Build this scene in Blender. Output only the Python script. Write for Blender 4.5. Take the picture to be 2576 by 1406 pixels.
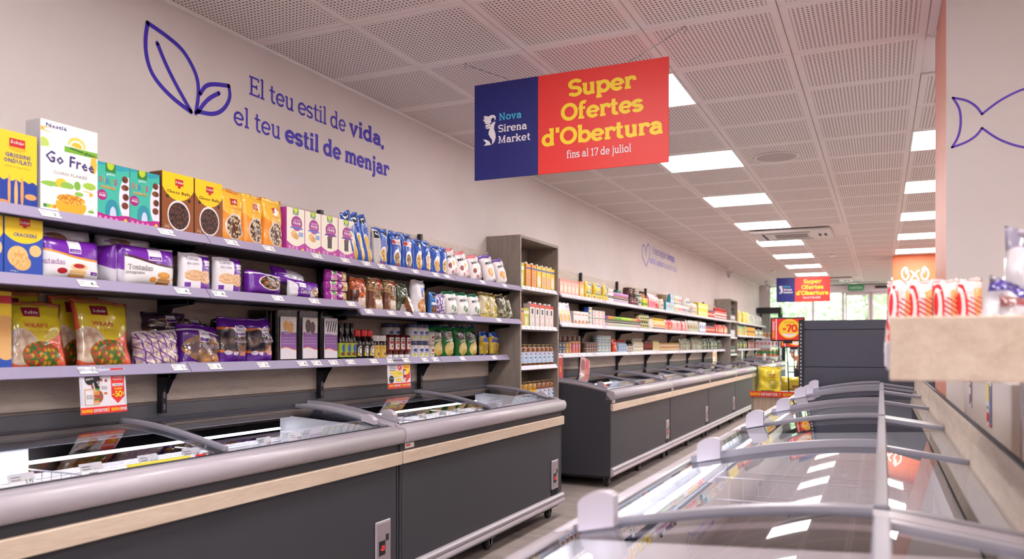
import bpy, bmesh, math, random
from mathutils import Vector, Matrix, noise
PI = math.pi
random.seed(7)
for o in list(bpy.data.objects): bpy.data.objects.remove(o)
SC = bpy.context.scene
COL = SC.collection

# ------------------------------------------------------------------ camera, world, sun, exposure
CAMH, CEIL = 1.22, 2.72
cam_d = bpy.data.cameras.new('camera'); cam = bpy.data.objects.new('camera', cam_d); COL.objects.link(cam)
cam.location = (0, 0, CAMH); cam.rotation_euler = (PI/2, 0, math.radians(24.72))
cam_d.sensor_fit = 'HORIZONTAL'; cam_d.sensor_width = 36.0; cam_d.lens = 36.0*2020/2576
cam_d.shift_y = 165.0/2576; cam_d.clip_start = 0.05; cam_d.clip_end = 200
cam_d.dof.use_dof = True; cam_d.dof.focus_distance = 4.3; cam_d.dof.aperture_fstop = 2.8
SC.camera = cam
SC.view_settings.view_transform = 'Standard'; SC.view_settings.look = 'None'
SC.view_settings.gamma = 1.0; SC.view_settings.use_curve_mapping = False
SC.view_settings.exposure = -0.12
SC.cycles.max_bounces = 7; SC.cycles.diffuse_bounces = 4; SC.cycles.glossy_bounces = 4
SC.cycles.transparent_max_bounces = 10; SC.cycles.transmission_bounces = 4
SC.cycles.caustics_reflective = False; SC.cycles.caustics_refractive = False
SC.cycles.sample_clamp_indirect = 6.0; SC.cycles.blur_glossy = 1.0
W = bpy.data.worlds.new('world'); SC.world = W; W.use_nodes = True
wn = W.node_tree.nodes; wl = W.node_tree.links
sky = wn.new('ShaderNodeTexSky'); sky.sky_type = 'NISHITA'; sky.sun_elevation = math.radians(52); sky.sun_rotation = math.radians(150)
sky.sun_disc = False; sky.air_density = 1.4; sky.dust_density = 1.6
wn['Background'].inputs[1].default_value = 1.1
wl.new(sky.outputs[0], wn['Background'].inputs[0])
sun_d = bpy.data.lights.new('sun', 'SUN'); sun_d.energy = 16.0; sun_d.angle = 0.02; sun_d.color = (1, .95, .86)
sun = bpy.data.objects.new('sun', sun_d); COL.objects.link(sun)
sun.rotation_euler = (math.radians(42), 0, math.radians(20)); sun.location = (0, 30, 20)

# ------------------------------------------------------------------ colours and materials
def lin(h):
    if isinstance(h, tuple): return h
    h = h.lstrip('#'); v = [int(h[i:i+2], 16)/255 for i in (0, 2, 4)]
    return tuple(c/12.92 if c <= .04045 else ((c+.055)/1.055)**2.4 for c in v)
MATS = {}
def mat(name, color='888888', rough=.5, metal=0., spec=.5, coat=0., emit=None, es=1., alpha=None):
    if name in MATS: return MATS[name]
    m = bpy.data.materials.new(name); m.use_nodes = True; b = m.node_tree.nodes['Principled BSDF']
    b.inputs['Base Color'].default_value = (*lin(color), 1); b.inputs['Roughness'].default_value = rough
    b.inputs['Metallic'].default_value = metal; b.inputs['Specular IOR Level'].default_value = spec
    b.inputs['Coat Weight'].default_value = coat; b.inputs['Coat Roughness'].default_value = .08
    if emit:
        b.inputs['Emission Color'].default_value = (*lin(emit), 1); b.inputs['Emission Strength'].default_value = es
    if alpha is not None: b.inputs['Alpha'].default_value = alpha
    MATS[name] = m; return m
class NT:
    """tiny helper to write math node graphs"""
    def __init__(s, m): s.t = m.node_tree; s.n = s.t.nodes; s.l = s.t.links
    def inp(s, sock, v):
        if hasattr(v, 'is_linked') or isinstance(v, bpy.types.NodeSocket): s.l.new(v, sock)
        else: sock.default_value = v
    def m(s, op, a, b=0., c=None):
        n = s.n.new('ShaderNodeMath'); n.operation = op; s.inp(n.inputs[0], a); s.inp(n.inputs[1], b)
        if c is not None: s.inp(n.inputs[2], c)
        return n.outputs[0]
    def mix(s, f, a, b):
        n = s.n.new('ShaderNodeMix'); n.data_type = 'RGBA'; s.inp(n.inputs[0], f)
        for i, v in ((6, a), (7, b)):
            if isinstance(v, bpy.types.NodeSocket): s.l.new(v, n.inputs[i])
            else: n.inputs[i].default_value = (*lin(v), 1)
        return n.outputs[2]
    def node(s, t, **k):
        n = s.n.new(t)
        for a, v in k.items(): setattr(n, a, v)
        return n
def wood(name, c1, c2, scale=(1, 9, 9), rough=.55, bump=.15):
    if name in MATS: return MATS[name]
    m = mat(name, c1, rough, spec=.3); k = NT(m); bs = k.n['Principled BSDF']
    tc = k.node('ShaderNodeTexCoord'); mp = k.node('ShaderNodeMapping'); mp.inputs['Scale'].default_value = scale
    oi = k.node('ShaderNodeObjectInfo'); k.l.new(tc.outputs['Object'], mp.inputs[0])
    loc = k.node('ShaderNodeCombineXYZ'); r = k.m('MULTIPLY', oi.outputs['Random'], 13.); k.l.new(r, loc.inputs[0]); k.l.new(r, loc.inputs[1]); k.l.new(loc.outputs[0], mp.inputs['Location'])
    n1 = k.node('ShaderNodeTexNoise'); n1.inputs['Scale'].default_value = 3.; n1.inputs['Detail'].default_value = 7; n1.inputs['Roughness'].default_value = .65; n1.inputs['Distortion'].default_value = .8
    k.l.new(mp.outputs[0], n1.inputs['Vector'])
    n2 = k.node('ShaderNodeTexNoise'); n2.inputs['Scale'].default_value = 22.; n2.inputs['Detail'].default_value = 4; k.l.new(mp.outputs[0], n2.inputs['Vector'])
    f = k.m('ADD', k.m('MULTIPLY', n1.outputs[0], .75), k.m('MULTIPLY', n2.outputs[0], .35))
    mr = k.node('ShaderNodeMapRange'); k.l.new(f, mr.inputs[0]); mr.inputs[1].default_value = .38; mr.inputs[2].default_value = .72
    k.l.new(k.mix(mr.outputs[0], c2, c1), bs.inputs['Base Color'])
    bp = k.node('ShaderNodeBump'); bp.inputs['Strength'].default_value = bump; bp.inputs['Distance'].default_value = .002
    k.l.new(f, bp.inputs['Height']); k.l.new(bp.outputs[0], bs.inputs['Normal'])
    return m
def speckle(name, c1, c2, scale=40, rough=.5, bump=0., metal=0., stretch=(1, 1, 1), spec=.5, lo=.35, hi=.65):
    m = mat(name, c1, rough, metal=metal, spec=spec); k = NT(m); bs = k.n['Principled BSDF']
    tc = k.node('ShaderNodeTexCoord'); mp = k.node('ShaderNodeMapping'); mp.inputs['Scale'].default_value = stretch
    k.l.new(tc.outputs['Object'], mp.inputs[0]); n = k.node('ShaderNodeTexNoise'); n.inputs['Scale'].default_value = scale; n.inputs['Detail'].default_value = 6
    k.l.new(mp.outputs[0], n.inputs['Vector']); mr = k.node('ShaderNodeMapRange'); k.l.new(n.outputs[0], mr.inputs[0]); mr.inputs[1].default_value = lo; mr.inputs[2].default_value = hi
    k.l.new(k.mix(mr.outputs[0], c1, c2), bs.inputs['Base Color'])
    if bump:
        bp = k.node('ShaderNodeBump'); bp.inputs['Strength'].default_value = bump; bp.inputs['Distance'].default_value = .003
        k.l.new(n.outputs[0], bp.inputs['Height']); k.l.new(bp.outputs[0], bs.inputs['Normal'])
    return m
def thin_glass(name, tint='eef2f6', ior=1.45, rough=.02, refl=1.):
    if name in MATS: return MATS[name]
    m = bpy.data.materials.new(name); m.use_nodes = True; k = NT(m); k.n.remove(k.n['Principled BSDF'])
    tr = k.node('ShaderNodeBsdfTransparent'); tr.inputs[0].default_value = (*lin(tint), 1)
    gl = k.node('ShaderNodeBsdfGlossy'); gl.inputs['Roughness'].default_value = rough
    fr = k.node('ShaderNodeFresnel'); ge = k.node('ShaderNodeNewGeometry')      # the same reflectance from both sides of the pane
    k.l.new(k.m('ADD', k.m('MULTIPLY', ge.outputs['Backfacing'], 1/ior-ior), ior), fr.inputs[0])
    mx = k.node('ShaderNodeMixShader'); k.l.new(k.m('MULTIPLY', fr.outputs[0], refl), mx.inputs[0]); k.l.new(tr.outputs[0], mx.inputs[1]); k.l.new(gl.outputs[0], mx.inputs[2])
    k.l.new(mx.outputs[0], k.n['Material Output'].inputs[0]); MATS[name] = m; return m

# ------------------------------------------------------------------ mesh builder
class MB:
    def __init__(s): s.v = []; s.f = []; s.m = []; s.uv = {}; s.smooth = set()
    def vert(s, p): s.v.append(tuple(p)); return len(s.v)-1
    def face(s, idx, m=0, uv=None, sm=False):
        s.f.append(tuple(idx)); s.m.append(m)
        if uv: s.uv[len(s.f)-1] = uv
        if sm: s.smooth.add(len(s.f)-1)
    def quad(s, a, b, c, d, m=0, uv=None):
        i = len(s.v); s.v += [tuple(a), tuple(b), tuple(c), tuple(d)]; s.face((i, i+1, i+2, i+3), m, uv)
    def box(s, x0, x1, y0, y1, z0, z1, m=0, b=0.):
        if b <= 0:
            i = len(s.v)
            s.v += [(x0,y0,z0),(x1,y0,z0),(x1,y1,z0),(x0,y1,z0),(x0,y0,z1),(x1,y0,z1),(x1,y1,z1),(x0,y1,z1)]
            for q in ((0,3,2,1),(4,5,6,7),(0,1,5,4),(1,2,6,5),(2,3,7,6),(3,0,4,7)): s.face([i+k for k in q], m)
            return
        b = min(b, .45*min(x1-x0, y1-y0, z1-z0)); i0 = len(s.v)
        xs, ys, zs = (x0, x1), (y0, y1), (z0, z1); ids = {}
        for a in (0, 1):
            for c in (0, 1):
                for d in (0, 1):
                    p = (xs[a], ys[c], zs[d]); sg = (1-2*a, 1-2*c, 1-2*d)
                    for ax in range(3):
                        q = [p[k]+(0 if k == ax else sg[k]*b) for k in range(3)]
                        ids[(a, c, d, ax)] = s.vert(q)
        def F(l): s.face(l, m)
        for ax in range(3):
            o1, o2 = [k for k in range(3) if k != ax]
            for e in (0, 1):
                l = []
                for (p, q) in ((0,0),(1,0),(1,1),(0,1)):
                    key = [0,0,0]; key[ax] = e; key[o1] = p; key[o2] = q; l.append(ids[(*key, ax)])
                if (e == 0) ^ (ax == 1): l.reverse()
                F(l)
        for ax in range(3):           # edges along ax
            o1, o2 = [k for k in range(3) if k != ax]
            for p in (0, 1):
                for q in (0, 1):
                    k0 = [0,0,0]; k0[o1] = p; k0[o2] = q; k1 = list(k0); k1[ax] = 1
                    l = [ids[(*k0, o1)], ids[(*k1, o1)], ids[(*k1, o2)], ids[(*k0, o2)]]
                    if (p ^ q) ^ (ax == 1): l.reverse()
                    F(l)
        for a in (0, 1):
            for c in (0, 1):
                for d in (0, 1):
                    l = [ids[(a, c, d, k)] for k in range(3)]
                    if (a+c+d) % 2 == 0: l.reverse()
                    F(l)
    def lathe(s, prof, n=18, c=(0, 0), m=0, sx=1., sy=1., a0=0., a1=2*PI, cap=True, ms=None, sm=True):
        full = abs(a1-a0-2*PI) < 1e-6; k = n if full else n+1; i0 = len(s.v)
        for (r, z) in prof:
            for j in range(k):
                a = a0+(a1-a0)*j/n; s.v.append((c[0]+r*math.cos(a)*sx, c[1]+r*math.sin(a)*sy, z))
        for i in range(len(prof)-1):
            for j in range(n):
                j2 = (j+1) % k; mm = ms[i] if ms else m
                s.face((i0+i*k+j, i0+i*k+j2, i0+(i+1)*k+j2, i0+(i+1)*k+j), mm, sm=sm)
        if cap and full:
            s.face([i0+j for j in range(k)][::-1], ms[0] if ms else m)
            s.face([i0+(len(prof)-1)*k+j for j in range(k)], ms[-1] if ms else m)
    def tube(s, pts, r, n=6, m=0, closed=False, flat=1.):
        i0 = len(s.v); P = [Vector(p) for p in pts]; L = len(P)
        for i, p in enumerate(P):
            t = (P[(i+1) % L]-P[i-1]) if closed else (P[min(i+1, L-1)]-P[max(i-1, 0)])
            t.normalize(); up = Vector((0, 0, 1)) if abs(t.z) < .9 else Vector((1, 0, 0))
            a = t.cross(up).normalized(); b = a.cross(t).normalized()
            for j in range(n):
                an = 2*PI*j/n; s.v.append(tuple(p+a*r*math.cos(an)+b*r*math.sin(an)*flat))
        for i in range(L if closed else L-1):
            i2 = (i+1) % L
            for j in range(n):
                j2 = (j+1) % n; s.face((i0+i*n+j, i0+i*n+j2, i0+i2*n+j2, i0+i2*n+j), m, sm=n > 5)
        if not closed:
            s.face([i0+j for j in range(n)][::-1], m); s.face([i0+(L-1)*n+j for j in range(n)], m)
    def extrude_y(s, prof, y0, y1, m=0, closed=True, sm=False, caps=True):
        """profile of (x,z) points extruded along y"""
        i0 = len(s.v); n = len(prof)
        for y in (y0, y1):
            for (x, z) in prof: s.v.append((x, y, z))
        for i in range(n if closed else n-1):
            j = (i+1) % n; s.face((i0+i, i0+j, i0+n+j, i0+n+i), m, sm=sm)
        if closed and caps:
            s.face([i0+i for i in range(n)][::-1], m); s.face([i0+n+i for i in range(n)], m)
    def poly(s, pts, m=0): s.face([s.vert(p) for p in pts], m)
    def add2d(s, verts, faces, fn, m=0):
        i0 = len(s.v); s.v += [tuple(fn(x, y)) for x, y in verts]
        for f in faces: s.face([i0+k for k in f], m)
    def mesh(s, name, mats):
        me = bpy.data.meshes.new(name); me.from_pydata(s.v, [], s.f)
        for mm in (mats if isinstance(mats, (list, tuple)) else [mats]): me.materials.append(mm)
        me.polygons.foreach_set('material_index', s.m)
        if s.smooth: me.polygons.foreach_set('use_smooth', [i in s.smooth for i in range(len(s.f))])
        if s.uv:
            ul = me.uv_layers.new(name='uv')
            data = [(-1., -1.)]*len(me.loops)
            for p in me.polygons:
                u = s.uv.get(p.index)
                if u:
                    for k, li in enumerate(p.loop_indices): data[li] = u[k]
            ul.data.foreach_set('uv', [c for d in data for c in d])
        me.update(); return me
    def build(s, name, mats, parent=None, loc=(0, 0, 0), rot=(0, 0, 0)):
        o = bpy.data.objects.new(name, s.mesh(name, mats)); COL.objects.link(o)
        o.location = loc; o.rotation_euler = rot
        if parent is not None: o.parent = parent
        return o
def tag(o, label=None, cat=None, group=None, kind=None):
    if label: o['label'] = label
    if cat: o['category'] = cat
    if group: o['group'] = group
    if kind: o['kind'] = kind
    return o
def empty(name, loc=(0, 0, 0), rz=0., label=None, cat=None, group=None):
    o = bpy.data.objects.new(name, None); COL.objects.link(o); o.location = loc; o.rotation_euler = (0, 0, rz)
    o.empty_display_size = .05
    return tag(o, label, cat, group)
def inst(name, me, parent=None, loc=(0, 0, 0), rot=(0, 0, 0)):
    o = bpy.data.objects.new(name, me); COL.objects.link(o); o.location = loc; o.rotation_euler = rot
    if parent is not None: o.parent = parent
    return o
CH = {}
def copy_tree(o, parent=None):
    c = o.copy(); COL.objects.link(c); c.parent = parent
    for ch in o.children: copy_tree(ch, c)
    return c
ORD = ['first', 'second', 'third', 'fourth', 'fifth', 'sixth', 'seventh', 'eighth', 'ninth', 'tenth', 'eleventh', 'twelfth', 'thirteenth', 'fourteenth', 'fifteenth', 'sixteenth', 'seventeenth', 'eighteenth', 'nineteenth', 'twentieth', 'twenty-first', 'twenty-second', 'twenty-third', 'twenty-fourth', 'twenty-fifth', 'twenty-sixth', 'twenty-seventh', 'twenty-eighth']
NUM = ['zero', 'one', 'two', 'three', 'four', 'five', 'six', 'seven', 'eight', 'nine', 'ten', 'eleven', 'twelve', 'thirteen', 'fourteen', 'fifteen', 'sixteen', 'seventeen', 'eighteen', 'nineteen', 'twenty', 'twenty-one', 'twenty-two', 'twenty-three', 'twenty-four', 'twenty-five', 'twenty-six']

# ------------------------------------------------------------------ lettering
def arc(cx, cy, rx, ry, a0, a1, n=14):
    return [(cx+rx*math.cos(math.radians(a0+(a1-a0)*i/n)), cy+ry*math.sin(math.radians(a0+(a1-a0)*i/n))) for i in range(n+1)]
def ribbon(pts, w, closed=False):
    L = len(pts); V = []; F = []
    for i, p in enumerate(pts):
        if closed: a, b = pts[i-1], pts[(i+1) % L]
        else: a, b = pts[max(i-1, 0)], pts[min(i+1, L-1)]
        d1 = (p[0]-a[0], p[1]-a[1]); d2 = (b[0]-p[0], b[1]-p[1])
        l1 = math.hypot(*d1) or 1e-9; l2 = math.hypot(*d2) or 1e-9
        if l1 < 1e-8: d1, l1 = d2, l2
        if l2 < 1e-8: d2, l2 = d1, l1
        t = (d1[0]/l1+d2[0]/l2, d1[1]/l1+d2[1]/l2); lt = math.hypot(*t) or 1e-9; nx, ny = -t[1]/lt, t[0]/lt
        cs = max(.55, abs((nx*-d1[1]+ny*d1[0])/l1)); k = w/2/cs
        V += [(p[0]+nx*k, p[1]+ny*k), (p[0]-nx*k, p[1]-ny*k)]
    for i in range(L if closed else L-1):
        j = (i+1) % L; F.append((2*i, 2*i+1, 2*j+1, 2*j))
    return V, F
def slab_glyph(ch, w, t):
    X, C, A, b = 500-t/2, 700-t/2, 740-t/2, t/2
    R = []                                     # (points, thickness, closed)
    def st(*p, k=w): R.append((list(p), k, False))
    def h(x0, x1, y, k=t): R.append(([(x0, y), (x1, y)], k, False))
    def el(cx, cy, rx, ry, k=w): R.append((arc(cx, cy, rx, ry, 0, 360, 24)[:-1], k, True))
    def ar(*a, k=w): R.append((arc(*a), k, False))
    r = w/2
    def dot(x, y): R.append(([(x-.55*w, y), (x+.55*w, y)], 1.1*w, False))
    adv = 500
    if ch == 'a':
        ar(240, 330, 150, X-330, 165, 0); st((390, 330), (390, b+20)); h(390-r, 490, b); ar(235, 165, 150, 165-b, 75, 330); h(225, 390, 165*2-b-5, k=t*.9); adv = 510
    elif ch == 'b': st((120, 0), (120, 740)); h(20, 120, A); ar(300, 250, 175, X-250, 150, -150); adv = 530
    elif ch == 'c': ar(255, 250, 190, X-250, 40, 320); adv = 470
    elif ch == 'd': ar(235, 250, 175, X-250, 30, 330); st((400, 0), (400, 740)); h(290, 400, A); h(400, 500, b); adv = 530
    elif ch == 'e': ar(255, 250, 190, X-250, 0, 322, 20); h(70, 440, 250); adv = 500
    elif ch == 'f': st((130, 0), (130, 580)); ar(255, 580, 125, A-580, 180, 55); h(30, 300, X); h(30, 260, b); adv = 340
    elif ch == 'g': el(230, 330, 150, X-330); ar(240, -60, 180, 110, 0, 360); h(230, 460, X); st((110, 210), (150, 60)); adv = 480
    elif ch == 'i': st((130, 0), (130, 500)); h(30, 130, X); h(30, 230, b); dot(120, 640); adv = 260
    elif ch == 'j': st((150, 500), (150, -90)); ar(50, -90, 100, 90, 0, -110); h(50, 150, X); dot(145, 640); adv = 265
    elif ch == 'k': st((120, 0), (120, 740)); h(20, 120, A); h(20, 220, b); st((140, 190), (390, X)); st((230, 280), (430, b)); h(290, 480, X); h(340, 530, b); adv = 530
    elif ch == 'l': st((130, 0), (130, 740)); h(30, 130, A); h(30, 230, b); adv = 260
    elif ch in 'nmh':
        st((120, 0), (120, 740 if ch == 'h' else 500)); h(20, 120, A if ch == 'h' else X); h(20, 220, b)
        xs = [120, 380] if ch != 'm' else [120, 370, 620]
        for i in range(len(xs)-1):
            m_ = (xs[i]+xs[i+1])/2; q = (xs[i+1]-xs[i])/2
            ar(m_, 340, q, X-340, 160, 0); st((xs[i+1], 345), (xs[i+1], 0)); h(xs[i+1]-90, xs[i+1]+100, b)
        adv = xs[-1]+115
    elif ch == 'o': el(260, 250, 195, X-250); adv = 520
    elif ch == 'p': st((120, -200), (120, 500)); h(20, 120, X); h(20, 230, -200+b); ar(300, 250, 175, X-250, 150, -150); adv = 530
    elif ch == 'r': st((120, 0), (120, 500)); h(20, 120, X); h(20, 240, b); ar(270, 300, 150, X-300, 170, 45); st((372, X-20), (378, X-130), k=w*.8); adv = 390
    elif ch in 'sS':
        T_, m_ = (X, 250) if ch == 's' else (C, 350); q = 150 if ch == 's' else 195; cx = q+45
        R.append((arc(cx, (T_+m_)/2, q, (T_-m_)/2, 25, 270)+arc(cx, (m_+b)/2, q, (m_-b)/2, 90, -155)[1:], w, False))
        st((cx+q*.92, T_+b*.2), (cx+q*.92, T_-.28*(T_-m_)*1.2), k=w*.7); st((cx-q*.92, b*.8), (cx-q*.92, b+.34*(m_-b)), k=w*.7); adv = 2*q+100
    elif ch == 't': st((150, 650), (150, 130)); ar(250, 130, 100, 130-b, 180, 310); h(30, 310, X); adv = 345
    elif ch == 'u': st((120, 500), (120, 170)); ar(250, 170, 130, 170-b, 180, 350); st((390, 0), (390, 500)); h(20, 120, X); h(290, 390, X); h(390, 480, b); adv = 510
    elif ch == 'v': st((90, X), (240, 10), (390, X)); h(10, 190, X); h(300, 480, X); adv = 490
    elif ch == 'w': st((80, X), (190, 10), (310, X), (430, 10), (540, X)); h(10, 170, X); h(460, 620, X); adv = 630
    elif ch == 'y': st((90, X), (240, 40)); st((390, X), (180, -190+b), (60, -190+b)); h(10, 190, X); h(300, 480, X); adv = 490
    elif ch == 'E': st((150, 0), (150, 700)); h(40, 500, C); h(150, 400, 350); h(40, 520, b); st((490, C), (490, 560), k=t); st((510, b), (510, 150), k=t); st((400, 430), (400, 270), k=t); adv = 565
    elif ch == 'F': st((150, 0), (150, 700)); h(40, 500, C); h(150, 400, 350); h(40, 280, b); st((490, C), (490, 540), k=t); st((400, 430), (400, 270), k=t); adv = 540
    elif ch == 'L': st((150, 0), (150, 700)); h(40, 270, C); h(40, 500, b); st((490, b), (490, 170), k=t); adv = 540
    elif ch == 'O': el(330, 350, 270, C-350); adv = 660
    elif ch == 'C': ar(330, 350, 270, C-350, 45, 315, 20); adv = 600
    elif ch == 'G': ar(330, 350, 270, C-350, 45, 330, 20); h(380, 640, 310); st((560, 310), (560, 60)); adv = 660
    elif ch == 'N': st((150, 0), (150, 700), k=w*.8); st((150, C), (540, 20)); st((540, 0), (540, 700), k=w*.8); h(40, 160, C); h(40, 260, b); h(430, 640, C); adv = 680
    elif ch == 'M': st((140, 0), (160, 700), k=w*.85); st((160, C), (390, 60), (620, C), k=w*.9); st((640, 0), (620, 700)); h(40, 160, C); h(40, 240, b); h(620, 740, C); h(540, 740, b); adv = 780
    elif ch == 'P': st((150, 0), (150, 700)); h(40, 330, C); ar(330, (C+320)/2, 170, (C-320)/2, 90, -90); h(150, 330, 320); h(40, 280, b); adv = 550
    elif ch == 'B': st((150, 0), (150, 700)); h(40, 330, C); ar(330, (C+360)/2, 150, (C-360)/2, 90, -90); h(150, 340, 360); ar(340, (b+360)/2, 175, (360-b)/2, 90, -90); h(40, 340, b); adv = 580
    elif ch == 'R': st((150, 0), (150, 700)); h(40, 330, C); ar(330, (C+340)/2, 160, (C-340)/2, 90, -90); h(150, 330, 340); h(40, 270, b); st((320, 340), (500, b)); h(430, 600, b); adv = 610
    elif ch == 'D': st((150, 0), (150, 700)); h(40, 300, C); ar(300, 350, 280, C-350, 90, -90); h(40, 300, b); adv = 640
    elif ch == 'T': st((300, 0), (300, 700)); h(30, 570, C); st((50, C), (50, 530), k=t); st((550, C), (550, 530), k=t); h(190, 410, b); adv = 600
    elif ch == 'U': st((150, 700), (150, 240)); ar(330, 240, 180, 240-b, 180, 360); st((510, 240), (510, 700)); h(40, 260, C); h(400, 620, C); adv = 660
    elif ch == 'V': st((110, C), (320, 20), (530, C)); h(20, 230, C); h(420, 620, C); adv = 640
    elif ch == 'A': st((120, b), (320, 680), (520, b)); h(200, 440, 240); h(20, 230, b); h(410, 620, b); adv = 640
    elif ch == 'I': st((150, 0), (150, 700)); h(40, 260, C); h(40, 260, b); adv = 300
    elif ch == '1': st((200, 0), (200, 700)); st((200, 660), (60, 560), k=w*.8); h(60, 330, b); adv = 370
    elif ch == '2': R.append((arc(235, 520, 170, C-520, 170, -30)+[(90, b+20)], w, False)); h(60, 430, b); adv = 480
    elif ch == '4': st((350, 0), (350, 700)); st((330, 680), (60, 200), k=w*.8); h(40, 470, 200); adv = 510
    elif ch == '5': h(90, 410, C); st((120, C), (105, 400), k=w*.8); ar(220, 225, 190, 225-b, 120, -150, 18); adv = 470
    elif ch == '6': el(250, 220, 180, 220-b); ar(330, 330, 260, C-330, 95, 190); adv = 490
    elif ch == '7': h(40, 450, C); st((430, C), (180, 0)); st((60, C), (60, 540), k=t); adv = 470
    elif ch == '8': el(240, 520, 150, C-520); el(240, 195, 180, 195-b); adv = 480
    elif ch == '9': el(240, 480, 180, C-480); ar(160, 370, 260, 370-b, -85, 10); adv = 490
    elif ch == '3': ar(220, 520, 160, C-520, 150, -80); ar(220, 190, 180, 190-b, 80, -150); adv = 460
    elif ch == '0': el(260, 350, 200, C-350); adv = 520
    elif ch == '%': el(150, 550, 90, 110, k=w*.6); el(480, 150, 90, 110, k=w*.6); st((480, 690), (150, 10), k=w*.55); adv = 620
    elif ch == '-': h(40, 300, 280, k=w); adv = 340
    elif ch == "'": st((90, 740), (90, 520)); adv = 190
    elif ch == ',': st((100, 90), (60, -110)); adv = 200
    elif ch == '.': st((90, 0), (90, w)); adv = 190
    elif ch == '!': st((120, 740), (120, 240)); st((120, 120), (120, 0)); adv = 240
    elif ch == ' ': adv = 220
    elif ch == '|': adv = 60
    return R, adv
TC = {}
def slab(s, bold=False, w=None, tight=0):
    key = ('slab', s, bold, w)
    if key in TC: return TC[key]
    w = w or (128 if bold else 66); t = w*(.72 if bold else .8); V = []; F = []; LY = []; x = 0.; zig = 0
    for ch in s:
        R, adv = slab_glyph(ch, w, t)
        for pts, k, cl in R:
            v, f = ribbon(pts, k, cl); i0 = len(V); V += [((p[0]+x)/700, p[1]/700) for p in v]; F += [tuple(i0+q for q in g) for g in f]; LY += [zig]*len(v); zig = (zig+1) % 7
        x += adv+(8 if bold else -6)
    TC[key] = (V, F, x/700, LY); return TC[key]
def sans(s, bold=False):
    key = ('sans', s, bold)
    if key in TC: return TC[key]
    cu = bpy.data.curves.new('t', 'FONT'); cu.body = s; cu.size = 1.37; cu.resolution_u = 1
    cu.fill_mode = 'FRONT'
    if bold: cu.offset = .022; cu.space_character = 1.06
    o = bpy.data.objects.new('t', cu); me = o.to_mesh()
    V = [(v.co.x, v.co.y) for v in me.vertices]; F = [tuple(p.vertices) for p in me.polygons]
    o.to_mesh_clear(); bpy.data.objects.remove(o); bpy.data.curves.remove(cu)
    wd = max([v[0] for v in V] or [1]); TC[key] = (V, F, wd); return TC[key]
def put_text(mb, txt, x, y, h, fn, m=0, width=None, center=False, right=False, slant=0., rot=0.):
    """txt = (V,F,w) normalised to cap height 1; fn maps local 2-D to 3-D"""
    V, F, wd = txt[:3]; sx = h; LY = txt[3] if len(txt) > 3 else None
    if width: sx = width/wd
    W_ = wd*sx; ox = x-(W_/2 if center else W_ if right else 0)
    cr, sr = math.cos(rot), math.sin(rot)
    def q(a, b):
        u, v = a*sx+b*h*slant, b*h
        if rot: u0 = u-W_/2; u, v = W_/2+u0*cr-v*sr, u0*sr+v*cr
        return fn(ox+u, y+v)
    if LY:                                       # each pen stroke lies a hair above the one before
        o = Vector(fn(x, y)); n_ = (Vector(fn(x+.001, y))-o).cross(Vector(fn(x, y+.001))-o).normalized()
        i0 = len(mb.v); mb.v += [tuple(Vector(q(a, b))+n_*(l*6e-5)) for (a, b), l in zip(V, LY)]
        for f in F: mb.face([i0+k_ for k_ in f], m)
        return
    mb.add2d(V, F, q, m)
# ================================================================== SETTING
XW = -2.83            # left wall
M_wall = speckle('wall_paint', 'dbd2d0', 'd7cdcb', 3, .85, 0.02, spec=.15)
M_black = mat('black_plastic', '15161c', .45); M_dark = mat('charcoal_lacquer', '404148', .55, spec=.35)
M_white = mat('white_plastic', 'f0eeee', .4); M_silver = mat('silver_aluminium', 'c5bfc6', .38, metal=.55)
M_steel = mat('steel', 'a9a9ab', .3, metal=.9); M_paper = mat('white_paper', 'f7f5f6', .6)
M_ink = mat('black_ink', '22242c', .6); M_gray = mat('grey_print', '8d8d95', .6)
M_red = mat('red_print', 'e5302b', .45); M_yel = mat('yellow_print', 'ffd92a', .45); M_blue = mat('navy_print', '151c6e', .45)
M_cyan = mat('cyan_print', '45b9de', .5); M_wprint = mat('white_print', 'f1e9ec', .5); M_orange = mat('orange_print', 'f08a24', .5)
M_purple = mat('violet_print', '3a1fb0', .6); M_violet2 = mat('pale_violet_print', 'a596dd', .6)
M_green = mat('green_print', '3f9b3a', .5)

# floor: large porcelain tiles, each its own piece
M_grout = mat('floor_grout', 'b8aca6', .8)
M_tile = speckle('floor_porcelain', 'b5a9a4', '968b87', 2.2, .38, .05, stretch=(.7, 3.5, 1), spec=.4)
fl = MB(); fl.box(-2.83, 6, -4, 21.4, -.06, -.004)
floor = fl.build('floor', M_grout); floor['kind'] = 'structure'
tb = MB(); tb.box(-.2985, .2985, -.5985, .5985, -.004, 0, b=.0015); tme = tb.mesh('floor_tile', M_tile)
nx = 0
for i in range(-2, 8):
    for j in range(0, 14):
        x = -2.222-.3+.6*(i+1)+.0; y = 4.18+1.2*(j-3)+(.6 if i % 2 else 0)
        if x < -2.6 or x > .6 and j > 2: continue
        if x-.3 < -2.84: continue
        inst('floor_tile', tme, floor, (x, y, 0))
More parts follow.
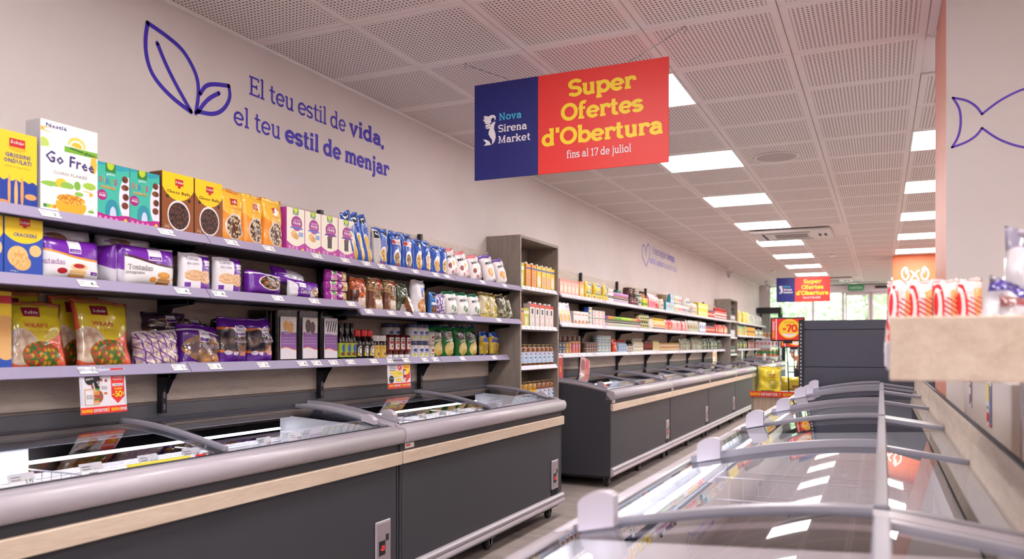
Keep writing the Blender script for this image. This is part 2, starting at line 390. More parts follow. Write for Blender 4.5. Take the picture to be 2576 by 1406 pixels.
# outer floor beyond the built tiles keeps the same stone colour
# ceiling slab and tiles
M_ceil = mat('ceiling_white', 'ece1dd', .85, spec=.15)
def ceil_mat():
    m = mat('perforated_tile', 'ece1dd', .8, spec=.15); k = NT(m); bs = k.n['Principled BSDF']
    tc = k.node('ShaderNodeTexCoord'); sp = k.node('ShaderNodeSeparateXYZ'); k.l.new(tc.outputs['Object'], sp.inputs[0])
    x, y = sp.outputs[0], sp.outputs[1]
    def holes(c, pitch, half, lim):
        fr = k.m('SUBTRACT', k.m('FRACT', k.m('DIVIDE', k.m('ADD', c, 10.), pitch)), .5)
        return k.m('MULTIPLY', k.m('LESS_THAN', k.m('ABSOLUTE', fr), half/pitch), k.m('LESS_THAN', k.m('ABSOLUTE', c), lim))
    f = k.m('MULTIPLY', holes(x, .02, .0046, .27), holes(y, .0235, .0052, .281))
    k.l.new(k.mix(f, 'ece1dd', '756561'), bs.inputs['Base Color'])
    bp = k.node('ShaderNodeBump'); bp.inputs['Strength'].default_value = .6; bp.inputs['Distance'].default_value = .003; bp.invert = True
    k.l.new(f, bp.inputs['Height']); k.l.new(bp.outputs[0], bs.inputs['Normal']); return m
M_ctile = ceil_mat()
cb = MB(); cb.box(-2.83, 6, -4, 21.4, CEIL+.012, CEIL+.1); ceiling = cb.build('ceiling', M_ceil); ceiling['kind'] = 'structure'
TX, TY = .6175, .6375
ctb = MB(); ctb.box(-TX/2+.002, TX/2-.002, -TY/2+.002, TY/2-.002, 0, .012, b=.002); ctme = ctb.mesh('ceiling_tile', M_ctile)
colX = [-1.655+TX*(i-2) for i in range(8)]            # left edges
lights_at = set()
for k_ in range(9): lights_at.add((2, 1+3*k_))       # left column of lamps
for k_ in range(9): lights_at.add((5, 4+3*k_-3))
acs = {(2, 11), (3, 11), (2, 12), (3, 12), (2, 24), (3, 24), (2, 25), (3, 25)}
cm = mat('ceiling_lamp_diffuser', 'ffffff', .5, emit='fffaf8', es=25.0); 
def is_light(i, j): return (i, j) in lights_at
for i, x0 in enumerate(colX[:-1]):
    for j in range(-3, 28):
        y0 = 3.73+TY*j
        if is_light(i, j) or (i, j) in acs or (i, j) in ((2, -3), (2, -5)) or y0+TY > 21.4: continue
        if y0 < 1.2 and i > 1: continue
        if x0 < XW:                                # cut column along the wall
            continue
        inst('ceiling_tile', ctme, ceiling, (x0+TX/2, y0+TY/2, CEIL))
wcut = colX[1]
ctb2 = MB(); ctb2.box(XW+.012-(wcut+XW)/2, wcut-(wcut+XW)/2-.002, -TY/2+.002, TY/2-.002, 0, .012, b=.002); ct2 = ctb2.mesh('ceiling_tile', M_ctile)
if colX[0] < XW:
    for j in range(-3, 28):
        y0 = 3.73+TY*j
        if y0+TY > 21.4: continue
        inst('ceiling_tile', ct2, ceiling, ((wcut+XW)/2, y0+TY/2, CEIL))
# walls
def wall(name, x0, x1, y0, y1, z0=0., z1=CEIL+.1, m=M_wall):
    b = MB(); b.box(x0, x1, y0, y1, z0, z1); o = b.build(name, m); o['kind'] = 'structure'; return o
wall('wall_left', XW-.12, XW, -4, 21.4)
wall('wall_back', XW-.12, 6.1, -4.12, -4)
wall('wall_right', 6, 6.12, -4, 21.4)
# return of the wall in front of the shop window, and the facade
wall('wall_front', XW, -2.6, 21.25, 21.4)
wall('wall_front', .35, 6, 21.25, 21.4)
b = MB(); b.extrude_y([(XW, CEIL-.012), (XW+.014, CEIL-.012), (XW+.014, CEIL), (XW, CEIL)], -4, 21.25); o = b.build('trim_ceiling', M_white); o['kind'] = 'structure'

# columns: fish column near, lobster column far
M_orange_paint = speckle('orange_wall_paint', 'f2814f', 'ee7b4a', 4, .45, spec=.5)
M_coral = speckle('coral_wall_paint', 'd98a72', 'd4866e', 4, .4, spec=.5)
b = MB(); b.box(.24, 2.2, 3.73, 4.47, 0, CEIL); col1 = b.build('column', [M_wall, M_coral]); col1['kind'] = 'structure'
for p in col1.data.polygons:
    if p.normal.x < -.5: p.material_index = 1
b = MB(); b.box(.17, 1.6, 14.9, 15.4, 0, CEIL); col2 = b.build('column', [M_orange_paint, M_wall]); col2['kind'] = 'structure'
# graphics on columns
def line_art(mb, paths, w, fn, m=0):
    for pts, cl in paths:
        n = 5; sm = []
        L = len(pts)
        rng = range(L if cl else L-1)
        for i in rng:                                   # catmull-rom smoothing
            p0 = pts[(i-1) % L] if cl or i > 0 else pts[0]; p1 = pts[i]; p2 = pts[(i+1) % L]; p3 = pts[(i+2) % L] if cl or i+2 < L else p2
            for q in range(n):
                t = q/n; sm.append(tuple(.5*(2*p1[a]+(p2[a]-p0[a])*t+(2*p0[a]-5*p1[a]+4*p2[a]-p3[a])*t*t+(3*p1[a]-p0[a]-3*p2[a]+p3[a])*t**3) for a in (0, 1)))
        if not cl: sm.append(pts[-1])
        v, f = ribbon(sm, w, cl); mb.add2d(v, f, fn, m)
        if not cl:
            for e in (sm[0], sm[-1]):
                c = [(e[0]+w/2*math.cos(a*PI/5), e[1]+w/2*math.sin(a*PI/5)) for a in range(10)]; mb.add2d(c, [tuple(range(10))], fn, m)
g = MB(); f_ = lambda x, z: (x, 3.7285, z)
fish = [([(.264, 2.229), (.31, 2.213), (.345, 2.185), (.367, 2.150)], False), ([(.264, 2.229), (.287, 2.18), (.292, 2.122), (.283, 2.07), (.261, 2.027)], False),
        ([(.261, 2.027), (.31, 2.043), (.345, 2.065), (.367, 2.094)], False), ([(.367, 2.150), (.43, 2.197), (.511, 2.232), (.62, 2.25), (.74, 2.22), (.83, 2.17), (.89, 2.12)], False),
        ([(.367, 2.094), (.43, 2.04), (.511, 2.002), (.62, 1.985), (.74, 2.01), (.83, 2.07), (.89, 2.12)], False), ([(.72, 2.2), (.69, 2.12), (.72, 2.03)], False)]
line_art(g, fish, .0085, f_)
fo = g.build('fish_graphic', mat('fish_violet', '5a36b4', .6), col1)
g = MB(); f_ = lambda x, z: (x, 14.897, z)
lob = [([(.348, 2.306), (.313, 2.364), (.308, 2.432), (.328, 2.488), (.366, 2.514), (.36, 2.48), (.372, 2.42)], False), ([(.348, 2.306), (.39, 2.33), (.405, 2.38), (.39, 2.44), (.388, 2.485)], False),
       ([(.44, 2.449), (.47, 2.43), (.485, 2.374)], False), ([(.561, 2.456), (.525, 2.43), (.51, 2.374)], False),
       ([(.44, 2.30), (.47, 2.36), (.50, 2.368), (.53, 2.36), (.556, 2.293)], False), ([(.606, 2.331), (.596, 2.393), (.618, 2.45), (.612, 2.485)], False),
       ([(.606, 2.331), (.65, 2.30), (.69, 2.34), (.701, 2.40), (.685, 2.46), (.641, 2.514), (.648, 2.48), (.63, 2.42)], False), ([(.44, 2.30), (.42, 2.2), (.45, 2.05), (.5, 1.95), (.55, 2.05), (.58, 2.2), (.556, 2.293)], False)]
line_art(g, lob, .022, f_)
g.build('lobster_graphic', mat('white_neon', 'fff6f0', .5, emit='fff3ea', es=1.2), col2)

# wall graphics on the left wall
wallL = bpy.data.objects['wall_left']
fw = lambda y, z: (XW+.0015, y, z)
g = MB()
leaf = [([(2.448, 2.587), (2.546, 2.566), (2.632, 2.535), (2.692, 2.479), (2.722, 2.423), (2.726, 2.353), (2.711, 2.272)], False),
        ([(2.448, 2.587), (2.438, 2.52), (2.441, 2.455), (2.464, 2.391), (2.512, 2.344), (2.589, 2.303), (2.684, 2.271)], False),
        ([(2.498, 2.518), (2.546, 2.439), (2.603, 2.365), (2.684, 2.274)], False),
        ([(2.737, 2.368), (2.768, 2.41), (2.816, 2.435), (2.914, 2.456)], False), ([(2.914, 2.456), (2.921, 2.408), (2.898, 2.358), (2.856, 2.317), (2.8, 2.293), (2.722, 2.284)], False),
        ([(2.852, 2.404), (2.8, 2.368), (2.761, 2.33), (2.726, 2.282)], False)]
line_art(g, leaf, .0195, fw)
tag(g.build('leaf_graphic', M_purple, wallL), 'violet line drawing of two leaves')
g = MB()
put_text(g, slab('El teu estil de', w=84), 3.045, 2.455, .094, fw, width=.79)
put_text(g, slab('vida,', True, 140), 3.868, 2.455, .094, fw, width=.368)
put_text(g, slab('el teu', w=84), 2.943, 2.283, .094, fw, width=.335)
put_text(g, slab('estil de menjar', True, 140), 3.312, 2.283, .094, fw, width=.972)
tag(g.build('wall_lettering', M_purple, wallL), 'violet slab lettering on two lines')
g = MB()
heart = [([(10.374, 2.40), (10.36, 2.47), (10.29, 2.525), (10.215, 2.515), (10.187, 2.44), (10.22, 2.36), (10.38, 2.262)], False), ([(10.374, 2.45), (10.42, 2.53), (10.50, 2.565), (10.56, 2.525), (10.56, 2.44), (10.50, 2.35), (10.38, 2.262)], False)]
line_art(g, heart, .017, fw)
tag(g.build('heart_graphic', mat('violet_print_faded', '6f5ac6', .6), wallL), 'thin violet line drawing of a heart')
g = MB()
put_text(g, slab('Volem regalar'), 10.70, 2.465, .10, fw, width=.78)
put_text(g, slab('temps,', True), 11.52, 2.465, .10, fw, width=.49)
put_text(g, slab('salut i sabor', True), 10.56, 2.325, .09, fw, width=.75, m=1)
put_text(g, slab('a la teva vida'), 11.35, 2.325, .09, fw, width=.78, m=1)
g.build('wall_lettering', [mat('violet_print_faded', ''), M_violet2], wallL)

# ceiling lamps, air conditioners, speaker
lb = MB(); lb.box(-.3, .3, -.3, .3, -.006, 0); lme = lb.mesh('diffuser', cm)
fb = MB()
for q in ((-.31, -.3, -.31, .31), (.3, .31, -.31, .31)): fb.box(*q, -.008, .008)
for q in ((-.3, .3, -.31, -.3), (-.3, .3, .3, .31)): fb.box(*q, -.008, .008)
fme = fb.mesh('lamp_frame', M_white)
LN = {2: 'middle row over the aisle', 5: 'row right of the fish column'}
cnt = {2: 0, 5: 0}
def lamp(x, y, label, group=None):
    r = empty('ceiling_lamp', (x, y, CEIL+.001), 0, label, 'ceiling light', group)
    inst('diffuser', lme, r); inst('lamp_frame', fme, r); return r
for (i, j) in sorted(lights_at):
    y0 = 3.73+TY*j
    if y0+TY > 21.3 or (i == 5 and 14.2 < y0 < 15.4): continue
    if i == 5 and y0 < 5: continue
    cnt[i] += 1
    lamp(colX[i]+TX/2, y0+TY/2, 'square white ceiling light panel, %s nearest in the %s' % (ORD[cnt[i]-1], LN[i]), 'square ceiling light panels')
for y_, q in ((3.73-2.5*TY, 'just'), (3.73-4.5*TY, 'well')):
    lamp(colX[2]+TX/2, y_, 'square white ceiling light panel of the middle row, %s out of frame overhead' % q, 'square ceiling light panels')
for x in (-1.35, .5, 2.4, 4.3):                     # lamps of the rest of the shop, outside the frame
    for y in (-2.6, -.6, 1.3):
        if x < 0 and y > -1: continue
        lamp(x, y, 'square white ceiling light panel behind the camera, %s column, %s row' % ({-1.35: 'left', .5: 'second', 2.4: 'third', 4.3: 'right'}[x], {-2.6: 'rear', -.6: 'middle', 1.3: 'front'}[y]), 'ceiling panels behind the camera')
for x in (3.0, 4.9):
    for y in (4.2, 7.4, 10.6, 13.8, 17.0, 20.0):
        lamp(x, y, 'square white ceiling light panel over the other aisle, %s column, %s row' % ('inner' if x < 4 else 'outer', ORD[int(y//3.2)-1]), 'ceiling panels of the other aisle')
def ac(x, y, label):
    r = empty('air_conditioner', (x, y, CEIL), 0, label, 'air conditioner')
    b = MB(); b.box(-.5, .5, -.47, .47, -.035, -.001, b=.012); b.build('casing', mat('ac_casing', 'd8cfce', .5), r)
    b = MB()
    for k in range(9): b.box(-.2, .2, -.17+.04*k, -.15+.04*k, -.045, -.034)
    b.box(-.22, .22, -.2, -.185, -.04, -.034); b.box(-.22, .22, .185, .2, -.04, -.034); b.build('intake_grille', mat('ac_grille', 'a79d9c', .6), r)
    for (x0, x1, y0, y1) in ((-.3, .25, -.36, -.33), (-.3, .25, .33, .36), (-.36, -.33, -.3, .3)):
        b = MB(); b.box(x0, x1, y0, y1, -.038, -.03); b.build('air_slot', M_ink, r)
    for x0 in (.33, .40):
        b = MB(); b.box(x0, x0+.035, -.12, .12, -.039, -.03, b=.004); b.build('air_slot', M_ink, r)
ac(-1.09, 3.73+TY*12, 'white square cassette air conditioner recessed between ceiling lights')
ac(-1.09, 3.73+TY*25, 'white cassette air conditioner nearest the glass entrance')
r = empty('ceiling_speaker', (-.76, 6.68, CEIL), 0, 'round white loudspeaker grille set in a perforated ceiling tile', 'speaker')
b = MB(); b.lathe([(.17, .002), (.175, -.006), (.165, -.012), (.155, -.009)], 32, cap=False); b.build('rim', M_ceil, r)
b = MB(); b.lathe([(.0, -.010), (.156, -.009)], 32, cap=False); b.build('grille', mat('speaker_mesh', 'b9adab', .8), r)
for (x, y, l) in ((-2.66, 15.8, 'small white security camera on the ceiling by the left wall'), (-2.45, 19.6, 'small white security camera near the shop window')):
    r = empty('security_camera', (x, y, CEIL), 0, l, 'camera'); b = MB(); b.lathe([(.04, 0), (.04, -.03), (.02, -.04), (.02, -.08)], 12); b.build('mount', M_white, r)
    b = MB(); b.lathe([(.05, -.08), (.055, -.16), (.03, -.2), (.001, -.205)], 14); b.build('body', mat('camera_grey', 'c9c4c8', .4), r)
for (x, y) in ((-1.99, 16.9), (-.73, 14.3)):
    r = empty('smoke_detector', (x, y, CEIL), 0, 'small white smoke detector ' + ('left of the far ceiling lights' if x < -1.5 else 'right of the middle ceiling lights'), 'detector')
    b = MB(); b.lathe([(.05, 0), (.05, -.02), (.035, -.035), (.001, -.038)], 16); b.build('housing', M_white, r)

# facade, doors, outside
M_alu = mat('door_aluminium', 'cfc8cc', .4, metal=.4); M_glass = thin_glass('window_glass', 'f4f8f6', 1.4, .01)
b = MB()
for x in (-2.6, -1.55, -.86, -.24, .33): b.box(x-.03, x+.03, 21.26, 21.34, 0, CEIL)
b.box(-2.6, .35, 21.26, 21.34, 2.68, CEIL); b.box(-2.6, .35, 21.26, 21.34, 0, .12)
o = b.build('window_1', M_alu); o['kind'] = 'structure'
for x0, x1 in ((-2.57, -1.58), (-1.52, -.89)):
    b = MB(); b.box(x0, x1, 21.295, 21.305, .12, 2.68); b.build('pane', M_glass, o)
b = MB(); b.box(-1.58, .36, 21.1, 21.3, 2.50, 2.68, b=.01); o = b.build('door_1', mat('door_header', 'd6cdd2', .4)); o['kind'] = 'structure'
for x0, x1 in ((-.83, -.24), (-.24, .33)):
    b = MB(); b.box(x0+.02, x0+.06, 21.2, 21.25, .02, 2.5); b.box(x1-.06, x1-.02, 21.2, 21.25, .02, 2.5); b.box(x0+.06, x1-.06, 21.2, 21.25, 2.43, 2.5); b.box(x0+.06, x1-.06, 21.2, 21.25, .02, .12)
    l = b.build('door_leaf', M_alu, o); b = MB(); b.box(x0+.06, x1-.06, 21.22, 21.23, .12, 2.43); b.build('pane', M_glass, l)
b = MB(); b.box(-.14, .17, 21.02, 21.1, 2.585, 2.635, b=.01); b.build('door_sensor', M_black, o)
r = empty('exit_sign', (-.56, 21.0, 2.6), 0, 'green exit sign with white letters above the glass entrance', 'sign')
b = MB(); b.box(-.17, .17, -.01, .09, -.06, .07, b=.004); b.build('panel', mat('exit_green', '1f8a55', .4, emit='1f8a55', es=.25), r)
b = MB(); put_text(b, sans('SORTIDA', True), 0, -.03, .062, lambda x, z: (x, -.012, z), width=.27, center=True); b.build('lettering', M_wprint, r)
M_bark = speckle('plane_tree_bark', 'd9d2bd', 'a89c88', 6, .9, .3)
M_leaf = mat('tree_leaves', 'dfe8c8', .6); M_leaf2 = mat('tree_leaves_dark', 'bcd6b0', .6)
k = NT(M_leaf)
tre = [(-5.2, 25.5, .3, 'pale thick-trunked tree outside the shop window'), (-2.05, 25.2, .22, 'greyish slender tree outside left of the doors'), (1.1, 25.6, .2, 'leafy tree outside behind the doors'), (-3.4, 29.5, .3, 'tree outside at the far left of the window'), (-.2, 30, .3, 'tree outside to the right of the doors')]
for ti, (x, y, r0, lb_) in enumerate(tre):
    r = empty('street_tree', (x, y, -.1), 0, lb_, 'tree'); rnd = random.Random(ti)
    b = MB(); b.tube([(0, 0, 0), (.05, 0, 1.2), (-.05, .05, 2.5), (.1, 0, 4), (.4, .2, 5.4)], r0, 12)
    b.tube([(0, 0, 2.4), (-.5, .1, 3.6), (-1.1, .2, 4.8)], r0*.5, 8); b.build('trunk', M_bark, r)
    for cix in range(2):
        b = MB()
        for q in range(2000):
            a = rnd.uniform(0, 2*PI); rr = 1.5*math.sqrt(rnd.random()); z = rnd.uniform(1.5 if rr > .9 else 2.6, 7.0)-.3*rr
            p = Vector((rr*math.cos(a), rr*math.sin(a), z)); s_ = rnd.uniform(.05, .12)
            d1 = Vector((rnd.uniform(-1, 1), rnd.uniform(-1, 1), rnd.uniform(-1, 1))).normalized()*s_; d2 = Vector((rnd.uniform(-1, 1), rnd.uniform(-1, 1), rnd.uniform(-1, 1))).normalized()*s_
            b.quad(p-d1, p+d2, p+d1, p-d2)
        b.build('foliage', M_leaf if cix == 0 else M_leaf2, r)
b = MB(); b.box(-25, 25, 21.4, 60, -.12, -.06); o = b.build('outside_pavement', mat('pavement', 'cfc8bb', .9)); o['kind'] = 'structure'
b = MB(); b.box(-14, 14, 40, 40.4, -.1, 5.0); o = b.build('outside_hedge_wall', speckle('hedge', 'c9dab0', '93b58a', 3, .9, .5)); o['kind'] = 'structure'
# ================================================================== FREEZERS
M_fglass = thin_glass('lid_glass', 'eef1f8', 1.5, .015, 1.25)
M_liner = mat('freezer_liner', 'e3dfdf', .35); M_rimd = mat('dark_gasket', '2b2c38', .45)
M_rim = mat('satin_rim_plastic', 'b9b1bb', .32, spec=.6); M_band = wood('pale_oak_band', 'e0cebb', 'ccb6a2', (9, 1, 9), .5)
M_led = mat('led_strip', 'ffffff', .5, emit='f3f4ff', es=30.); M_panel = mat('control_panel_grey', 'a79ba2', .35, metal=.2)
M_rubber = mat('castor_rubber', '1c1c20', .6); M_basket = mat('basket_wire', 'd8d8e0', .35)
M_lid = mat('lid_frame_plastic', '96939e', .3, spec=.6); M_riser = speckle('grey_kick_panel', '72747c', '686a72', 2, .5)
FL = 2.12
def gz(x, D, xb):            # height of the lid glass above the front
    if x <= xb: return .835+.082*math.sin(PI/2*min(1., max(0., (x-.05))/(xb-.05)))
    return .917-.03*(x-xb)/max(D-xb, .01)
def make_freezer(D, xb, led, handles, rear=True):
    """local frame: x = 0 is the aisle side, x grows towards the back, y along the front, z up"""
    r = empty('chest_freezer'); B = {}
    b = MB(); b.box(.012, D, .004, FL-.004, .10, .76, b=.006); b.build('body', M_dark, r)
    # inner liner seen through the glass
    b = MB(); i0, i1, z0, z1 = .06, D-.05, .42, .80
    b.quad((i0, .05, z0), (i1, .05, z0), (i1, FL-.05, z0), (i0, FL-.05, z0))
    b.box(.012, i0, .02, FL-.02, .76, .83); b.box(i1, D, .02, FL-.02, .76, .87)
    b.quad((i0, .05, z0), (i0, FL-.05, z0), (i0, FL-.05, .83), (i0, .05, .83)); b.quad((i1, .05, z0), (i1, .05, .87), (i1, FL-.05, .87), (i1, FL-.05, z0))
    b.quad((i0, .05, z0), (i0, .05, .83), (i1, .05, .87), (i1, .05, z0)); b.quad((i0, FL-.05, z0), (i1, FL-.05, z0), (i1, FL-.05, .87), (i0, FL-.05, .83))
    b.build('inner_liner', M_liner, r)
    # the body top is open: cut by replacing the closed box top with a recess
    # front rim: rolled aluminium profile
    b = MB(); pr = [(.0, .752)]+[(.012-.040*math.sin(a)**.8, .785-.033*math.cos(a)+.012*(1-math.cos(a))/2*1.2) for a in [PI*i/12 for i in range(1, 11)]]+[(.0, .826), (.02, .832), (.045, .836), (.05, .828), (.05, .752)]
    b.extrude_y(pr, 0, FL, sm=True); b.build('front_rim', M_rim, r)
    b = MB(); b.box(.044, .056, .03, FL-.03, .824, .839); b.build('gasket', M_rimd, r)
    b = MB(); b.box(-.012, .012, .0, FL-.0, .655, .715, b=.003); b.build('wood_band', M_band, r)
    b = MB(); pr = [(.012, .17), (-.004, .168), (-.014, .158), (-.012, .146), (-.002, .14), (-.002, .134), (-.014, .128), (-.018, .115), (-.008, .102), (.012, .098)]
    b.extrude_y(pr, .0, FL, sm=False); b.build('bumper_rail', M_rim, r)
    b = MB(); b.box(.03, D-.02, .03, FL-.03, .075, .10); b.build('base_plate', M_rimd, r)
    for (cx, cy) in ((.07, .10), (.07, FL/2), (.07, FL-.10), (D-.09, .10), (D-.09, FL-.10)):
        c_ = MB(); c_.box(cx-.03, cx+.03, cy-.03, cy+.03, .068, .076); c_.poly([(cx-.022, cy-.014, .068), (cx-.022, cy+.03, .068), (cx-.022, cy+.022, .03), (cx-.022, cy+.005, .03)]); c_.box(cx-.022, cx-.016, cy-.012, cy+.03, .03, .068); c_.box(cx+.016, cx+.022, cy-.012, cy+.03, .03, .068)
        c_.box(cx-.02, cx+.02, cy-.055, cy-.02, .062, .068)
        co = c_.build('castor', M_steel, r)
        w_ = MB(); w_.lathe([(.0335, -.014), (.036, -.010), (.036, .010), (.0335, .014)], 16, sm=True)
        w_.v = [(cx+z, cy+.016+x, .036+y) for (x, y, z) in w_.v]; w_.build('wheel', M_rubber, co)
    # end caps that follow the lid curve
    def side_poly(off=0.): return [(.05, .826+off)]+[(x, gz(x, D, xb)+off) for x in [.05+(D-.05)*i/14 for i in range(15)]]
    for y0, y1 in ((0, .018), (FL-.018, FL)):
        b = MB(); b.extrude_y([(.012, .10), (.012, .76)]+[(.05, .80)]+[(x, gz(x, D, xb)-.012) for x in [.05+(D-.05)*i/14 for i in range(15)]]+[(D, .10)], y0, y1); b.build('end_panel', M_dark, r)
    for y0, y1 in ((0, .026), (FL-.026, FL)):
        b = MB(); up = [(x, gz(x, D, xb)+.006) for x in [.03+(D-.03)*i/16 for i in range(17)]]; lo = [(x, z-.03) for x, z in reversed(up)]
        b.extrude_y(up+lo, y0, y1, sm=False); b.build('end_rim', M_rim, r)
    # back rail
    b = MB(); b.box(xb-.014, xb+.014, .045, FL-.045, gz(xb, D, xb)-.012, gz(xb, D, xb)+.010, b=.004); b.build('lid_rail', M_lid if rear else M_rimd, r)
    if rear:
        b = MB(); v = [(xb+.014, .045), (D, .045), (D, FL-.045), (xb+.014, FL-.045)]
        b.quad(*[(x, y, gz(x, D, xb)-.002) for x, y in v]); b.build('rear_glass', M_fglass, r)
        for y0 in (.045, FL/2-.02, FL-.07):
            b = MB(); b.extrude_y([(xb, gz(xb, D, xb)-.012), (xb, gz(xb, D, xb)+.006), (D, gz(D, D, xb)+.006), (D, gz(D, D, xb)-.012)][::-1], y0, y0+.03); b.build('rear_rib', M_lid, r)
    else:
        b = MB(); b.box(xb+.014, D, .0, FL, .86, gz(D, D, xb), b=.004); b.build('rear_cover', M_riser, r)
    # two curved lids
    H = FL/2
    for li, (ya, yb, dz) in enumerate(((.027, H+.014, 0.), (H-.014, FL-.027, .012))):
        b = MB(); n = 16; xs = [.055+(xb-.014-.055)*i/n for i in range(n+1)]
        i0 = len(b.v)
        for x in xs:
            for y in (ya+.02, yb-.02): b.v.append((x, y, gz(x, D, xb)+dz))
        for i in range(n): b.face((i0+2*i, i0+2*i+1, i0+2*i+3, i0+2*i+2), 0, sm=True)
        g = b.build('lid_glass', M_fglass, r)
        for yy in (ya, yb-.020):
            b = MB(); up = [(x, gz(x, D, xb)+dz+.009) for x in xs]; lo = [(x, z-.022) for x, z in reversed(up)]
            b.extrude_y(up+lo, yy, yy+.020, sm=False); b.build('lid_rib', M_lid, g)
            b = MB(); up = [(x, gz(x, D, xb)+dz-.004) for x in xs]; lo = [(x, z-.014) for x, z in reversed(up)]
            b.extrude_y(up+lo, yy+(.020 if yy == ya else -.014), yy+(.034 if yy == ya else 0), sm=False); b.build('lid_gasket', M_rimd, g)
        hy = handles[li](ya, yb)
        b = MB(); xs2 = [.085+.072*i/8 for i in range(9)]
        up = [(x, gz(x, D, xb)+dz+.006+(.068 if rear else .034)*math.sin(PI*min(1, (i+.6)/9.2))**(.14 if rear else .4)) for i, x in enumerate(xs2)]; lo = [(x, gz(x, D, xb)+dz+.004) for x in reversed(xs2)]
        b.extrude_y(up+lo, hy-.016, hy+.016); b.build('handle', M_rim, g)
    # LED tube and cold-store dividers
    b = MB(); b.box(led-.006, led+.006, .08, FL-.08, .800, .811, b=.003); b.build('led_strip', M_led, r)
    if led < .2: lx = led
    b = MB()
    for k_ in range(4):
        y = .07+(FL-.14)*k_/3
        for z in ((.785, .70, .60) if not rear else (.74, .66, .56)): b.tube([(i0_, y, z) for i0_ in (.07, D-.07)], .003, 4)
        for q in range(int((D-.14)/.05)+1): b.tube([(.07+.05*q, y, .43), (.07+.05*q, y, .785 if not rear else .74)], .0018, 4)
    if not rear:
        b.tube([(.33, .06, .785), (.33, FL-.06, .785)], .003, 4)
        for q in range(28): b.tube([(.33, .1+.07*q, .60), (.33, .1+.07*q, .785)], .0018, 4)
    b.tube([(.075, .06, .745), (.075, FL-.06, .745)], .003, 4); b.tube([(D-.075, .06, .745), (D-.075, FL-.06, .745)], .003, 4)
    b.build('basket_wires', M_basket, r)
    # control panel, grille, badge on the aisle side
    fx = lambda u, z, d=.001: (.012-d, -u, z)
    y0, y1 = .075, .195
    b = MB(); b.box(.004, .012, y0, y1, .215, .415, b=.003); cp = b.build('control_panel', M_rim, r)
    b = MB(); b.box(.0015, .004, y0+.010, y1-.010, .228, .403); b.build('recess', M_panel, cp)
    b = MB(); b.extrude_y([(.0, .26), (.0, .325), (.0015, .325), (.0015, .26)], y0+.05, y1-.02); b.build('display', M_black, cp)
    b = MB(); put_text(b, sans('-23', True), -(y0+y1)/2-.014, .282, .022, lambda u, z: (-.0008, -u, z), width=.034, center=True); b.build('display_digits', mat('led_red', 'ff3b3b', .5, emit='ff2a2a', es=2.5), cp)
    b = MB(); b.box(.0, .0015, y0+.022, y0+.045, .32, .35); b.build('button', M_rimd, cp)
    b = MB()
    for q in range(4):
        for w_ in range(5): b.box(.006, .0125, .075+.032*q, .10+.032*q, .178+.0082*w_-.003, .180+.0082*w_)
    b.build('vent_slots', M_black, r)
    b = MB(); b.box(.010, .012, FL-.125, FL-.045, .722, .747); put_text(b, sans('AHT', True), -(FL-.05)+.006, .729, .012, lambda u, z: (.0095, -u+.0, z), 1, width=.03)
    b.box(.0092, .010, FL-.09, FL-.052, .733, .740, 1)
    b.v = [(x, y, z) for x, y, z in b.v]; b.build('badge', [M_paper, M_red], r)
    return r
# hollow out the closed body top: the body mesh loses its top face so that the inside shows
def open_top(root):
    for ch in root.children:
        if ch.name.startswith('body'):
            bm = bmesh.new(); bm.from_mesh(ch.data)
            bmesh.ops.delete(bm, geom=[f for f in bm.faces if f.normal.z > .5], context='FACES'); bm.to_mesh(ch.data); bm.free()
hA = [lambda a, b: b-.05, lambda a, b: a+.05]
lf = make_freezer(.73, .60, .655, [lambda a, b: a+.05, lambda a, b: b-.05], rear=False); open_top(lf)
XF = -2.072
def place_left(o, y1, xf, label):
    o.location = (xf, y1, 0); o.rotation_euler = (0, 0, PI); tag(o, label, 'freezer', 'grey chest freezers along the left wall')
place_left(lf, 5.37, XF, 'dark grey chest freezer ending beside the wooden shelf tower, castors at its far corner')
o = copy_tree(lf); place_left(o, 3.235, XF, 'dark grey chest freezer nearest the camera on the left, lit inside')
o = copy_tree(lf); place_left(o, 1.10, XF, 'dark grey chest freezer at the left edge of the frame')
for i in range(4):
    o = copy_tree(lf); place_left(o, 6.56+FL+2.135*i, -2.085, ['grey chest freezer just past the first wooden shelf tower', 'grey chest freezer second in the far row past the first tower', 'grey chest freezer third in the far row past the first tower', 'grey chest freezer ending the far row before the small far tower'][i])
for i in range(2):
    o = copy_tree(lf); place_left(o, 15.97+FL+2.135*i, -2.085, ['pale lit chest freezer starting past the small far tower', 'pale lit chest freezer nearest the shop window'][i])
rf = make_freezer(.845, .62, .10, [lambda a, b: b-.06, lambda a, b: b-.06]); open_top(rf)
ys = [-.53, 1.58, 3.70-.015, 5.79-.0]
rl = ['open-view chest freezer in the right foreground holding yellow and red boxes', 'empty-looking glass lidded chest freezer second in the right-hand row', 'glass lidded chest freezer third in the right-hand row', 'glass lidded chest freezer farthest in the right-hand row']
for i, y in enumerate([-.55, 1.575, 3.70, 5.0]):
    if i == 3: continue
    o = rf if i == 0 else copy_tree(rf)
    o.location = (-.62, y, 0); tag(o, rl[i], 'freezer', 'glass lidded freezers of the right-hand row')
o = copy_tree(rf); o.location = (-.62, 5.825, 0); o.scale = (1, .54, 1); tag(o, rl[3], 'freezer', 'glass lidded freezers of the right-hand row')

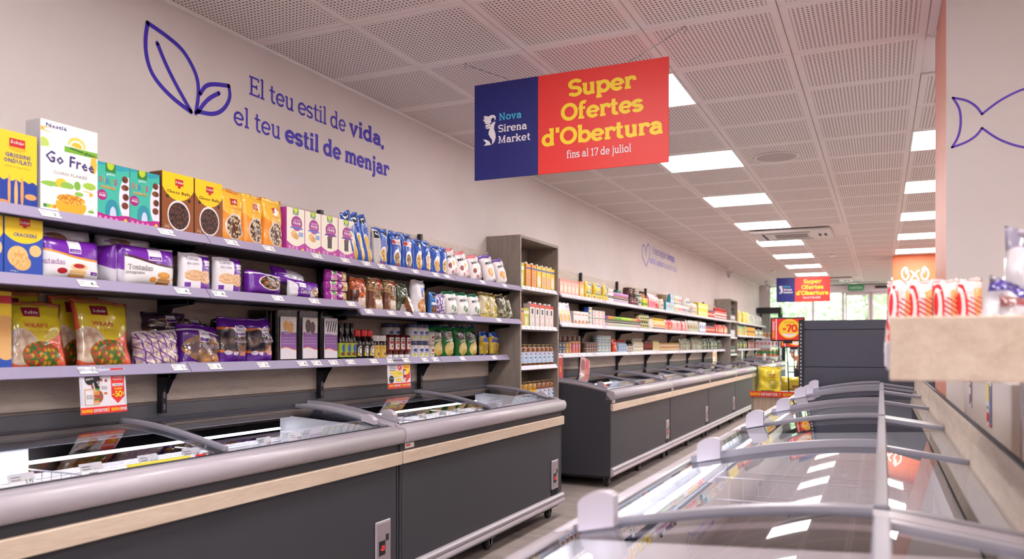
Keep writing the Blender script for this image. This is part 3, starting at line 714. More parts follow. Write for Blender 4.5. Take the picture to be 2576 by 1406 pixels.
# ================================================================== WALL SHELVING
M_oak = wood('weathered_oak', 'b5a69a', '94857a', (9, 1, 9), .6); M_oakb = wood('weathered_oak_light', 'ddd2c8', 'c0b2a6', (9, 1, 9), .6)
M_oakv = wood('grey_oak_vertical', 'a1968d', '857a72', (10, 10, 1), .6)
M_shelf = mat('dark_shelf_metal', '2a2a33', .5); M_rail = mat('lilac_price_rail', 'a39bb8', .3, spec=.6); M_upr = mat('upright_black', '1d1f28', .5)
M_railp = mat('pale_price_rail', 'cfc8d6', .35)
def shelf_mesh(L, D, H, lipw=.036):
    """board with bracket-side thickness; local x: 0 = front edge, -D = wall; y 0..L; z 0 = shelf surface"""
    b = MB(); b.box(-D, -.012, 0.004, L-.004, -.03, 0, b=.003)
    return b
def price_tag_mesh(w, h, name, price, dens=1.):
    b = MB(); b.box(-.0004, .0006, -w/2, w/2, -h/2, h/2)
    f = lambda u, z: (.0010, u, z)
    a, c = price.split('.')
    put_text(b, sans(a, True), w*.14, -h*.26, h*.52, f, 1); put_text(b, sans('.'+c, True), w*.14+h*.42, -h*.26, h*.27, f, 1)
    for q in range(2):
        b.box(.0006, .0009, -w*.45, -w*.45+w*(.34-.1*q), h*(.22-.34*q), h*(.22-.34*q)+h*.05, 1)
    return b.mesh(name, [M_paper, M_ink])
TAGS = [price_tag_mesh(.072, .032, 'price_tag', p) for p in ('4.79', '3.99', '2.88', '5.29', '5.52', '3.00', '1.35', '4.55', '4.95', '4.80', '3.35', '2.65', '4.98', '1.75', '3.95', '4.10')]
def bracket(b, y, z, D):
    b.poly([(-D, y, z), (-.08, y, z), (-.09, y, z-.02), (-D+.05, y, z-.035), (-D+.02, y, z-.09), (-D, y, z-.10)])
    b.poly([(-D, y+.006, z), (-.08, y+.006, z), (-.09, y+.006, z-.02), (-D+.05, y+.006, z-.035), (-D+.02, y+.006, z-.09), (-D, y+.006, z-.10)][::-1])
    b.box(-D, -.09, y, y+.006, z-.02, z)
def bay(y0, L, shelves, label, tags, pale=False, group='wall shelving bays'):
    """shelves: list of (z_top_of_rail, front_x); wall unit of planks, uprights and shelves"""
    r = empty('shelving_bay', (XW, y0, 0), 0, label, 'shelving', group)
    for (z0, z1, mm) in ((.98, 1.145, M_oakb), (1.15, 1.42, M_oak), (1.425, 1.68, M_oak), (1.685, 1.95, M_oakb)):
        b = MB(); b.box(.004, .028, .006, L-.006, z0, z1-.002, b=.002); b.build('back_plank', mm, r)
    b = MB(); b.box(.03, .058, -.013, .013, .93, 1.956)
    for q in range(20): b.box(.057, .0585, -.004, .004, .945+.05*q, .97+.05*q, 1)
    b.build('slotted_upright', [M_upr, mat('slot_gap', '8d8794', .6)], r)
    b = MB(); b.box(.002, .0215, 0, L, .90, .968, b=.003); b.build('kick_panel', M_riser, r)
    for si, (zr, xf) in enumerate(shelves):
        D = xf-XW; zs = zr-.012
        b = shelf_mesh(L, D-.03, 0); bracket(b, .012, -.03, D-.04); bracket(b, L-.02, -.03, D-.04)
        s = b.build('shelf', M_shelf, r, (D, 0, zs))
        lx = .022; b = MB(); b.extrude_y([(-.012, .012), (-.008, .012), (lx, -.026), (lx-.003, -.029), (-.012, -.008)][::-1], .003, L-.003); b.build('price_rail', M_railp if pale else M_rail, s, (0, 0, 0))
        ang = math.atan2(.034, .038)
        for (ty, ti) in tags[si]:
            inst('price_tag', TAGS[ti % len(TAGS)], s, (.0088, ty, -.006), (0, -ang+.0, 0))
    return r
BY = [.40, 1.43, 2.485, 3.545, 4.59]; BL = [1.03, 1.055, 1.06, 1.045, 1.063]
SX1, SX2 = -2.53, -2.635
tg = {1: [[(.05, 0), (.36, 1), (.84, 2)], [(.5, 7), (.92, 8)], [(.58, 12), (1.0, 13)]],
      2: [[(.13-.0, 3), (.36, 4), (.70, 5), (.93, 6)], [(.06, 9), (.42, 10), (.68, 10), (.98, 11)], [(.14, 14), (.44, 14), (.72, 15), (.83, 15), (.97, 4)]],
      3: [[(.06, 2), (.2, 7), (.33, 2), (.56, 2), (.80, 9), (.94, 2)], [(.08, 6), (.3, 1), (.48, 5), (.64, 7), (.76, 2), (.87, 2), (.99, 6)], [(.06, 2), (.28, 5), (.44, 5), (.62, 2), (.84, 7), (.97, 9)]],
      4: [[(.4, 2), (.76, 5)], [(.2, 7), (.66, 1)], [(.3, 6), (.8, 7)]], 0: [[(.5, 1)], [(.4, 2)], [(.6, 3)]]}
for i in range(5):
    zm = 1.453 if i < 3 else 1.42
    bay(BY[i], BL[i], [(1.676, SX1), (zm, SX1), (1.146, SX2)], ['wall shelving bay cut by the left edge of the frame', 'wall shelving bay of cereal boxes, rusks and tortilla wraps', 'wall shelving bay of oat bags, rice cakes and bread packs', 'wall shelving bay of blue pasta bags, bottles and ketchup', 'wall shelving bay of crisps bags beside the wooden tower'][i], tg[i])
for i in range(7):
    L = (15.15-6.49)/7; random.seed(40+i)
    tt = [[(.07+.085*q+random.uniform(-.01, .01), random.randrange(16)) for q in range(13)] for _ in range(3)]
    bay(6.49+L*i, L, [(1.676, SX1), (1.42, SX1), (1.146, SX2)], '%s wall shelving bay past the wooden shelf tower' % ORD[i], tt, True, 'wall shelving bays past the first tower')
for i in range(3):
    L = (20.0-15.97)/3; tt = [[(.1+.14*q, q) for q in range(8)] for _ in range(3)]
    bay(15.97+L*i, L, [(1.676, SX1), (1.42, SX1), (1.146, SX2)], '%s wall shelving bay past the small far tower' % ORD[i], tt, True, 'wall shelving bays near the window')
# wooden towers
def tower(y0, W_, label, tagsn):
    xf = -2.535; D = xf-XW; r = empty('shelf_tower', (XW, y0, 0), 0, label, 'shelving')
    for y in (0, W_-.022):
        b = MB(); b.box(.003, D, y, y+.022, 0, 2.075, b=.001); b.build('side_panel', M_oakv, r)
    b = MB(); b.box(.003, D, .022, W_-.022, 2.053, 2.075); b.build('top_panel', M_oakv, r)
    b = MB(); b.box(.003, .012, .022, W_-.022, .0, 2.053); b.build('back_panel', M_oakv, r)
    for si, zr in enumerate((1.686, 1.374, 1.058, .76, .40)):
        b = MB(); b.box(.012, D-.014, .022, W_-.022, zr-.04, zr-.018); s = b.build('shelf', M_oakv, r)
        b = MB(); b.extrude_y([(D-.016, zr), (D-.012, zr), (D+.002, zr-.032), (D-.004, zr-.034), (D-.016, zr-.02)][::-1], .024, W_-.024); b.build('price_rail', M_railp, s)
        for q in range(tagsn if si < 2 else 1):
            inst('price_tag', TAGS[(q*3+si) % 16], s, (D-.0035, .08+.09*q if si < 2 else W_*.5, zr-.015), (0, -math.atan2(.014, .032), 0))
    return r
tower(5.66, .81, 'tall grey oak shelf tower holding drink cartons and jars', 8)
tower(15.15, .8, 'small-looking far grey oak tower by the red bottles', 6)
# ================================================================== HANGING OFFER SIGNS
def poly_pts(mb, pts, m, fn): mb.add2d(pts, [tuple(range(len(pts)))], fn, m)
def tri_fill(mb, pts, m, fn):
    from mathutils.geometry import tessellate_polygon
    t = tessellate_polygon([[Vector((p[0], p[1], 0)) for p in pts]]); mb.add2d(pts, [tuple(x) for x in t], fn, m)
def offer_sign(loc, label):
    """sign 1.01 wide, .49 high; local origin at its upper left corner"""
    r = empty('hanging_sign', loc, 0, label, 'sign', 'hanging opening-offer signs'); x0, z0 = -1.907, 2.557
    b = MB(); b.box(0, .355, 0, .006, -.49, 0, 0, b=.001); b.build('navy_panel', M_blue, r)
    b = MB(); b.box(.355, 1.012, 0, .006, -.49, 0, 0, b=.001); b.build('red_panel', mat('red_panel', 'e8332e', .45), r)
    f = lambda x, z: (x, -.0015, z)
    b = MB(); Y = 0
    def T(s, l, rr, base, cap, m, bold=True, w=None): put_text(b, slab(s, bold, w), l-x0, base-z0, cap, f, m, width=rr-l)
    T('Super', -1.388, -1.054, 2.432, .082, 0, w=150); T('Ofertes', -1.428, -1.016, 2.318, .082, 0, w=150); T("d'Obertura", -1.53, -.92, 2.203, .082, 0, w=150)
    b.build('heading_lettering', [M_yel, M_wprint, M_cyan], r); b = MB()
    T('fins al 17 de juliol', -1.40, -1.073, 2.133, .037, 1, w=105)
    b.build('date_lettering', [M_yel, M_wprint, M_cyan], r); b = MB()
    T('Nova', -1.768, -1.64, 2.361, .036, 2, w=110); T('Sirena', -1.770, -1.610, 2.301, .037, 1, w=115); T('Market', -1.772, -1.592, 2.245, .037, 1, w=115)
    b.build('brand_lettering', [M_yel, M_wprint, M_cyan], r)
    b = MB()
    for pts in ([(-1.863, 2.37), (-1.846, 2.375), (-1.858, 2.379), (-1.844, 2.382), (-1.856, 2.389), (-1.844, 2.394), (-1.827, 2.388), (-1.81, 2.394), (-1.795, 2.393), (-1.785, 2.383), (-1.785, 2.37), (-1.792, 2.361), (-1.790, 2.372), (-1.797, 2.380), (-1.806, 2.377), (-1.812, 2.368), (-1.809, 2.356), (-1.82, 2.350), (-1.832, 2.350), (-1.849, 2.355), (-1.844, 2.361), (-1.858, 2.371)],
                [(-1.809, 2.347), (-1.82, 2.349), (-1.841, 2.347), (-1.845, 2.34), (-1.834, 2.336), (-1.822, 2.339)],
                [(-1.786, 2.355), (-1.794, 2.359), (-1.804, 2.353), (-1.817, 2.339), (-1.829, 2.334), (-1.846, 2.334), (-1.836, 2.326), (-1.817, 2.326), (-1.824, 2.313), (-1.826, 2.298), (-1.817, 2.282), (-1.806, 2.268), (-1.804, 2.242), (-1.791, 2.258), (-1.785, 2.277), (-1.787, 2.299), (-1.795, 2.321), (-1.793, 2.338)],
                [(-1.857, 2.274), (-1.839, 2.271), (-1.822, 2.261), (-1.81, 2.242), (-1.853, 2.241), (-1.839, 2.254)]):
        tri_fill(b, [(x-x0, z-z0) for x, z in pts], 0, f)
    b.build('logo', M_wprint, r)
    return r
s1 = offer_sign((-1.907, 3.68, 2.557), 'large blue and red hanging offer sign near the camera')
b = MB(); b.tube([(.206, .003, -.010), (.19, .003, .008), (-.05, .06, .125), (-.095, .09, .150), (-.10, .09, .163)], .0022, 6); b.tube([(-.10, .09, .163), (-.105, .085, .14), (-.09, .085, .125)], .0018, 5)
b.build('hanging_wire', M_steel, s1)
b = MB(); b.tube([(.815, .003, -.012), (.82, .003, .006), (.87, .02, .03), (1.05, .085, .148), (1.067, .09, .163)], .0022, 6); b.tube([(1.067, .09, .163), (1.075, .085, .14), (1.06, .085, .125)], .0018, 5)
b.build('hanging_wire', M_steel, s1)
s2 = offer_sign((-1.935, 17.0, 2.575), 'small-looking blue and red hanging offer sign near the entrance')
for x in (.2, .82):
    b = MB(); b.tube([(x, .003, -.01), (x, .003, .15)], .003, 5); b.build('hanging_wire', M_steel, s2)

# ================================================================== RIGHT-HAND GONDOLA, DARK BACK PANEL, TABLE
M_beige = wood('pale_oak', 'd6c6b4', 'bda998', (9, 1, 9), .55)
r = empty('island_divider', (.228, .4, 0), 0, 'low pale wooden divider wall behind the right-hand freezers', 'partition')
for k_ in range(3):
    b = MB(); b.box(0, .009, .02+2.17*k_, 2.18+2.17*k_, .0, 1.0, b=.001); b.build('wood_panel', M_beige, r)
b = MB(); b.box(-.002, .009, .02, 6.55, 1.001, 1.006); b.build('shadow_gap', M_ink, r)
# poster rail behind it
r = empty('poster_board', (.30, 2.4, 0), 0, 'pale board with small posters above the wooden divider', 'board')
b = MB(); b.box(0, .03, 0, 1.28, .0, 1.12, b=.003); b.build('panel', mat('board_white', 'd8cbc6', .6), r)
def flat_poster(par, name, fn, w, h, rects, mats_):
    b = MB()
    for (x0, x1, z0, z1, m) in rects: b.add2d([(x0*w, z0*h), (x1*w, z0*h), (x1*w, z1*h), (x0*w, z1*h)], [(0, 1, 2, 3)], fn, m)
    return b.build(name, mats_, par)
pm = [mat('poster_white', 'e8e6ee', .4), M_red, mat('poster_blue', '6d7fb5', .4), M_yel, M_gray]
fn = lambda u, z: (-.002-.0004*0, 1.42-u, .985+z)
def lay(u, z, k=0): return (-.002, 1.42-u, .985+z)
flat_poster(r, 'leaflet', lambda u, z: (-.002, 1.05-u, .99+z), .09, .12, [(0, 1, 0, 1, 0)], pm)
flat_poster(r, 'leaflet', lambda u, z: (-.003, 1.05-u, .99+z), .09, .12, [(.1, .9, .62, .7, 4), (.7, .9, .2, .95, 1), (.1, .6, .1, .4, 2), (.1, .6, .75, .9, 4)], pm)
flat_poster(r, 'leaflet', lambda u, z: (-.002, .50-u, .97+z), .12, .14, [(0, 1, 0, 1, 0)], pm)
flat_poster(r, 'leaflet', lambda u, z: (-.003, .50-u, .97+z), .12, .14, [(.1, .5, .55, .95, 3), (.6, .95, .1, .9, 2), (.05, .5, .1, .3, 1), (.05, .5, .38, .44, 4), (.55, .95, .02, .08, 1)], pm)

r = empty('gondola_back', (0, 7.02, 0), 0, 'charcoal metal gondola back panel with slotted edge behind the right-hand freezers', 'shelving')
M_gd = speckle('charcoal_panel', '454654', '40414e', 60, .55)
for z0, z1 in ((.05, .52), (.523, 1.04), (1.043, 1.345), (1.348, 1.425)):
    b = MB(); b.box(-.585, .6, 0, .03, z0, z1-.002, b=.002); b.build('metal_panel', M_gd, r)
b = MB(); b.box(-.585, .6, .012, .028, .05, 1.42); b.build('backing_sheet', M_upr, r)
b = MB(); b.box(-.622, -.586, -.012, .03, 0, 1.43)
for q in range(46): b.box(-.610, -.600, -.0135, -.012, .03+.03*q, .045+.03*q, 1)
b.build('slotted_upright', [M_upr, mat('slot_light', 'b9b4c0', .6)], r)

# offer table
r = empty('display_table', (-1.03, 7.35, 0), -.09, 'pale oak display table with red and yellow offer band', 'table')
b = MB(); b.box(0, .80, .0, .02, .0, .80, b=.001); b.build('front_panel', wood('oak_vertical', 'c9b4a1', 'ab9686', (11, 11, 1), .55), r)
b = MB(); b.box(-.02, .0, -.004, .62, 0, .80, b=.002); b.build('side_panel', M_oakv, r)
b = MB(); b.box(-.02, .80, -.0, .62, .785, .80, b=.001); b.build('tabletop', M_beige, r)
b = MB(); b.box(-.03, .82, -.012, -.004, .765, .815); bd = b.build('offer_band', mat('offer_red', 'e23a2a', .45), r)
b = MB(); f = lambda x, z: (x, -.0135, z)
put_text(b, slab('SUPER', True, 150), -.155+.13, .778, .022, f, 0, width=.085, slant=.0)
for q in range(3):
    x = .065+.30*q
    put_text(b, slab('OFERTES', True, 150), x-.0, .778, .022, f, 1, width=.145); put_text(b, slab('!', True, 170), x+.155, .776, .028, f, 0, width=.012, slant=.15)
    if q < 2: put_text(b, slab('SUPER', True, 150), x+.19, .778, .022, f, 0, width=.10)
b.build('band_lettering', [M_yel, M_wprint], r)
b = MB(); b.box(-.01, .79, .59, .596, .80, .98); b.box(-.012, -.008, .0, .59, .80, .98); b.build('clear_guard', thin_glass('clear_acrylic', 'eef2fb', 1.3), r)

def promo_stand(x, y, z0, zs, label):
    r = empty('sign_stand', (x, y, z0), -.05, label, 'sign'); b = MB(); b.tube([(0, 0, 0), (-.01, 0, zs*.6)], .006, 8); b.tube([(-.01, 0, zs*.55), (-.02, 0, zs)], .0045, 8); b.build('pole', M_black, r)
    b = MB(); b.box(-.16, .135, -.008, .008, zs-.0, zs+.215, b=.012); fr = b.build('sign_frame', M_black, r)
    b = MB(); b.box(-.05, .03, -.006, .008, zs-.02, zs+.002); b.build('clamp', M_black, fr)
    f = lambda u, z: (-.16+u, -.0085, zs+z); g = lambda u, z: (-.16+u, -.0092, zs+z); h = lambda u, z: (-.16+u, -.0099, zs+z); h2 = lambda u, z: (-.16+u, -.0105, zs+z)
    b = MB(); b.add2d([(.012, .012), (.283, .012), (.283, .203), (.012, .203)], [(0, 1, 2, 3)], f, 0)
    b.add2d([(.048, .012), (.056, .012), (.056, .203), (.048, .203)], [(0, 1, 2, 3)], g, 1)
    c = [(.165+.092*math.cos(a*PI/20), .113+.088*math.sin(a*PI/20)) for a in range(40)]; b.add2d(c, [tuple(range(40))], g, 2)
    c = [(.165+.078*math.cos(a), .113+.076*math.sin(a)) for a in [PI+.62+(PI-1.24)*i/16 for i in range(17)]]; b.add2d(c, [tuple(range(17))], h, 1)
    put_text(b, slab('-70', True, 165), .170, .083, .068, h2, 0, width=.128, center=True); put_text(b, sans('%', True), .228, .088, .028, h2, 0, width=.026)
    put_text(b, sans('2a unitat'), .165, .163, .017, h2, 3, width=.085, center=True)
    put_text(b, sans('COMBINABLES'), .165, .058, .008, h2, 0, width=.08, center=True)
    vert = lambda u, z: (-.16+.038-z, -.0098, zs+.03+u)
    put_text(b, slab('SUPER', True, 150), 0, 0, .017, vert, 2, width=.06); put_text(b, slab('OFERTES', True, 150), .066, 0, .017, vert, 1, width=.085)
    b.build('poster', [M_red, M_wprint, mat('sign_yellow', 'f6c82f', .45), mat('ochre_print', 'a06a1a', .5)], fr)
    return r
promo_stand(-.76, 7.62, .80, .455, 'red and yellow minus seventy percent sign on a black pole over the display table')
# second table with its own stand further back
r = empty('display_table', (-1.2, 9.3, 0), 0, 'second display table mostly hidden behind the charcoal gondola panel', 'table')
b = MB(); b.box(0, .9, 0, .7, .74, .78, b=.003); b.build('tabletop', M_beige, r)
for x in (.03, .81):
    for y in (.03, .61): b = MB(); b.box(x, x+.06, y, y+.06, 0, .74, b=.004); b.build('leg', M_beige, r)
promo_stand(-.89, 9.6, .78, .41, 'second red and yellow offer sign lower and behind the first one')

# ================================================================== HANGING POSTERS ON THE BOTTOM SHELF
M_psky = mat('poster_sky', 'd5dbee', .3, coat=.4); M_pwhite = mat('poster_paper', 'ece9f1', .3, coat=.4); M_pred = mat('poster_red', 'e32a2b', .3, coat=.4)
def round_rect(x0, x1, y0, y1): return [(x0, y0), (x1, y0), (x1, y1), (x0, y1)]
def ell(cx, cy, rx, ry, n=24): return [(cx+rx*math.cos(2*PI*i/n), cy+ry*math.sin(2*PI*i/n)) for i in range(n)]
def P(mb, pts, m, k, L): mb.add2d(pts, [tuple(range(len(pts)))], (lambda u, z: (.0006+.0004*k, u, z)), m)
def pose(r, label): return r
def big_poster():
    w, h = .20, .165
    r = empty('offer_poster', (-2.612, 1.972, .968), 0, 'hanging red and white minus fifty percent poster of meat-free burgers', 'poster', 'hanging shelf posters'); r.rotation_euler = (0, math.radians(-4), math.radians(2))
    b = MB(); b.box(-.0005, .0005, 0, w, 0, h); b.build('sheet', M_pwhite, r)
    ms = [M_psky, M_pred, M_yel, M_wprint, M_black, mat('kraft_print', 'd9b089', .5), mat('patty_print', '9c5546', .5), mat('bun_print', 'd9893a', .5), M_green, M_pwhite, M_ink]
    b = MB(); f2 = lambda k: (lambda u, z: (.0007+.0004*k, u*w, z*h))
    def A(pts, m, k=0): b.add2d(pts, [tuple(range(len(pts)))], f2(k), m)
    A(round_rect(0, .06, .2, 1), 0); A(round_rect(0, 1, .9, 1), 0); A(round_rect(.93, 1, .2, 1), 0)
    A(round_rect(0, 1, 0, .155), 1, 1)
    A([(.665, 1), (.665, .36), (.80, .20), (.96, .36), (.96, 1)][::-1], 1, 1)
    A([(.25, .86), (.40, .93), (.52, .42), (.36, .38)][::-1], 4, 1); A([(.22, .70), (.26, .72), (.34, .38), (.29, .37)][::-1], 6, 1)
    A(ell(.205, .78, .10, .135), 4, 2)
    A(round_rect(.41, .60, .36, .70), 9, 2); A([(.41, .58), (.43, .70), (.58, .70), (.61, .58)], 9, 3); A(ell(.455, .74, .03, .045), 6, 1); A(ell(.555, .72, .03, .045), 6, 1); A(round_rect(.50, .57, .42, .47), 7, 4); A(round_rect(.50, .57, .44, .455), 6, 5)
    A(round_rect(.09, .40, .20, .56), 5, 3); A(round_rect(.105, .265, .21, .53), 9, 4)
    A(ell(.40, .38, .08, .13), 6, 4); A([(.29, .42), (.31, .49), (.36, .51), (.40, .49), (.40, .44), (.40, .42)][::-1], 7, 5); A(round_rect(.28, .40, .37, .42), 6, 5); A(round_rect(.28, .40, .335, .36), 1, 5); A(round_rect(.28, .40, .30, .335), 8, 5); A(round_rect(.28, .39, .27, .30), 7, 5)
    A(round_rect(.33, .40, .52, .56), 8, 5)
    A(round_rect(.69, .93, .595, .655), 9, 2)
    def T(t, x, y, hh, m, wd, k=6, rot=0.): put_text(b, t, x*w, y*h, hh*h, lambda u, z: (.0007+.0004*k, u, z), m, width=wd*w, center=True, rot=rot)
    for i, s_ in enumerate(('Beyond Sausage,', 'Beyond burger', 'o carn picada', 'Beyond Meat')): T(slab(s_, False, 95), .81, .92-.062*i, .035, 3, (.26, .24, .21, .21)[i])
    T(sans('COMBINABLES'), .81, .61, .032, 10, .21); T(slab('2a unitat', True), .81, .515, .05, 2, .17); T(slab('-50', True, 150), .785, .35, .135, 2, .22); T(sans('%', True), .925, .39, .07, 2, .05)
    T(slab('SUPER', True, 160), .125, .04, .065, 2, .22); T(slab('OFERTES', True, 160), .405, .04, .065, 3, .30); T(slab('!', True, 170), .58, .03, .09, 2, .03); T(slab('SUPER', True, 160), .73, .04, .065, 2, .18); T(slab('OFER', True, 160), .91, .04, .065, 3, .155)
    T(sans('BARBACOA', True), .205, .755, .05, 3, .16, rot=.12); T(sans('BEYOND', True), .41, .68, .05, 3, .12, rot=.1); T(sans('MINCE', True), .42, .62, .05, 3, .09, rot=.1)
    T(sans('BEYOND'), .185, .385, .04, 10, .12); T(sans('BURGER'), .185, .335, .04, 10, .12); T(sans('BEYOND'), .505, .57, .035, 10, .12); T(sans('SAUSAGE'), .505, .53, .035, 10, .12)
    b.build('print', ms, r)
    b = MB()
    for y in (.055, .10): b.tube([(0, y-.012, h-.004), (-.006, y, h+.012), (0, y+.012, h-.004)], .0018, 5)
    b.build('clip', mat('clear_clip', 'dfe0ea', .2), r)
big_poster()
def small_poster():
    w, h = .118*1.55, .170
    r = empty('offer_poster', (-2.62, 4.02-.06, .962), 0, 'small hanging gift-offer poster with a yellow oval under the ketchup', 'poster', 'hanging shelf posters'); r.rotation_euler = (0, math.radians(-3), 0)
    w = .25; b = MB(); b.box(-.0005, .0005, 0, w, 0, h); b.build('sheet', M_pwhite, r)
    ms = [M_blue, M_pred, M_yel, M_wprint, M_black, mat('cheese_print', 'ead24e', .5), M_ink, mat('sauce_print', '6b1c1c', .4), mat('dark_red_print', 'b5232c', .5)]
    b = MB()
    def A(pts, m, k=0): b.add2d(pts, [tuple(range(len(pts)))], lambda u, z: (.0007+.0004*k, u*w, z*h), m)
    def T(t, x, y, hh, m, wd, k=6, rot=0.): put_text(b, t, x*w, y*h, hh*h, lambda u, z: (.0007+.0004*k, u, z), m, width=wd*w, center=True, rot=rot)
    A(round_rect(0, .68, .86, 1), 4); A(round_rect(0, 1, 0, .19), 1); A([(.68, 1), (.68, .34), (.80, .20), (.97, .36), (1, 1)][::-1], 1, 1); A(ell(.83, .71, .145, .235), 2, 2)
    A([(.43, .82), (.62, .82), (.62, .68), (.53, .62), (.43, .68)], 1, 2)
    for (x, y) in ((.12, .50), (.36, .50), (.26, .40), (.44, .42), (.36, .24)): A(round_rect(x, x+.22, y, y+.12), 5, 2+int(x*9) % 3)
    A(ell(.15, .33, .10, .13), 4, 6); A([(.68, .62), (.70, .66), (.77, .66), (.79, .62), (.77, .36), (.70, .36)][::-1], 7, 5); A(round_rect(.705, .765, .28, .36), 3, 5); A(round_rect(.70, .775, .46, .60), 3, 6)
    T(slab('PER LA COMPRA DE:', True), .36, .90, .055, 2, .56); T(slab('4', True), .485, .70, .10, 3, .07); T(sans('99', True), .57, .75, .06, 3, .07)
    T(slab('REGAL', True), .83, .70, .075, 1, .22); T(sans('-', True), .15, .33, .1, 3, .15)
    T(slab('SUPER', True, 160), .13, .07, .07, 2, .2); T(slab('OFERTES', True, 160), .38, .07, .07, 3, .27); T(slab('!', True, 170), .55, .055, .10, 2, .03); T(slab('SUPER', True, 160), .70, .07, .07, 2, .2); T(slab('OFER', True, 160), .90, .07, .07, 3, .17)
    for q in range(4): A(round_rect(.08, .38-.03*(q % 2), .80-.055*q, .815-.055*q), 6, 3)
    b.build('print', ms, r)
    b = MB(); b.box(-.002, .004, -.01, .012, h-.02, h+.02, b=.001); b.build('clip', mat('clear_clip', ''), r)
small_poster()
def far_poster(y, w, h, z, cols, label, tilt=0.):
    r = empty('offer_poster', (-2.62, y, z), 0, label, 'poster', 'hanging shelf posters'); r.rotation_euler = (tilt, 0, 0)
    b = MB(); b.box(-.0005, .0005, 0, w, 0, h); b.build('sheet', mat('poster_%s' % cols[0], cols[0], .25, coat=.6), r)
    b = MB(); P(b, round_rect(w*.55, w*.9, h*.1, h*.98), 0, 0, 0); P(b, ell(w*.3, h*.65, w*.22, h*.24), 1, 0, 0); put_text(b, slab('5', True), w*.62, h*.35, h*.2, lambda u, zz: (.0016, u, zz), 2)
    P(b, round_rect(w*.1, w*.5, h*.18, h*.3), 3, 0, 0); b.build('print', [mat('pr_'+cols[1], cols[1], .4), mat('pr_'+cols[2], cols[2], .4), M_yel, M_wprint], r)
far_poster(6.56, .24, .23, .90, ('4a3346', 'c03038', 'b5502f'), 'dark purple hanging poster with orange price beside the first tower')
far_poster(7.22, .28, .23, .90, ('b7a3a8', 'c85060', '8e5a5e'), 'glossy tilted hanging poster past the dark purple one', math.radians(-12))
far_poster(13.9, .35, .2, .92, ('d8a39a', 'e07a60', 'c46a5a'), 'small pink hanging poster near the far tower')
far_poster(17.0, .12, .26, .88, ('f0eef2', 'e8e4ea', 'dcd6de'), 'plain white hanging card past the far tower', math.radians(-8))

# ================================================================== FOREGROUND SHELF WITH SNACK SLEEVES
r = empty('display_shelf', (.012, 1.5, 0), 0, 'pale wooden display shelf in the right foreground, out of focus', 'shelving')
b = MB(); b.box(0, .95, 0, .012, 1.160, 1.268, b=.002); b.build('front_board', M_beige, r)
b = MB(); b.box(0.0, .95, .012, .85, 1.185, 1.2, b=.001); b.build('shelf_board', M_beige, r)
b = MB(); b.box(-.004, .0, .012, .6, 1.178, 1.225, b=.001); b.build('price_rail', M_railp, r)
for q in range(3):
    b = MB(); b.box(-.0065, -.004, .45+.085*q-.2, .515+.085*q-.2, 1.178, 1.225); b.build('price_tag', M_paper, r)
b = MB(); b.box(.30, .34, .3, .34, 0, 1.185); b.build('post', M_silver, r); b = MB(); b.box(.30, .34, .8, .84, 0, 1.185); b.build('post', M_silver, r)

# ================================================================== FAR END: FRAME, WHITE SHELVES, PERSON
r = empty('fridge_frame', (0, 20.62, 0), 0, 'tall black open frame standing by the shop window', 'fridge')
b = MB(); b.box(-2.80, -2.24, 0, .4, 2.0, 2.15, b=.005); b.build('header', M_black, r)
b = MB(); b.box(-2.31, -2.24, .0, .07, 0, 2.0, b=.004); b.build('post', M_black, r); b = MB(); b.box(-2.31, -2.24, .33, .4, 0, 2.0, b=.004); b.build('post', M_black, r)
b = MB(); b.box(-2.80, -2.74, .33, .4, 0, 2.0, b=.004); b.build('post', M_black, r)
b = MB(); b.box(-2.74, -2.31, .35, .36, 1.2, 2.0); b.build('pane', M_glass, r)
r = empty('door_gate', (-2.16, 20.5, 0), 0, 'slim black post beside the tall black frame', 'post')
b = MB(); b.box(-.035, .035, 0, .07, 0, 1.9, b=.004); b.build('post', M_black, r)
r = empty('window_shelf', (-2.80, 20.30, 0), 0, 'white three-tier shelf below the shop window', 'shelving')
for z in (.95, 1.18, 1.40): b = MB(); b.box(0, .58, 0, .28, z-.03, z, b=.003); b.build('shelf', M_white, r)
for x in (0, .56): b = MB(); b.box(x, x+.02, 0, .28, .0, 1.42); b.build('side_panel', M_white, r)
M_skin = mat('skin', 'c68b6a', .55); M_check = mat('checked_cloth', 'c9c3cb', .8); kk = NT(M_check)
tc = kk.node('ShaderNodeTexCoord'); ck = kk.node('ShaderNodeTexChecker'); ck.inputs['Scale'].default_value = 55; ck.inputs[1].default_value = (.75, .72, .75, 1); ck.inputs[2].default_value = (.05, .05, .07, 1)
kk.l.new(tc.outputs['Object'], ck.inputs[0]); kk.l.new(ck.outputs[0], kk.n['Principled BSDF'].inputs['Base Color'])
def skin_mesh(name, nodes, edges, m, parent, sub=2):
    me = bpy.data.meshes.new(name); me.from_pydata([n[:3] for n in nodes], edges, []); o = bpy.data.objects.new(name, me); COL.objects.link(o)
    sm = o.modifiers.new('s', 'SKIN')
    for i, n in enumerate(nodes): me.skin_vertices[0].data[i].radius = (n[3], n[4] if len(n) > 4 else n[3])
    me.skin_vertices[0].data[0].use_root = True; sb = o.modifiers.new('b', 'SUBSURF'); sb.levels = sub; sb.render_levels = sub
    bpy.context.view_layer.update()
    dg = bpy.context.evaluated_depsgraph_get(); me2 = bpy.data.meshes.new_from_object(o.evaluated_get(dg)); o.modifiers.clear(); o.data = me2
    me2.materials.clear(); me2.materials.append(m); me2.polygons.foreach_set('use_smooth', [True]*len(me2.polygons)); o.parent = parent; return o
pr = empty('person', (-1.22, 15.0, 0), 0, 'person in a black and white checked short-sleeved top with folded forearms, mostly hidden', 'person')
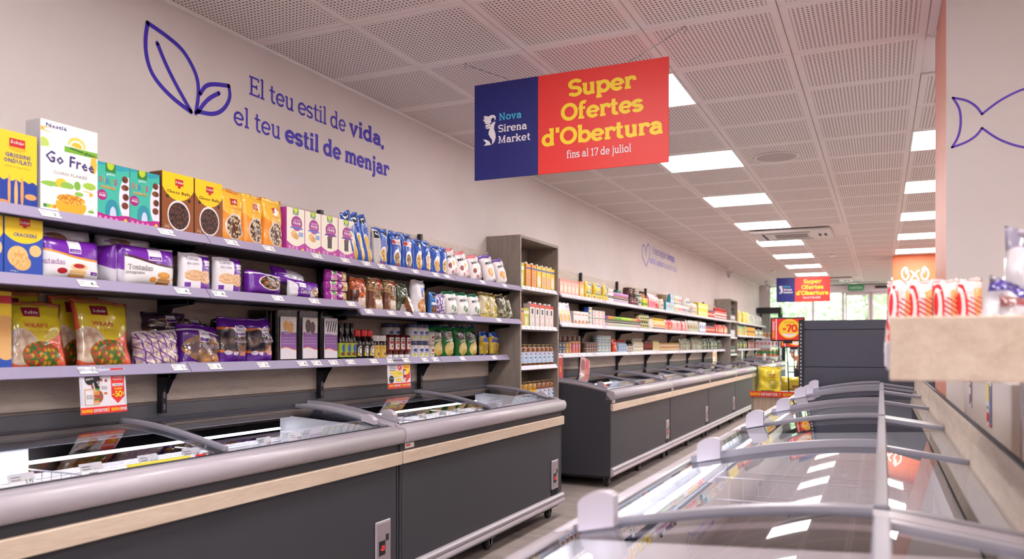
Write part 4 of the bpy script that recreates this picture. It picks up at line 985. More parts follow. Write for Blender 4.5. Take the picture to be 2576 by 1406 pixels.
nd = [(0, 0, .90, .13, .10), (0, 0, 1.08, .12, .09), (0, 0, 1.24, .15, .10), (0, 0, 1.34, .06, .06), (0, -.01, 1.40, .055, .055), (0, -.015, 1.49, .085, .095), (0, -.01, 1.57, .06, .07),
      (-.17, 0, 1.30, .055), (-.21, -.03, 1.13, .045), (-.20, -.07, 1.01, .04), (-.06, -.2, 1.0, .034), (.05, -.22, 1.01, .026), (.11, -.22, 1.01, .022),
      (.17, 0, 1.30, .055), (.21, -.03, 1.13, .045), (.20, -.07, 1.01, .04), (.06, -.19, .97, .034), (-.05, -.22, .965, .026), (-.11, -.22, .96, .022),
      (-.09, 0, .80, .09), (-.10, -.01, .46, .06), (-.10, .01, .1, .042), (-.10, -.12, .03, .03), (.09, 0, .80, .09), (.10, -.01, .46, .06), (.10, .01, .1, .042), (.10, -.12, .03, .03)]
ed = [(0, 1), (1, 2), (2, 3), (3, 4), (4, 5), (5, 6), (2, 7), (7, 8), (8, 9), (9, 10), (10, 11), (11, 12), (2, 13), (13, 14), (14, 15), (15, 16), (16, 17), (17, 18), (0, 19), (19, 20), (20, 21), (21, 22), (0, 23), (23, 24), (24, 25), (25, 26)]
skin_mesh('body', nd, ed, M_skin, pr)
skin_mesh('checked_top', [(0, 0, .86, .155, .125), (0, 0, 1.08, .14, .11), (0, 0, 1.24, .168, .12), (0, 0, 1.31, .085, .08), (-.17, 0, 1.29, .072), (-.215, -.035, 1.12, .064), (-.215, -.05, 1.06, .06), (.17, 0, 1.29, .072), (.215, -.035, 1.12, .064), (.215, -.05, 1.06, .06)],
          [(0, 1), (1, 2), (2, 3), (2, 4), (4, 5), (5, 6), (2, 7), (7, 8), (8, 9)], M_check, pr)
skin_mesh('trousers', [(0, 0, .86, .15, .12), (-.09, 0, .76, .105), (-.10, -.01, .46, .08), (-.10, .01, .10, .065), (.09, 0, .76, .105), (.10, -.01, .46, .08), (.10, .01, .10, .065)], [(0, 1), (1, 2), (2, 3), (0, 4), (4, 5), (5, 6)], mat('dark_trousers', '2b2d38', .8), pr)
skin_mesh('hair', [(0, .03, 1.45, .06, .05), (0, .025, 1.53, .095, .09), (0, .0, 1.595, .07, .08)], [(0, 1), (1, 2)], mat('brown_hair', '3d2a20', .6), pr)
b = MB()
for sx_ in (-.03, .03): b.lathe([(.001, -.012), (.012, -.006), (.012, .006), (.001, .012)], 8, (sx_, -.11), sx=1, sy=.6)
b.v = [(x, y, z+1.50) for x, y, z in b.v]; b.build('eyes', M_ink, pr)
for sx_ in (.11, -.11):
    for q in range(4):
        b = MB(); x1 = sx_+(.07 if sx_ > 0 else -.07)*(1-.08*abs(q-1.2)); b.tube([(sx_*.95, -.222, .985+.012*q+(.012 if sx_ > 0 else -.035)), ((sx_+x1)/2, -.225, .99+.012*q+(.01 if sx_ > 0 else -.04)), (x1, -.215, .98+.012*q+(.01 if sx_ > 0 else -.04))], .0075, 6); b.build('finger', M_skin, pr)
r = empty('basket', (-1.22, 14.2, 0), 0, 'dark wire shopping basket stand in front of the checked top', 'basket')
b = MB()
for q in range(10):
    for (z0, z1) in ((.55, .86),): b.tube([(-.2+.045*q, 0, z0), (-.22+.049*q, 0, z1)], .004, 4); b.tube([(-.2+.045*q, .3, z0), (-.22+.049*q, .3, z1)], .004, 4)
for z in (.56, .66, .76, .86): b.tube([(-.22, 0, z), (.23, 0, z), (.23, .3, z), (-.22, .3, z)], .006, 5, closed=True)
b.build('wires', M_black, r); b = MB()
for x in (-.2, .2):
    for y in (.02, .28): b.tube([(x, y, 0), (x, y, .56)], .01, 6)
b.build('legs', M_black, r)
# ================================================================== PACKAGES: printed designs
def design(name, base, layers=(), rough=.4, coat=.0):
    """material whose print is laid out in the pack's own face coordinates (u right, v up)"""
    if name in MATS: return MATS[name]
    m = mat(name, base, rough, coat=coat); k = NT(m); bs = k.n['Principled BSDF']
    uv = k.node('ShaderNodeUVMap'); uv.uv_map = 'uv'; sp = k.node('ShaderNodeSeparateXYZ'); k.l.new(uv.outputs[0], sp.inputs[0]); u, v = sp.outputs[0], sp.outputs[1]
    col = None
    def within(c, a, b): return k.m('LESS_THAN', k.m('ABSOLUTE', k.m('SUBTRACT', c, (a+b)/2)), (b-a)/2)
    def ellm(cu, cv, ru, rv):
        a = k.m('DIVIDE', k.m('SUBTRACT', u, cu), ru); b = k.m('DIVIDE', k.m('SUBTRACT', v, cv), rv)
        return k.m('LESS_THAN', k.m('ADD', k.m('MULTIPLY', a, a), k.m('MULTIPLY', b, b)), 1.)
    cur = base
    for L in layers:
        t = L[0]
        if t == 'R': f = k.m('MULTIPLY', within(u, L[1], L[2]), within(v, L[3], L[4])); c = L[5]
        elif t == 'E': f = ellm(*L[1:5]); c = L[5]
        elif t == 'W':           # wavy boundary: v below v0 + amp sin(freq u + ph)
            e = k.m('ADD', k.m('MULTIPLY', k.m('SINE', k.m('ADD', k.m('MULTIPLY', u, L[3]), L[4])), L[2]), L[1]); f = k.m('LESS_THAN', v, e); c = L[5]
            if len(L) > 6 and L[6] == 'above': f = k.m('GREATER_THAN', v, e)
            f = k.m('MULTIPLY', f, k.m('GREATER_THAN', u, -.5))
        elif t == 'D':           # slanted boundary a*u + b*v < c
            f = k.m('MULTIPLY', k.m('LESS_THAN', k.m('ADD', k.m('MULTIPLY', u, L[1]), k.m('MULTIPLY', v, L[2])), L[3]), k.m('GREATER_THAN', u, -.5)); c = L[4]
        elif t == 'V':           # heap of food pieces inside an ellipse
            f = ellm(*L[1:5]); cb_ = k.node('ShaderNodeCombineXYZ'); k.l.new(k.m('MULTIPLY', u, L[5]), cb_.inputs[0]); k.l.new(k.m('MULTIPLY', v, L[6]), cb_.inputs[1])
            vo = k.node('ShaderNodeTexVoronoi'); vo.voronoi_dimensions = '2D'; vo.inputs['Scale'].default_value = 1.; k.l.new(cb_.outputs[0], vo.inputs['Vector'])
            r_ = k.node('ShaderNodeMapRange'); k.l.new(vo.outputs['Distance'], r_.inputs[0]); r_.inputs[1].default_value = .15; r_.inputs[2].default_value = .6
            hs = k.node('ShaderNodeSeparateColor'); k.l.new(vo.outputs['Color'], hs.inputs[0])
            c1 = k.mix(k.m('GREATER_THAN', hs.outputs[0], .5), L[7], L[9] if len(L) > 9 else L[7]); c = k.mix(r_.outputs[0], c1, L[8])
        elif t == 'S':           # stripes
            f = k.m('MULTIPLY', k.m('GREATER_THAN', k.m('SINE', k.m('ADD', k.m('MULTIPLY', u, L[1]), k.m('MULTIPLY', v, L[2]))), L[3]), k.m('MULTIPLY', within(u, L[5], L[6]), within(v, L[7], L[8]))); c = L[4]
        cur = k.mix(f, cur if not isinstance(cur, str) else lin(cur), c if not isinstance(c, str) else lin(c))
    if not isinstance(cur, str): k.l.new(cur, bs.inputs['Base Color'])
    return m
INK = {}
def ink(c):
    return mat('ink_'+c, c, .5)
def build_text(texts, w, h, surf, parent):
    """texts: (string, font, u, v, cap height / h, width / w, colour)"""
    if not texts: return
    cols = []; b = MB()
    for i, t in enumerate(texts):
        s_, fo, u, v, ch, wd, c = t[:7]; rot = t[7] if len(t) > 7 else 0.
        if c not in cols: cols.append(c)
        tx = slab(s_, True) if fo == 'B' else slab(s_) if fo == 'b' else sans(s_, fo == 'S')
        def fn(x, z): return surf(x/w+.5, z/h, .0012+.0002*i)
        put_text(b, tx, (u-.5)*w, v*h, ch*h, fn, cols.index(c), width=wd*w, center=True, rot=rot)
    b.build('printed_lettering', [ink(c) for c in cols], parent)
# local frame of packs: x along the shelf, -y towards the viewer (front face at y = 0), z up, origin = middle of the front's foot
def carton(name, w, h, d, dm, side, texts=(), top=None, lean=0., cap=False):
    b = MB(); x0, x1 = -w/2, w/2; e = .0012
    b.quad((x0+e, 0, e), (x1-e, 0, e), (x1-e, 0, h-e), (x0+e, 0, h-e), 0, [(0, 0), (1, 0), (1, 1), (0, 1)])
    i = len(b.v); b.v += [(x0, e, e), (x1, e, e), (x1, e, h-e), (x0, e, h-e), (x0, d, e), (x1, d, e), (x1, d, h-e), (x0, d, h-e)]
    for q in ((0, 3, 7, 4), (1, 5, 6, 2), (4, 7, 6, 5), (3, 2, 6, 7), (0, 4, 5, 1)): b.face([i+k for k in q], 1)
    b.quad((x0, e, e), (x0+e, 0, e), (x0+e, 0, h-e), (x0, e, h-e), 1); b.quad((x1-e, 0, e), (x1, e, e), (x1, e, h-e), (x1-e, 0, h-e), 1)
    b.quad((x0+e, 0, h-e), (x1-e, 0, h-e), (x1, e, h-e), (x0, e, h-e), 1)
    b.box(x0+.002, x1-.002, d*.45, d*.47, h-e, h+.0006, 1)           # glued flap edge
    o = b.build(name, [dm, side])
    build_text(texts, w, h, lambda u, v, k: ((u-.5)*w, -k, v*h), o)
    if cap:
        c = MB(); c.lathe([(.016, h-.001), (.016, h+.014), (.014, h+.016), (.001, h+.016)], 12, (0, d*.45)); c.build('cap', M_wprint, o)
    return o
def pouch(name, w, h, d, dm, side, texts=(), seed=0, seal=.05, wr=.004, gusset=.0, flare=.0, nu=14, nv=16, horiz=False):
    """pillow bag: puffed front and back with crimped seals"""
    rnd = random.Random(seed); off = Vector((rnd.uniform(-9, 9), rnd.uniform(-9, 9), rnd.uniform(-9, 9)))
    def half(u, v):
        a = u if not horiz else v; c_ = v if not horiz else u
        s_ = 1-abs(2*a-1)**2.6
        t_ = 1-abs(2*c_-1)**3.0
        if gusset: t_ = min(1, t_+max(0, (.45-c_)/.45)*gusset)
        if c_ > 1-seal or (c_ < seal and not gusset): t_ = 0
        return d/2*math.sqrt(max(0, s_))*max(0, t_)**.55
    def xo(u, v):
        k = 1-.06*math.sin(PI*v)*1 if not horiz else 1
        if flare: k *= 1+flare*(abs(2*v-1)**3)
        return (u-.5)*w*k
    def zo(u, v):
        z = v*h
        if v > .9: z += .012*h*math.sin(u*9+seed)*(v-.9)*10
        if horiz: z = h*(.5+(v-.5)*(1-.05*math.sin(PI*u)))
        return z
    def surf(u, v, k=0., side_=-1):
        u_, v_ = min(1, max(0, u)), min(1, max(0, v)); t = half(u_, v_)
        n_ = noise.noise(Vector((u*4.5, v*4.5, side_*3))+off)*wr*1.4+noise.noise(Vector((u*13, v*11, side_*3))+off)*wr*.6
        y = side_*(t+(n_ if t > .001 else n_*.5))-d/2*0
        return (xo(u_, v_), y-k if side_ < 0 else y+k, zo(u_, v_))
    b = MB(); ids = {}
    us = [i/nu for i in range(nu+1)]; vs = [0, .02]+[.05+.9*j/(nv-3) for j in range(nv-2)]+[.98, 1]
    for sd in (-1, 1):
        for j, v in enumerate(vs):
            for i, u in enumerate(us):
                if sd == 1 and (i in (0, nu) or j in (0, len(vs)-1)): ids[(sd, i, j)] = ids[(-1, i, j)]; continue
                ids[(sd, i, j)] = b.vert(surf(u, v, 0, sd))
        for j in range(len(vs)-1):
            for i in range(nu):
                q = [ids[(sd, i, j)], ids[(sd, i+1, j)], ids[(sd, i+1, j+1)], ids[(sd, i, j+1)]]; uvq = [(us[i], vs[j]), (us[i+1], vs[j]), (us[i+1], vs[j+1]), (us[i], vs[j+1])]
                if sd == 1: q.reverse(); b.face(q, 1, sm=True)
                else: b.face(q, 0, uvq, sm=True)
    b.v = [(x, y+d/2, z) for x, y, z in b.v]
    o = b.build(name, [dm, side])
    build_text(texts, w, h, lambda u, v, k: (lambda p: (p[0], p[1]+d/2-k*1.2-.0006, p[2]))(surf(u, v, 0)), o)
    return o
def bottle(name, prof, m, label=None, cap=None, sx=1., sy=1., segs=18, lab_parts=()):
    """prof [(r,z)], label (z0,z1,r,mat), cap (prof,mat)"""
    b = MB(); R = max(r for r, z in prof); b.lathe(prof, segs, (0, R*sy), sx=sx, sy=sy); o = b.build(name, m)
    if label:
        z0, z1, r_, lm = label; b = MB(); i0 = len(b.v); n = segs
        for z in (z0, z1):
            for j in range(n+1): a = -PI/2+(j/n-.5)*PI*1.9; b.v.append((r_*math.cos(a)*sx, R*sy+r_*math.sin(a)*sy, z))
        for j in range(n):
            u0, u1 = (j/n-.5)*1.9*1.0+.5, ((j+1)/n-.5)*1.9+.5
            b.face((i0+j, i0+j+1, i0+n+2+j, i0+n+1+j), 0, [(u0, 0), (u1, 0), (u1, 1), (u0, 1)], sm=True)
        b.build('label', lm, o)
    if cap:
        b = MB(); b.lathe(cap[0], segs, (0, R*sy), sx=sx, sy=sy); b.build('cap', cap[1], o)
    return o
def put(o, y, z, xf, label, cat, group=None, lean=0., yaw=0., roll=0., dz=0.):
    """stand a pack on the left shelves: front at world x = xf, centre at y"""
    o.location = (xf, y, z+dz); o.rotation_euler = (-lean, roll, PI/2+yaw); o.rotation_mode = 'XYZ'
    return tag(o, label, cat, group)
def glossy(name, c, r=.25): return mat(name, c, r, coat=.3)
S_TOP, S_MID, S_MID2, S_BOT = 1.6645, 1.4415, 1.4085, 1.1345
XT, XB = -2.553, -2.658
RED_T = 'd2242c'
LOGO = [('R', .28, .68, .80, .90, 'c8202c')]
# ---- designs
D_griss = design('print_grissini', 'f5cf2c', [('W', .36, .012, 30, 0, '23409c'), ('E', .50, .79, .22, .05, 'e0b422'), ('R', .30, .70, .80, .91, 'c8202c'), ('D', 1, -.45, -9, 'f5cf2c'), ('S', 0, 0, 2, 'ffffff', 0, 1, 0, 1), ('E', .30, .22, .035, .22, 'e3a869'), ('E', .47, .18, .045, .19, 'e9b67a'), ('E', .62, .22, .04, .20, 'dfa060'), ('E', .15, .06, .14, .03, 'd99a5e'), ('E', .84, .17, .15, .04, 'e0a468')])
D_corn = design('print_cornflakes', 'f7f4f2', [('E', .40, .90, .5, .03, 'f3b743'), ('E', .55, .90, .5, .035, 'f7f4f2'), ('E', .62, .80, .16, .085, 'f8d56a'), ('E', .62, .79, .12, .06, 'f7f4f2'), ('E', .62, .785, .09, .045, 'f6be35'), ('W', .80, .03, 5, 1.2, 'f7f4f2'), ('E', .05, .74, .09, .07, 'bfd66a'), ('E', .07, .55, .08, .05, 'f0ae3c'), ('R', .40, 1.0, .70, .765, '7ab53a'), ('W', .695, .02, 6, .5, 'f7f4f2'), ('E', .93, .62, .06, .10, 'f6c04a'), ('E', .20, .32, .20, .03, '8fbf52'), ('E', .35, .35, .10, .05, 'f4c338'), ('E', .45, .33, .12, .04, '8fbf52'), ('E', .63, .35, .06, .05, '7fb648'), ('E', .85, .37, .12, .04, 'a5c94f'), ('E', .80, .28, .12, .03, 'f0b040'), ('E', .52, .12, .27, .12, 'f4b130'), ('R', .2, .85, .155, .3, 'f7f4f2'), ('V', .52, .185, .25, .055, 34, 30, 'f2b33a', 'c9771e', 'f8cf5e'), ('E', .66, .26, .08, .025, '8fbf52'), ('R', .04, .10, .06, .10, '3f8f4b'), ('R', .10, .16, .06, .10, '9cc650'), ('R', .16, .21, .06, .10, 'f6c432'), ('R', .21, .26, .06, .10, 'ee8a2a'), ('E', .88, .085, .06, .015, '7fb648')])
D_dibus = design('print_animal_cereal', '3fb8a3', [('W', .93, .03, 7, 0, '2a9fae', 'above'), ('E', .95, .45, .28, .38, 'e6e3ee'), ('V', .86, .78, .10, .06, 6, 6, '7a3f28', '4e2418'), ('V', .86, .64, .12, .05, 7, 7, '8a4a2d', '5a2c1c'), ('V', .88, .48, .10, .06, 6, 6, '7a3f28', '4e2418'), ('V', .86, .33, .11, .06, 7, 6, '8a4a2d', '5a2c1c'), ('E', .45, .20, .22, .20, '2a8fa4'), ('E', .48, .14, .10, .14, 'cfd6ec'), ('R', .24, .56, .85, 1.1, '2f7a3a'), ('E', .40, .97, .11, .08, 'b9d233'), ('E', .14, .45, .15, .09, 'a8237f'), ('W', .14, .02, 6, 2.2, 'b6228a'), ('E', .08, .07, .05, .032, 'd98cc4'), ('E', .25, .07, .05, .032, 'd98cc4'), ('E', .42, .065, .05, .032, 'd98cc4'), ('E', .59, .06, .05, .032, 'd98cc4'), ('E', .88, .06, .06, .045, 'f3cf2d')])
D_choco = design('print_choco', '8c4e24', [('E', .5, 1.05, .62, .50, 'fbd01e'), ('V', .16, .60, .05, .03, 9, 9, '4a2a1c', '2c1710'), ('V', .85, .58, .05, .03, 9, 9, '4a2a1c', '2c1710'), ('R', .40, .66, .80, .91, 'c8202c'), ('E', .53, .785, .05, .03, 'c8202c'), ('E', .52, .30, .36, .255, 'e9e6ea'), ('V', .52, .295, .325, .225, 15, 20, '6a4033', '24130f', '543026')])
D_muesli = design('print_muesli', 'ee9a34', [('W', .55, .10, 4.5, 2.3, 'f2bd3c', 'above'), ('R', .34, .62, .70, .82, 'b83a2c'), ('E', .52, .30, .36, .25, 'd9c9c0'), ('V', .52, .30, .31, .22, 13, 17, 'e6d2a0', '4a2b22', '7a4a2a')], .22, .35)
D_gf = design('print_gluten_free', 'f6efdc', [('W', .24, .10, 3.14, 3.14, 'b83aa0'), ('R', .34, .66, .85, 1.1, '2f7a3a'), ('E', .5, .97, .13, .07, 'c3d62f'), ('E', .56, .66, .31, .17, 'a4278f'), ('R', .2, .9, .535, .57, '4f6fce'), ('E', .40, .40, .17, .09, 'e8be7e'), ('E', .53, .36, .15, .07, 'd9a563'), ('R', .68, .92, .37, .47, '8fa6dc'), ('E', .16, .10, .07, .045, 'd98cc4'), ('E', .36, .10, .07, .045, 'd98cc4'), ('E', .56, .09, .07, .045, 'd98cc4'), ('E', .90, .06, .07, .05, 'f3cf2d')])
D_gf2 = design('print_gluten_free_dark', 'f6efdc', [('W', .24, .10, 3.14, 3.14, 'b83aa0'), ('R', .34, .66, .85, 1.1, '2f7a3a'), ('E', .5, .97, .13, .07, 'c3d62f'), ('E', .56, .66, .31, .17, 'a4278f'), ('R', .2, .9, .525, .56, '5a2f92'), ('E', .5, .46, .15, .06, '5d3a34'), ('R', .37, .63, .22, .43, '3d2f36'), ('E', .16, .10, .07, .045, 'd98cc4'), ('E', .36, .10, .07, .045, 'd98cc4'), ('E', .80, .08, .07, .045, 'd98cc4')])
BL_ = '1c55b8'
D_spag = design('print_spaghetti', BL_, [('R', .3, .7, .83, .95, '15161f'), ('E', .45, .42, .26, .20, 'f1ede6'), ('E', .47, .41, .21, .165, 'e8bf55'), ('D', 1., .35, .50, BL_), ('E', .60, .14, .22, .16, 'e9c261'), ('D', 1, 0, -.2, BL_)], .2, .45)
D_pA = design('print_pasta_side', BL_, [('R', -.1, .36, 0, .95, 'd9d3cf'), ('R', .06, .32, .72, .9, '15161f'), ('R', .6, .85, .78, .92, '15161f'), ('E', .66, .32, .27, .20, 'f1ede6'), ('V', .66, .29, .23, .17, 16, 18, 'e6bd52', 'a87922', 'f0cf74')], .2, .45)
D_pB = design('print_pasta_tomato', BL_, [('R', .35, .75, .84, .94, '15161f'), ('R', .1, .9, .64, .78, 'e9e3e6'), ('E', .22, .71, .14, .06, 'c23a33'), ('E', .5, .30, .30, .22, 'f1ede6'), ('V', .5, .26, .25, .18, 12, 14, 'b8893a', '7c4a1d', '7f8a3a')], .2, .45)
D_pC = design('print_pasta', BL_, [('R', .35, .8, .78, .93, '15161f'), ('E', .52, .36, .30, .27, 'f1ede6'), ('V', .5, .31, .25, .21, 11, 15, 'e9c055', 'b07f28', 'f3d67c')], .2, .45)
D_mR = design('print_veg_crisps', 'efe8ea', [('W', .88, .02, 9, 0, 'd87f88', 'above'), ('W', .06, .02, 9, 0, 'b0485c'), ('V', .28, .42, .11, .09, 4, 4, '6a3128', '93413a'), ('E', .55, .48, .10, .09, 'e8a24a'), ('E', .8, .44, .08, .09, 'e8e0d2'), ('E', .66, .25, .10, .07, 'cf8f96'), ('E', .4, .2, .08, .05, 'c05563')], .35, .2)
D_mP = design('print_sweet_crisps', 'efe8ea', [('W', .88, .02, 9, 0, '6a4aa6', 'above'), ('W', .05, .02, 9, 0, '5a3a92'), ('E', .38, .42, .17, .13, 'e3943a'), ('E', .58, .38, .16, .12, 'eaa850'), ('E', .50, .30, .14, .09, 'd98a30'), ('E', .58, .38, .08, .06, 'f3c06c')], .35, .2)
D_mG = design('print_green_crisps', 'ece9e8', [('W', .86, .02, 9, 0, '2e8a66', 'above'), ('W', .05, .02, 9, 0, '2e8a66'), ('E', .42, .36, .12, .10, '7c9a80'), ('E', .60, .28, .13, .10, '5f8268'), ('E', .52, .33, .07, .06, 'a9bfa4')], .35, .2)
D_crack = design('print_crackers', '2f52ae', [('E', .5, 1.12, .75, .55, 'f5cf2c'), ('R', -.2, 1.2, .80, 1.1, 'f5cf2c'), ('R', .38, .66, .87, .99, 'c8202c'), ('E', .52, .86, .06, .03, 'c8202c'), ('D', 1, 0, -9, 'ffffff'), ('E', .34, .34, .27, .18, 'e9bf7a'), ('E', .44, .24, .24, .13, 'e2b36a'), ('E', .80, .46, .16, .10, 'eac586'), ('V', .38, .30, .20, .14, 14, 16, 'edc98a', 'd9a55c')])
D_tost = design('print_toast_orange', 'f2eff1', [('W', .60, .10, 3.0, 2.2, 'e9952e', 'above'), ('W', .65, .10, 3.0, 2.2, '7425a8', 'above'), ('R', .40, .60, .66, .96, 'efe9f4'), ('R', .41, .59, .68, .76, '6a2aa0'), ('E', .30, .22, .08, .07, 'b0202c'), ('R', .40, .68, .06, .16, 'd9a25e'), ('R', .42, .70, .17, .25, 'e6bb7c'), ('E', .57, .34, .15, .09, 'efd09a'), ('E', .57, .36, .10, .055, 'b3222f'), ('R', .78, .92, .17, .25, '7425a8')], .25, .3)
D_tost2 = design('print_toast_brown', 'f2eff1', [('W', .62, .10, 3.2, 2.0, '4d2433', 'above'), ('W', .68, .10, 3.2, 2.0, '7425a8', 'above'), ('W', .96, .03, 3, 1, 'f2eff1', 'above'), ('R', .44, .68, .66, .94, 'efe9f4'), ('R', .45, .67, .68, .76, '6a2aa0'), ('E', .52, .18, .06, .07, 'e39a3e'), ('R', .58, .84, .05, .14, 'b87a3c'), ('R', .60, .86, .15, .22, 'c98c4a'), ('E', .72, .30, .13, .09, 'd79c52'), ('E', .72, .33, .09, .05, 'e8a84e'), ('R', .88, .98, .2, .27, 'e7a768')], .25, .3)
D_torta = design('print_rice_cakes', 'efebf0', [('W', 9, 0, 1, 0, 'efebf0'), ('D', -1, .12, -.50, '6d23a0'), ('R', .68, .96, .62, .83, 'efe9f4'), ('R', .69, .95, .63, .69, '5e2396'), ('E', .35, .36, .27, .10, 'd9a67c'), ('E', .35, .43, .28, .12, 'e8c39c'), ('V', .35, .43, .25, .10, 16, 16, 'ecc9a4', 'd8a67a'), ('E', .70, .38, .24, .17, 'e2b88c'), ('V', .70, .38, .22, .155, 15, 16, 'ecc9a4', 'd09a6c'), ('R', .08, .22, .10, .22, '6d23a0')], .25, .3)
D_cake = design('print_cake_window', '6a1f9c', [('W', .80, .06, 3, .3, 'e9e4ef', 'above'), ('W', .86, .06, 3, .3, '6a1f9c', 'above'), ('E', .58, .56, .34, .30, 'efe9f2'), ('V', .58, .57, .31, .27, 9, 8, '8a5a30', '2c1a18', 'b98a4e')], .2, .5)
D_cook = design('print_cookies', 'ece9f2', [('R', .22, .62, -1, 2, '6a1f9c'), ('W', .7, .25, 5, 2, '6a1f9c', 'above'), ('R', .26, .46, .62, .85, 'efe9f4'), ('E', .76, .46, .10, .18, 'd9a25a'), ('E', .88, .28, .11, .19, 'c98b47'), ('V', .76, .46, .085, .15, 30, 16, 'dca860', '6b3d20'), ('V', .88, .28, .095, .16, 30, 16, 'd39a55', '5c341c')], .2, .4)
D_cookb = design('print_cookies_back', '6a1f9c', [('R', .35, .95, .15, .85, 'c9c4d2'), ('S', 0, 60, .2, '8f8a99', .38, .92, .25, .8)], .2, .4)
D_gst = design('print_biscuit_roll', 'a0249a', [('R', .16, .95, .1, .9, 'efe7da'), ('E', .3, .5, .12, .3, 'd77fc2'), ('R', .2, .34, .6, .9, '4f8f3a'), ('E', .52, .5, .16, .42, '9a2590'), ('E', .76, .55, .10, .38, 'd9b25c'), ('W', .12, .1, 4, 3.3, 'a0249a')], .25, .3)
D_oran = design('print_clear_orange_pasta', 'b8603a', [('V', .5, .62, .6, .5, 9, 10, 'd9693a', '8f3e24', 'e98a55'), ('R', .55, .95, .72, .95, 'c9402a'), ('R', .2, 1.1, -.1, .38, 'dcc6ba'), ('R', -.1, .3, .1, .6, '5b2c22'), ('S', 0, 55, .3, '2b2022', -.1, .22, .1, .4)], .12, .6)
D_gpas = design('print_clear_brown_pasta', 'a88052', [('V', .5, .62, .6, .5, 11, 13, 'c7a06a', '6b4a30', 'b08a58'), ('R', .5, .86, .62, 1., 'c23a2c'), ('R', .58, .84, .5, .8, '1a1a1f'), ('R', .3, 1.1, -.1, .36, 'dccbbd'), ('R', -.1, .22, .1, .6, '6b3a28')], .12, .6)
D_spin = design('print_clear_green_pasta', '575a44', [('V', .5, .65, .6, .5, 9, 12, '4c5a3c', '2f3326', '6a7450'), ('R', .2, 1.1, -.1, .30, 'e4ddd8'), ('R', .4, .9, .55, .75, '2a2a2c')], .12, .6)
D_almo = design('print_almond', 'e6e3ea', [('R', .5, 1.1, .5, .78, '3b6cc0'), ('E', .74, .56, .17, .15, 'd9a055'), ('V', .62, .25, .36, .20, 7, 9, 'e0a96a', 'b2703a', 'e8bd86')], .25, .4)
D_bbar = design('print_blue_biscuits', '2f74c2', [('R', .25, .75, .72, .95, '15161f'), ('V', .5, .25, .38, .2, 9, 10, '9b6a3c', '5c3a24'), ('R', .1, .9, .45, .55, 'dfe6f2')], .2, .4)
D_purp = design('print_violet_net', 'c9bcd6', [('V', .5, .5, .6, .5, 6, 7, 'd9cfe2', '7c5aa0', 'efe8f0')], .2, .5)
D_chY = design('print_clear_chips', 'b9a35a', [('V', .6, .5, .6, .55, 6, 8, 'd9b93c', '8a7a2c', 'e6cf6a'), ('R', -.1, .42, .2, .85, 'cfc3a0')], .12, .6)
D_chN = design('print_clear_dark_chips', '8a8560', [('V', .6, .5, .6, .55, 5, 7, 'c9b268', '4a4a38', 'a8a37a'), ('R', -.1, .4, .4, .9, '5c5a50'), ('R', .0, .9, -.1, .12, '38332c')], .12, .6)
D_bbox = design('print_blue_rusk', 'f5cf2c', [('W', .45, .02, 3, 0, '2f57b4'), ('E', .8, .5, .4, .2, 'e8b06a'), ('E', .85, .28, .3, .15, 'e9b878'), ('R', .6, 1, .85, .95, 'c8202c')])
D_wrap = design('print_wraps', 'ee6a4e', [('E', .48, .78, .52, .40, 'd9c22c'), ('R', -.1, 1.1, .93, 1.1, 'e0915a'), ('D', 1, 0, .05, 'ea6a50'), ('E', .18, .32, .30, .26, 'd9c3ae'), ('V', .16, .34, .26, .22, 8, 8, 'dcc7b3', 'b99c84'), ('V', .52, .20, .34, .20, 13, 13, 'd9962c', '3f6b2c', 'c23a2e'), ('R', .26, .56, .76, .90, '8a2038')], .16, .5)
D_mini = design('print_mini_breads', 'd7c7c6', [('V', .5, .42, .6, .44, 9, 7, 'e9d3a2', 'a88fb0', 'efe0bd'), ('S', 40, 6, .86, '6a3a8c', 0, 1, .05, .95), ('S', 22, 24, .9, '6a3a8c', 0, 1, .1, .95)], .15, .55)
D_bread = design('print_bread_bag', '581e86', [('V', .52, .40, .48, .34, 4, 4, 'c98f4e', '5a4a52', '9a744c'), ('W', .78, .05, 4, .6, 'cfc6da', 'above'), ('W', .82, .05, 4, .6, '581e86', 'above'), ('R', .36, .62, .56, .82, 'e9e4ef'), ('R', .37, .61, .57, .66, '581e86'), ('E', .80, .16, .14, .09, 'd79a4e'), ('W', .05, .02, 8, 0, 'dcd5e2'), ('W', .03, .02, 8, 0, '581e86')], .13, .6)
D_breadD = design('print_dark_bread_bag', '3a2a3c', [('V', .5, .40, .5, .38, 4, 4, '8a6038', '2b2228', '5c4030'), ('R', .38, .62, .62, .86, 'c9c4cf'), ('R', .39, .61, .64, .72, '4d1c74'), ('W', .88, .03, 5, 0, '4d1c74', 'above')], .13, .6)
D_muff = design('print_muffin_bag', '5a1c8c', [('R', -.1, 1.1, .24, .78, 'e0762a'), ('V', .45, .51, .8, .25, 5, 5, '57505c', '2c2730', '6f5a50'), ('R', .42, .80, .60, .78, 'd9d2df'), ('R', .43, .79, .61, .67, '581e86'), ('E', .72, .30, .16, .10, '8a5a44'), ('R', .60, .84, .18, .27, 'c98a78'), ('E', .22, .24, .10, .05, 'cfc6da'), ('E', .42, .22, .08, .04, 'cfc6da')], .13, .6)
D_trA = design('print_cookie_sleeve', 'b08fc0', [('W', .64, .02, 6, 0, 'e2dcd6', 'above'), ('E', .30, .80, .16, .12, 'd9a05c'), ('E', .60, .76, .20, .14, 'e0ab68'), ('R', -.1, 1.1, .06, .63, '8c5aa2'), ('W', .26, .03, 5, 0, 'e07a3c'), ('W', .24, .03, 5, 0, 'e9e3ea'), ('S', 0, 90, .5, 'a888b6', .08, .92, .32, .56)])
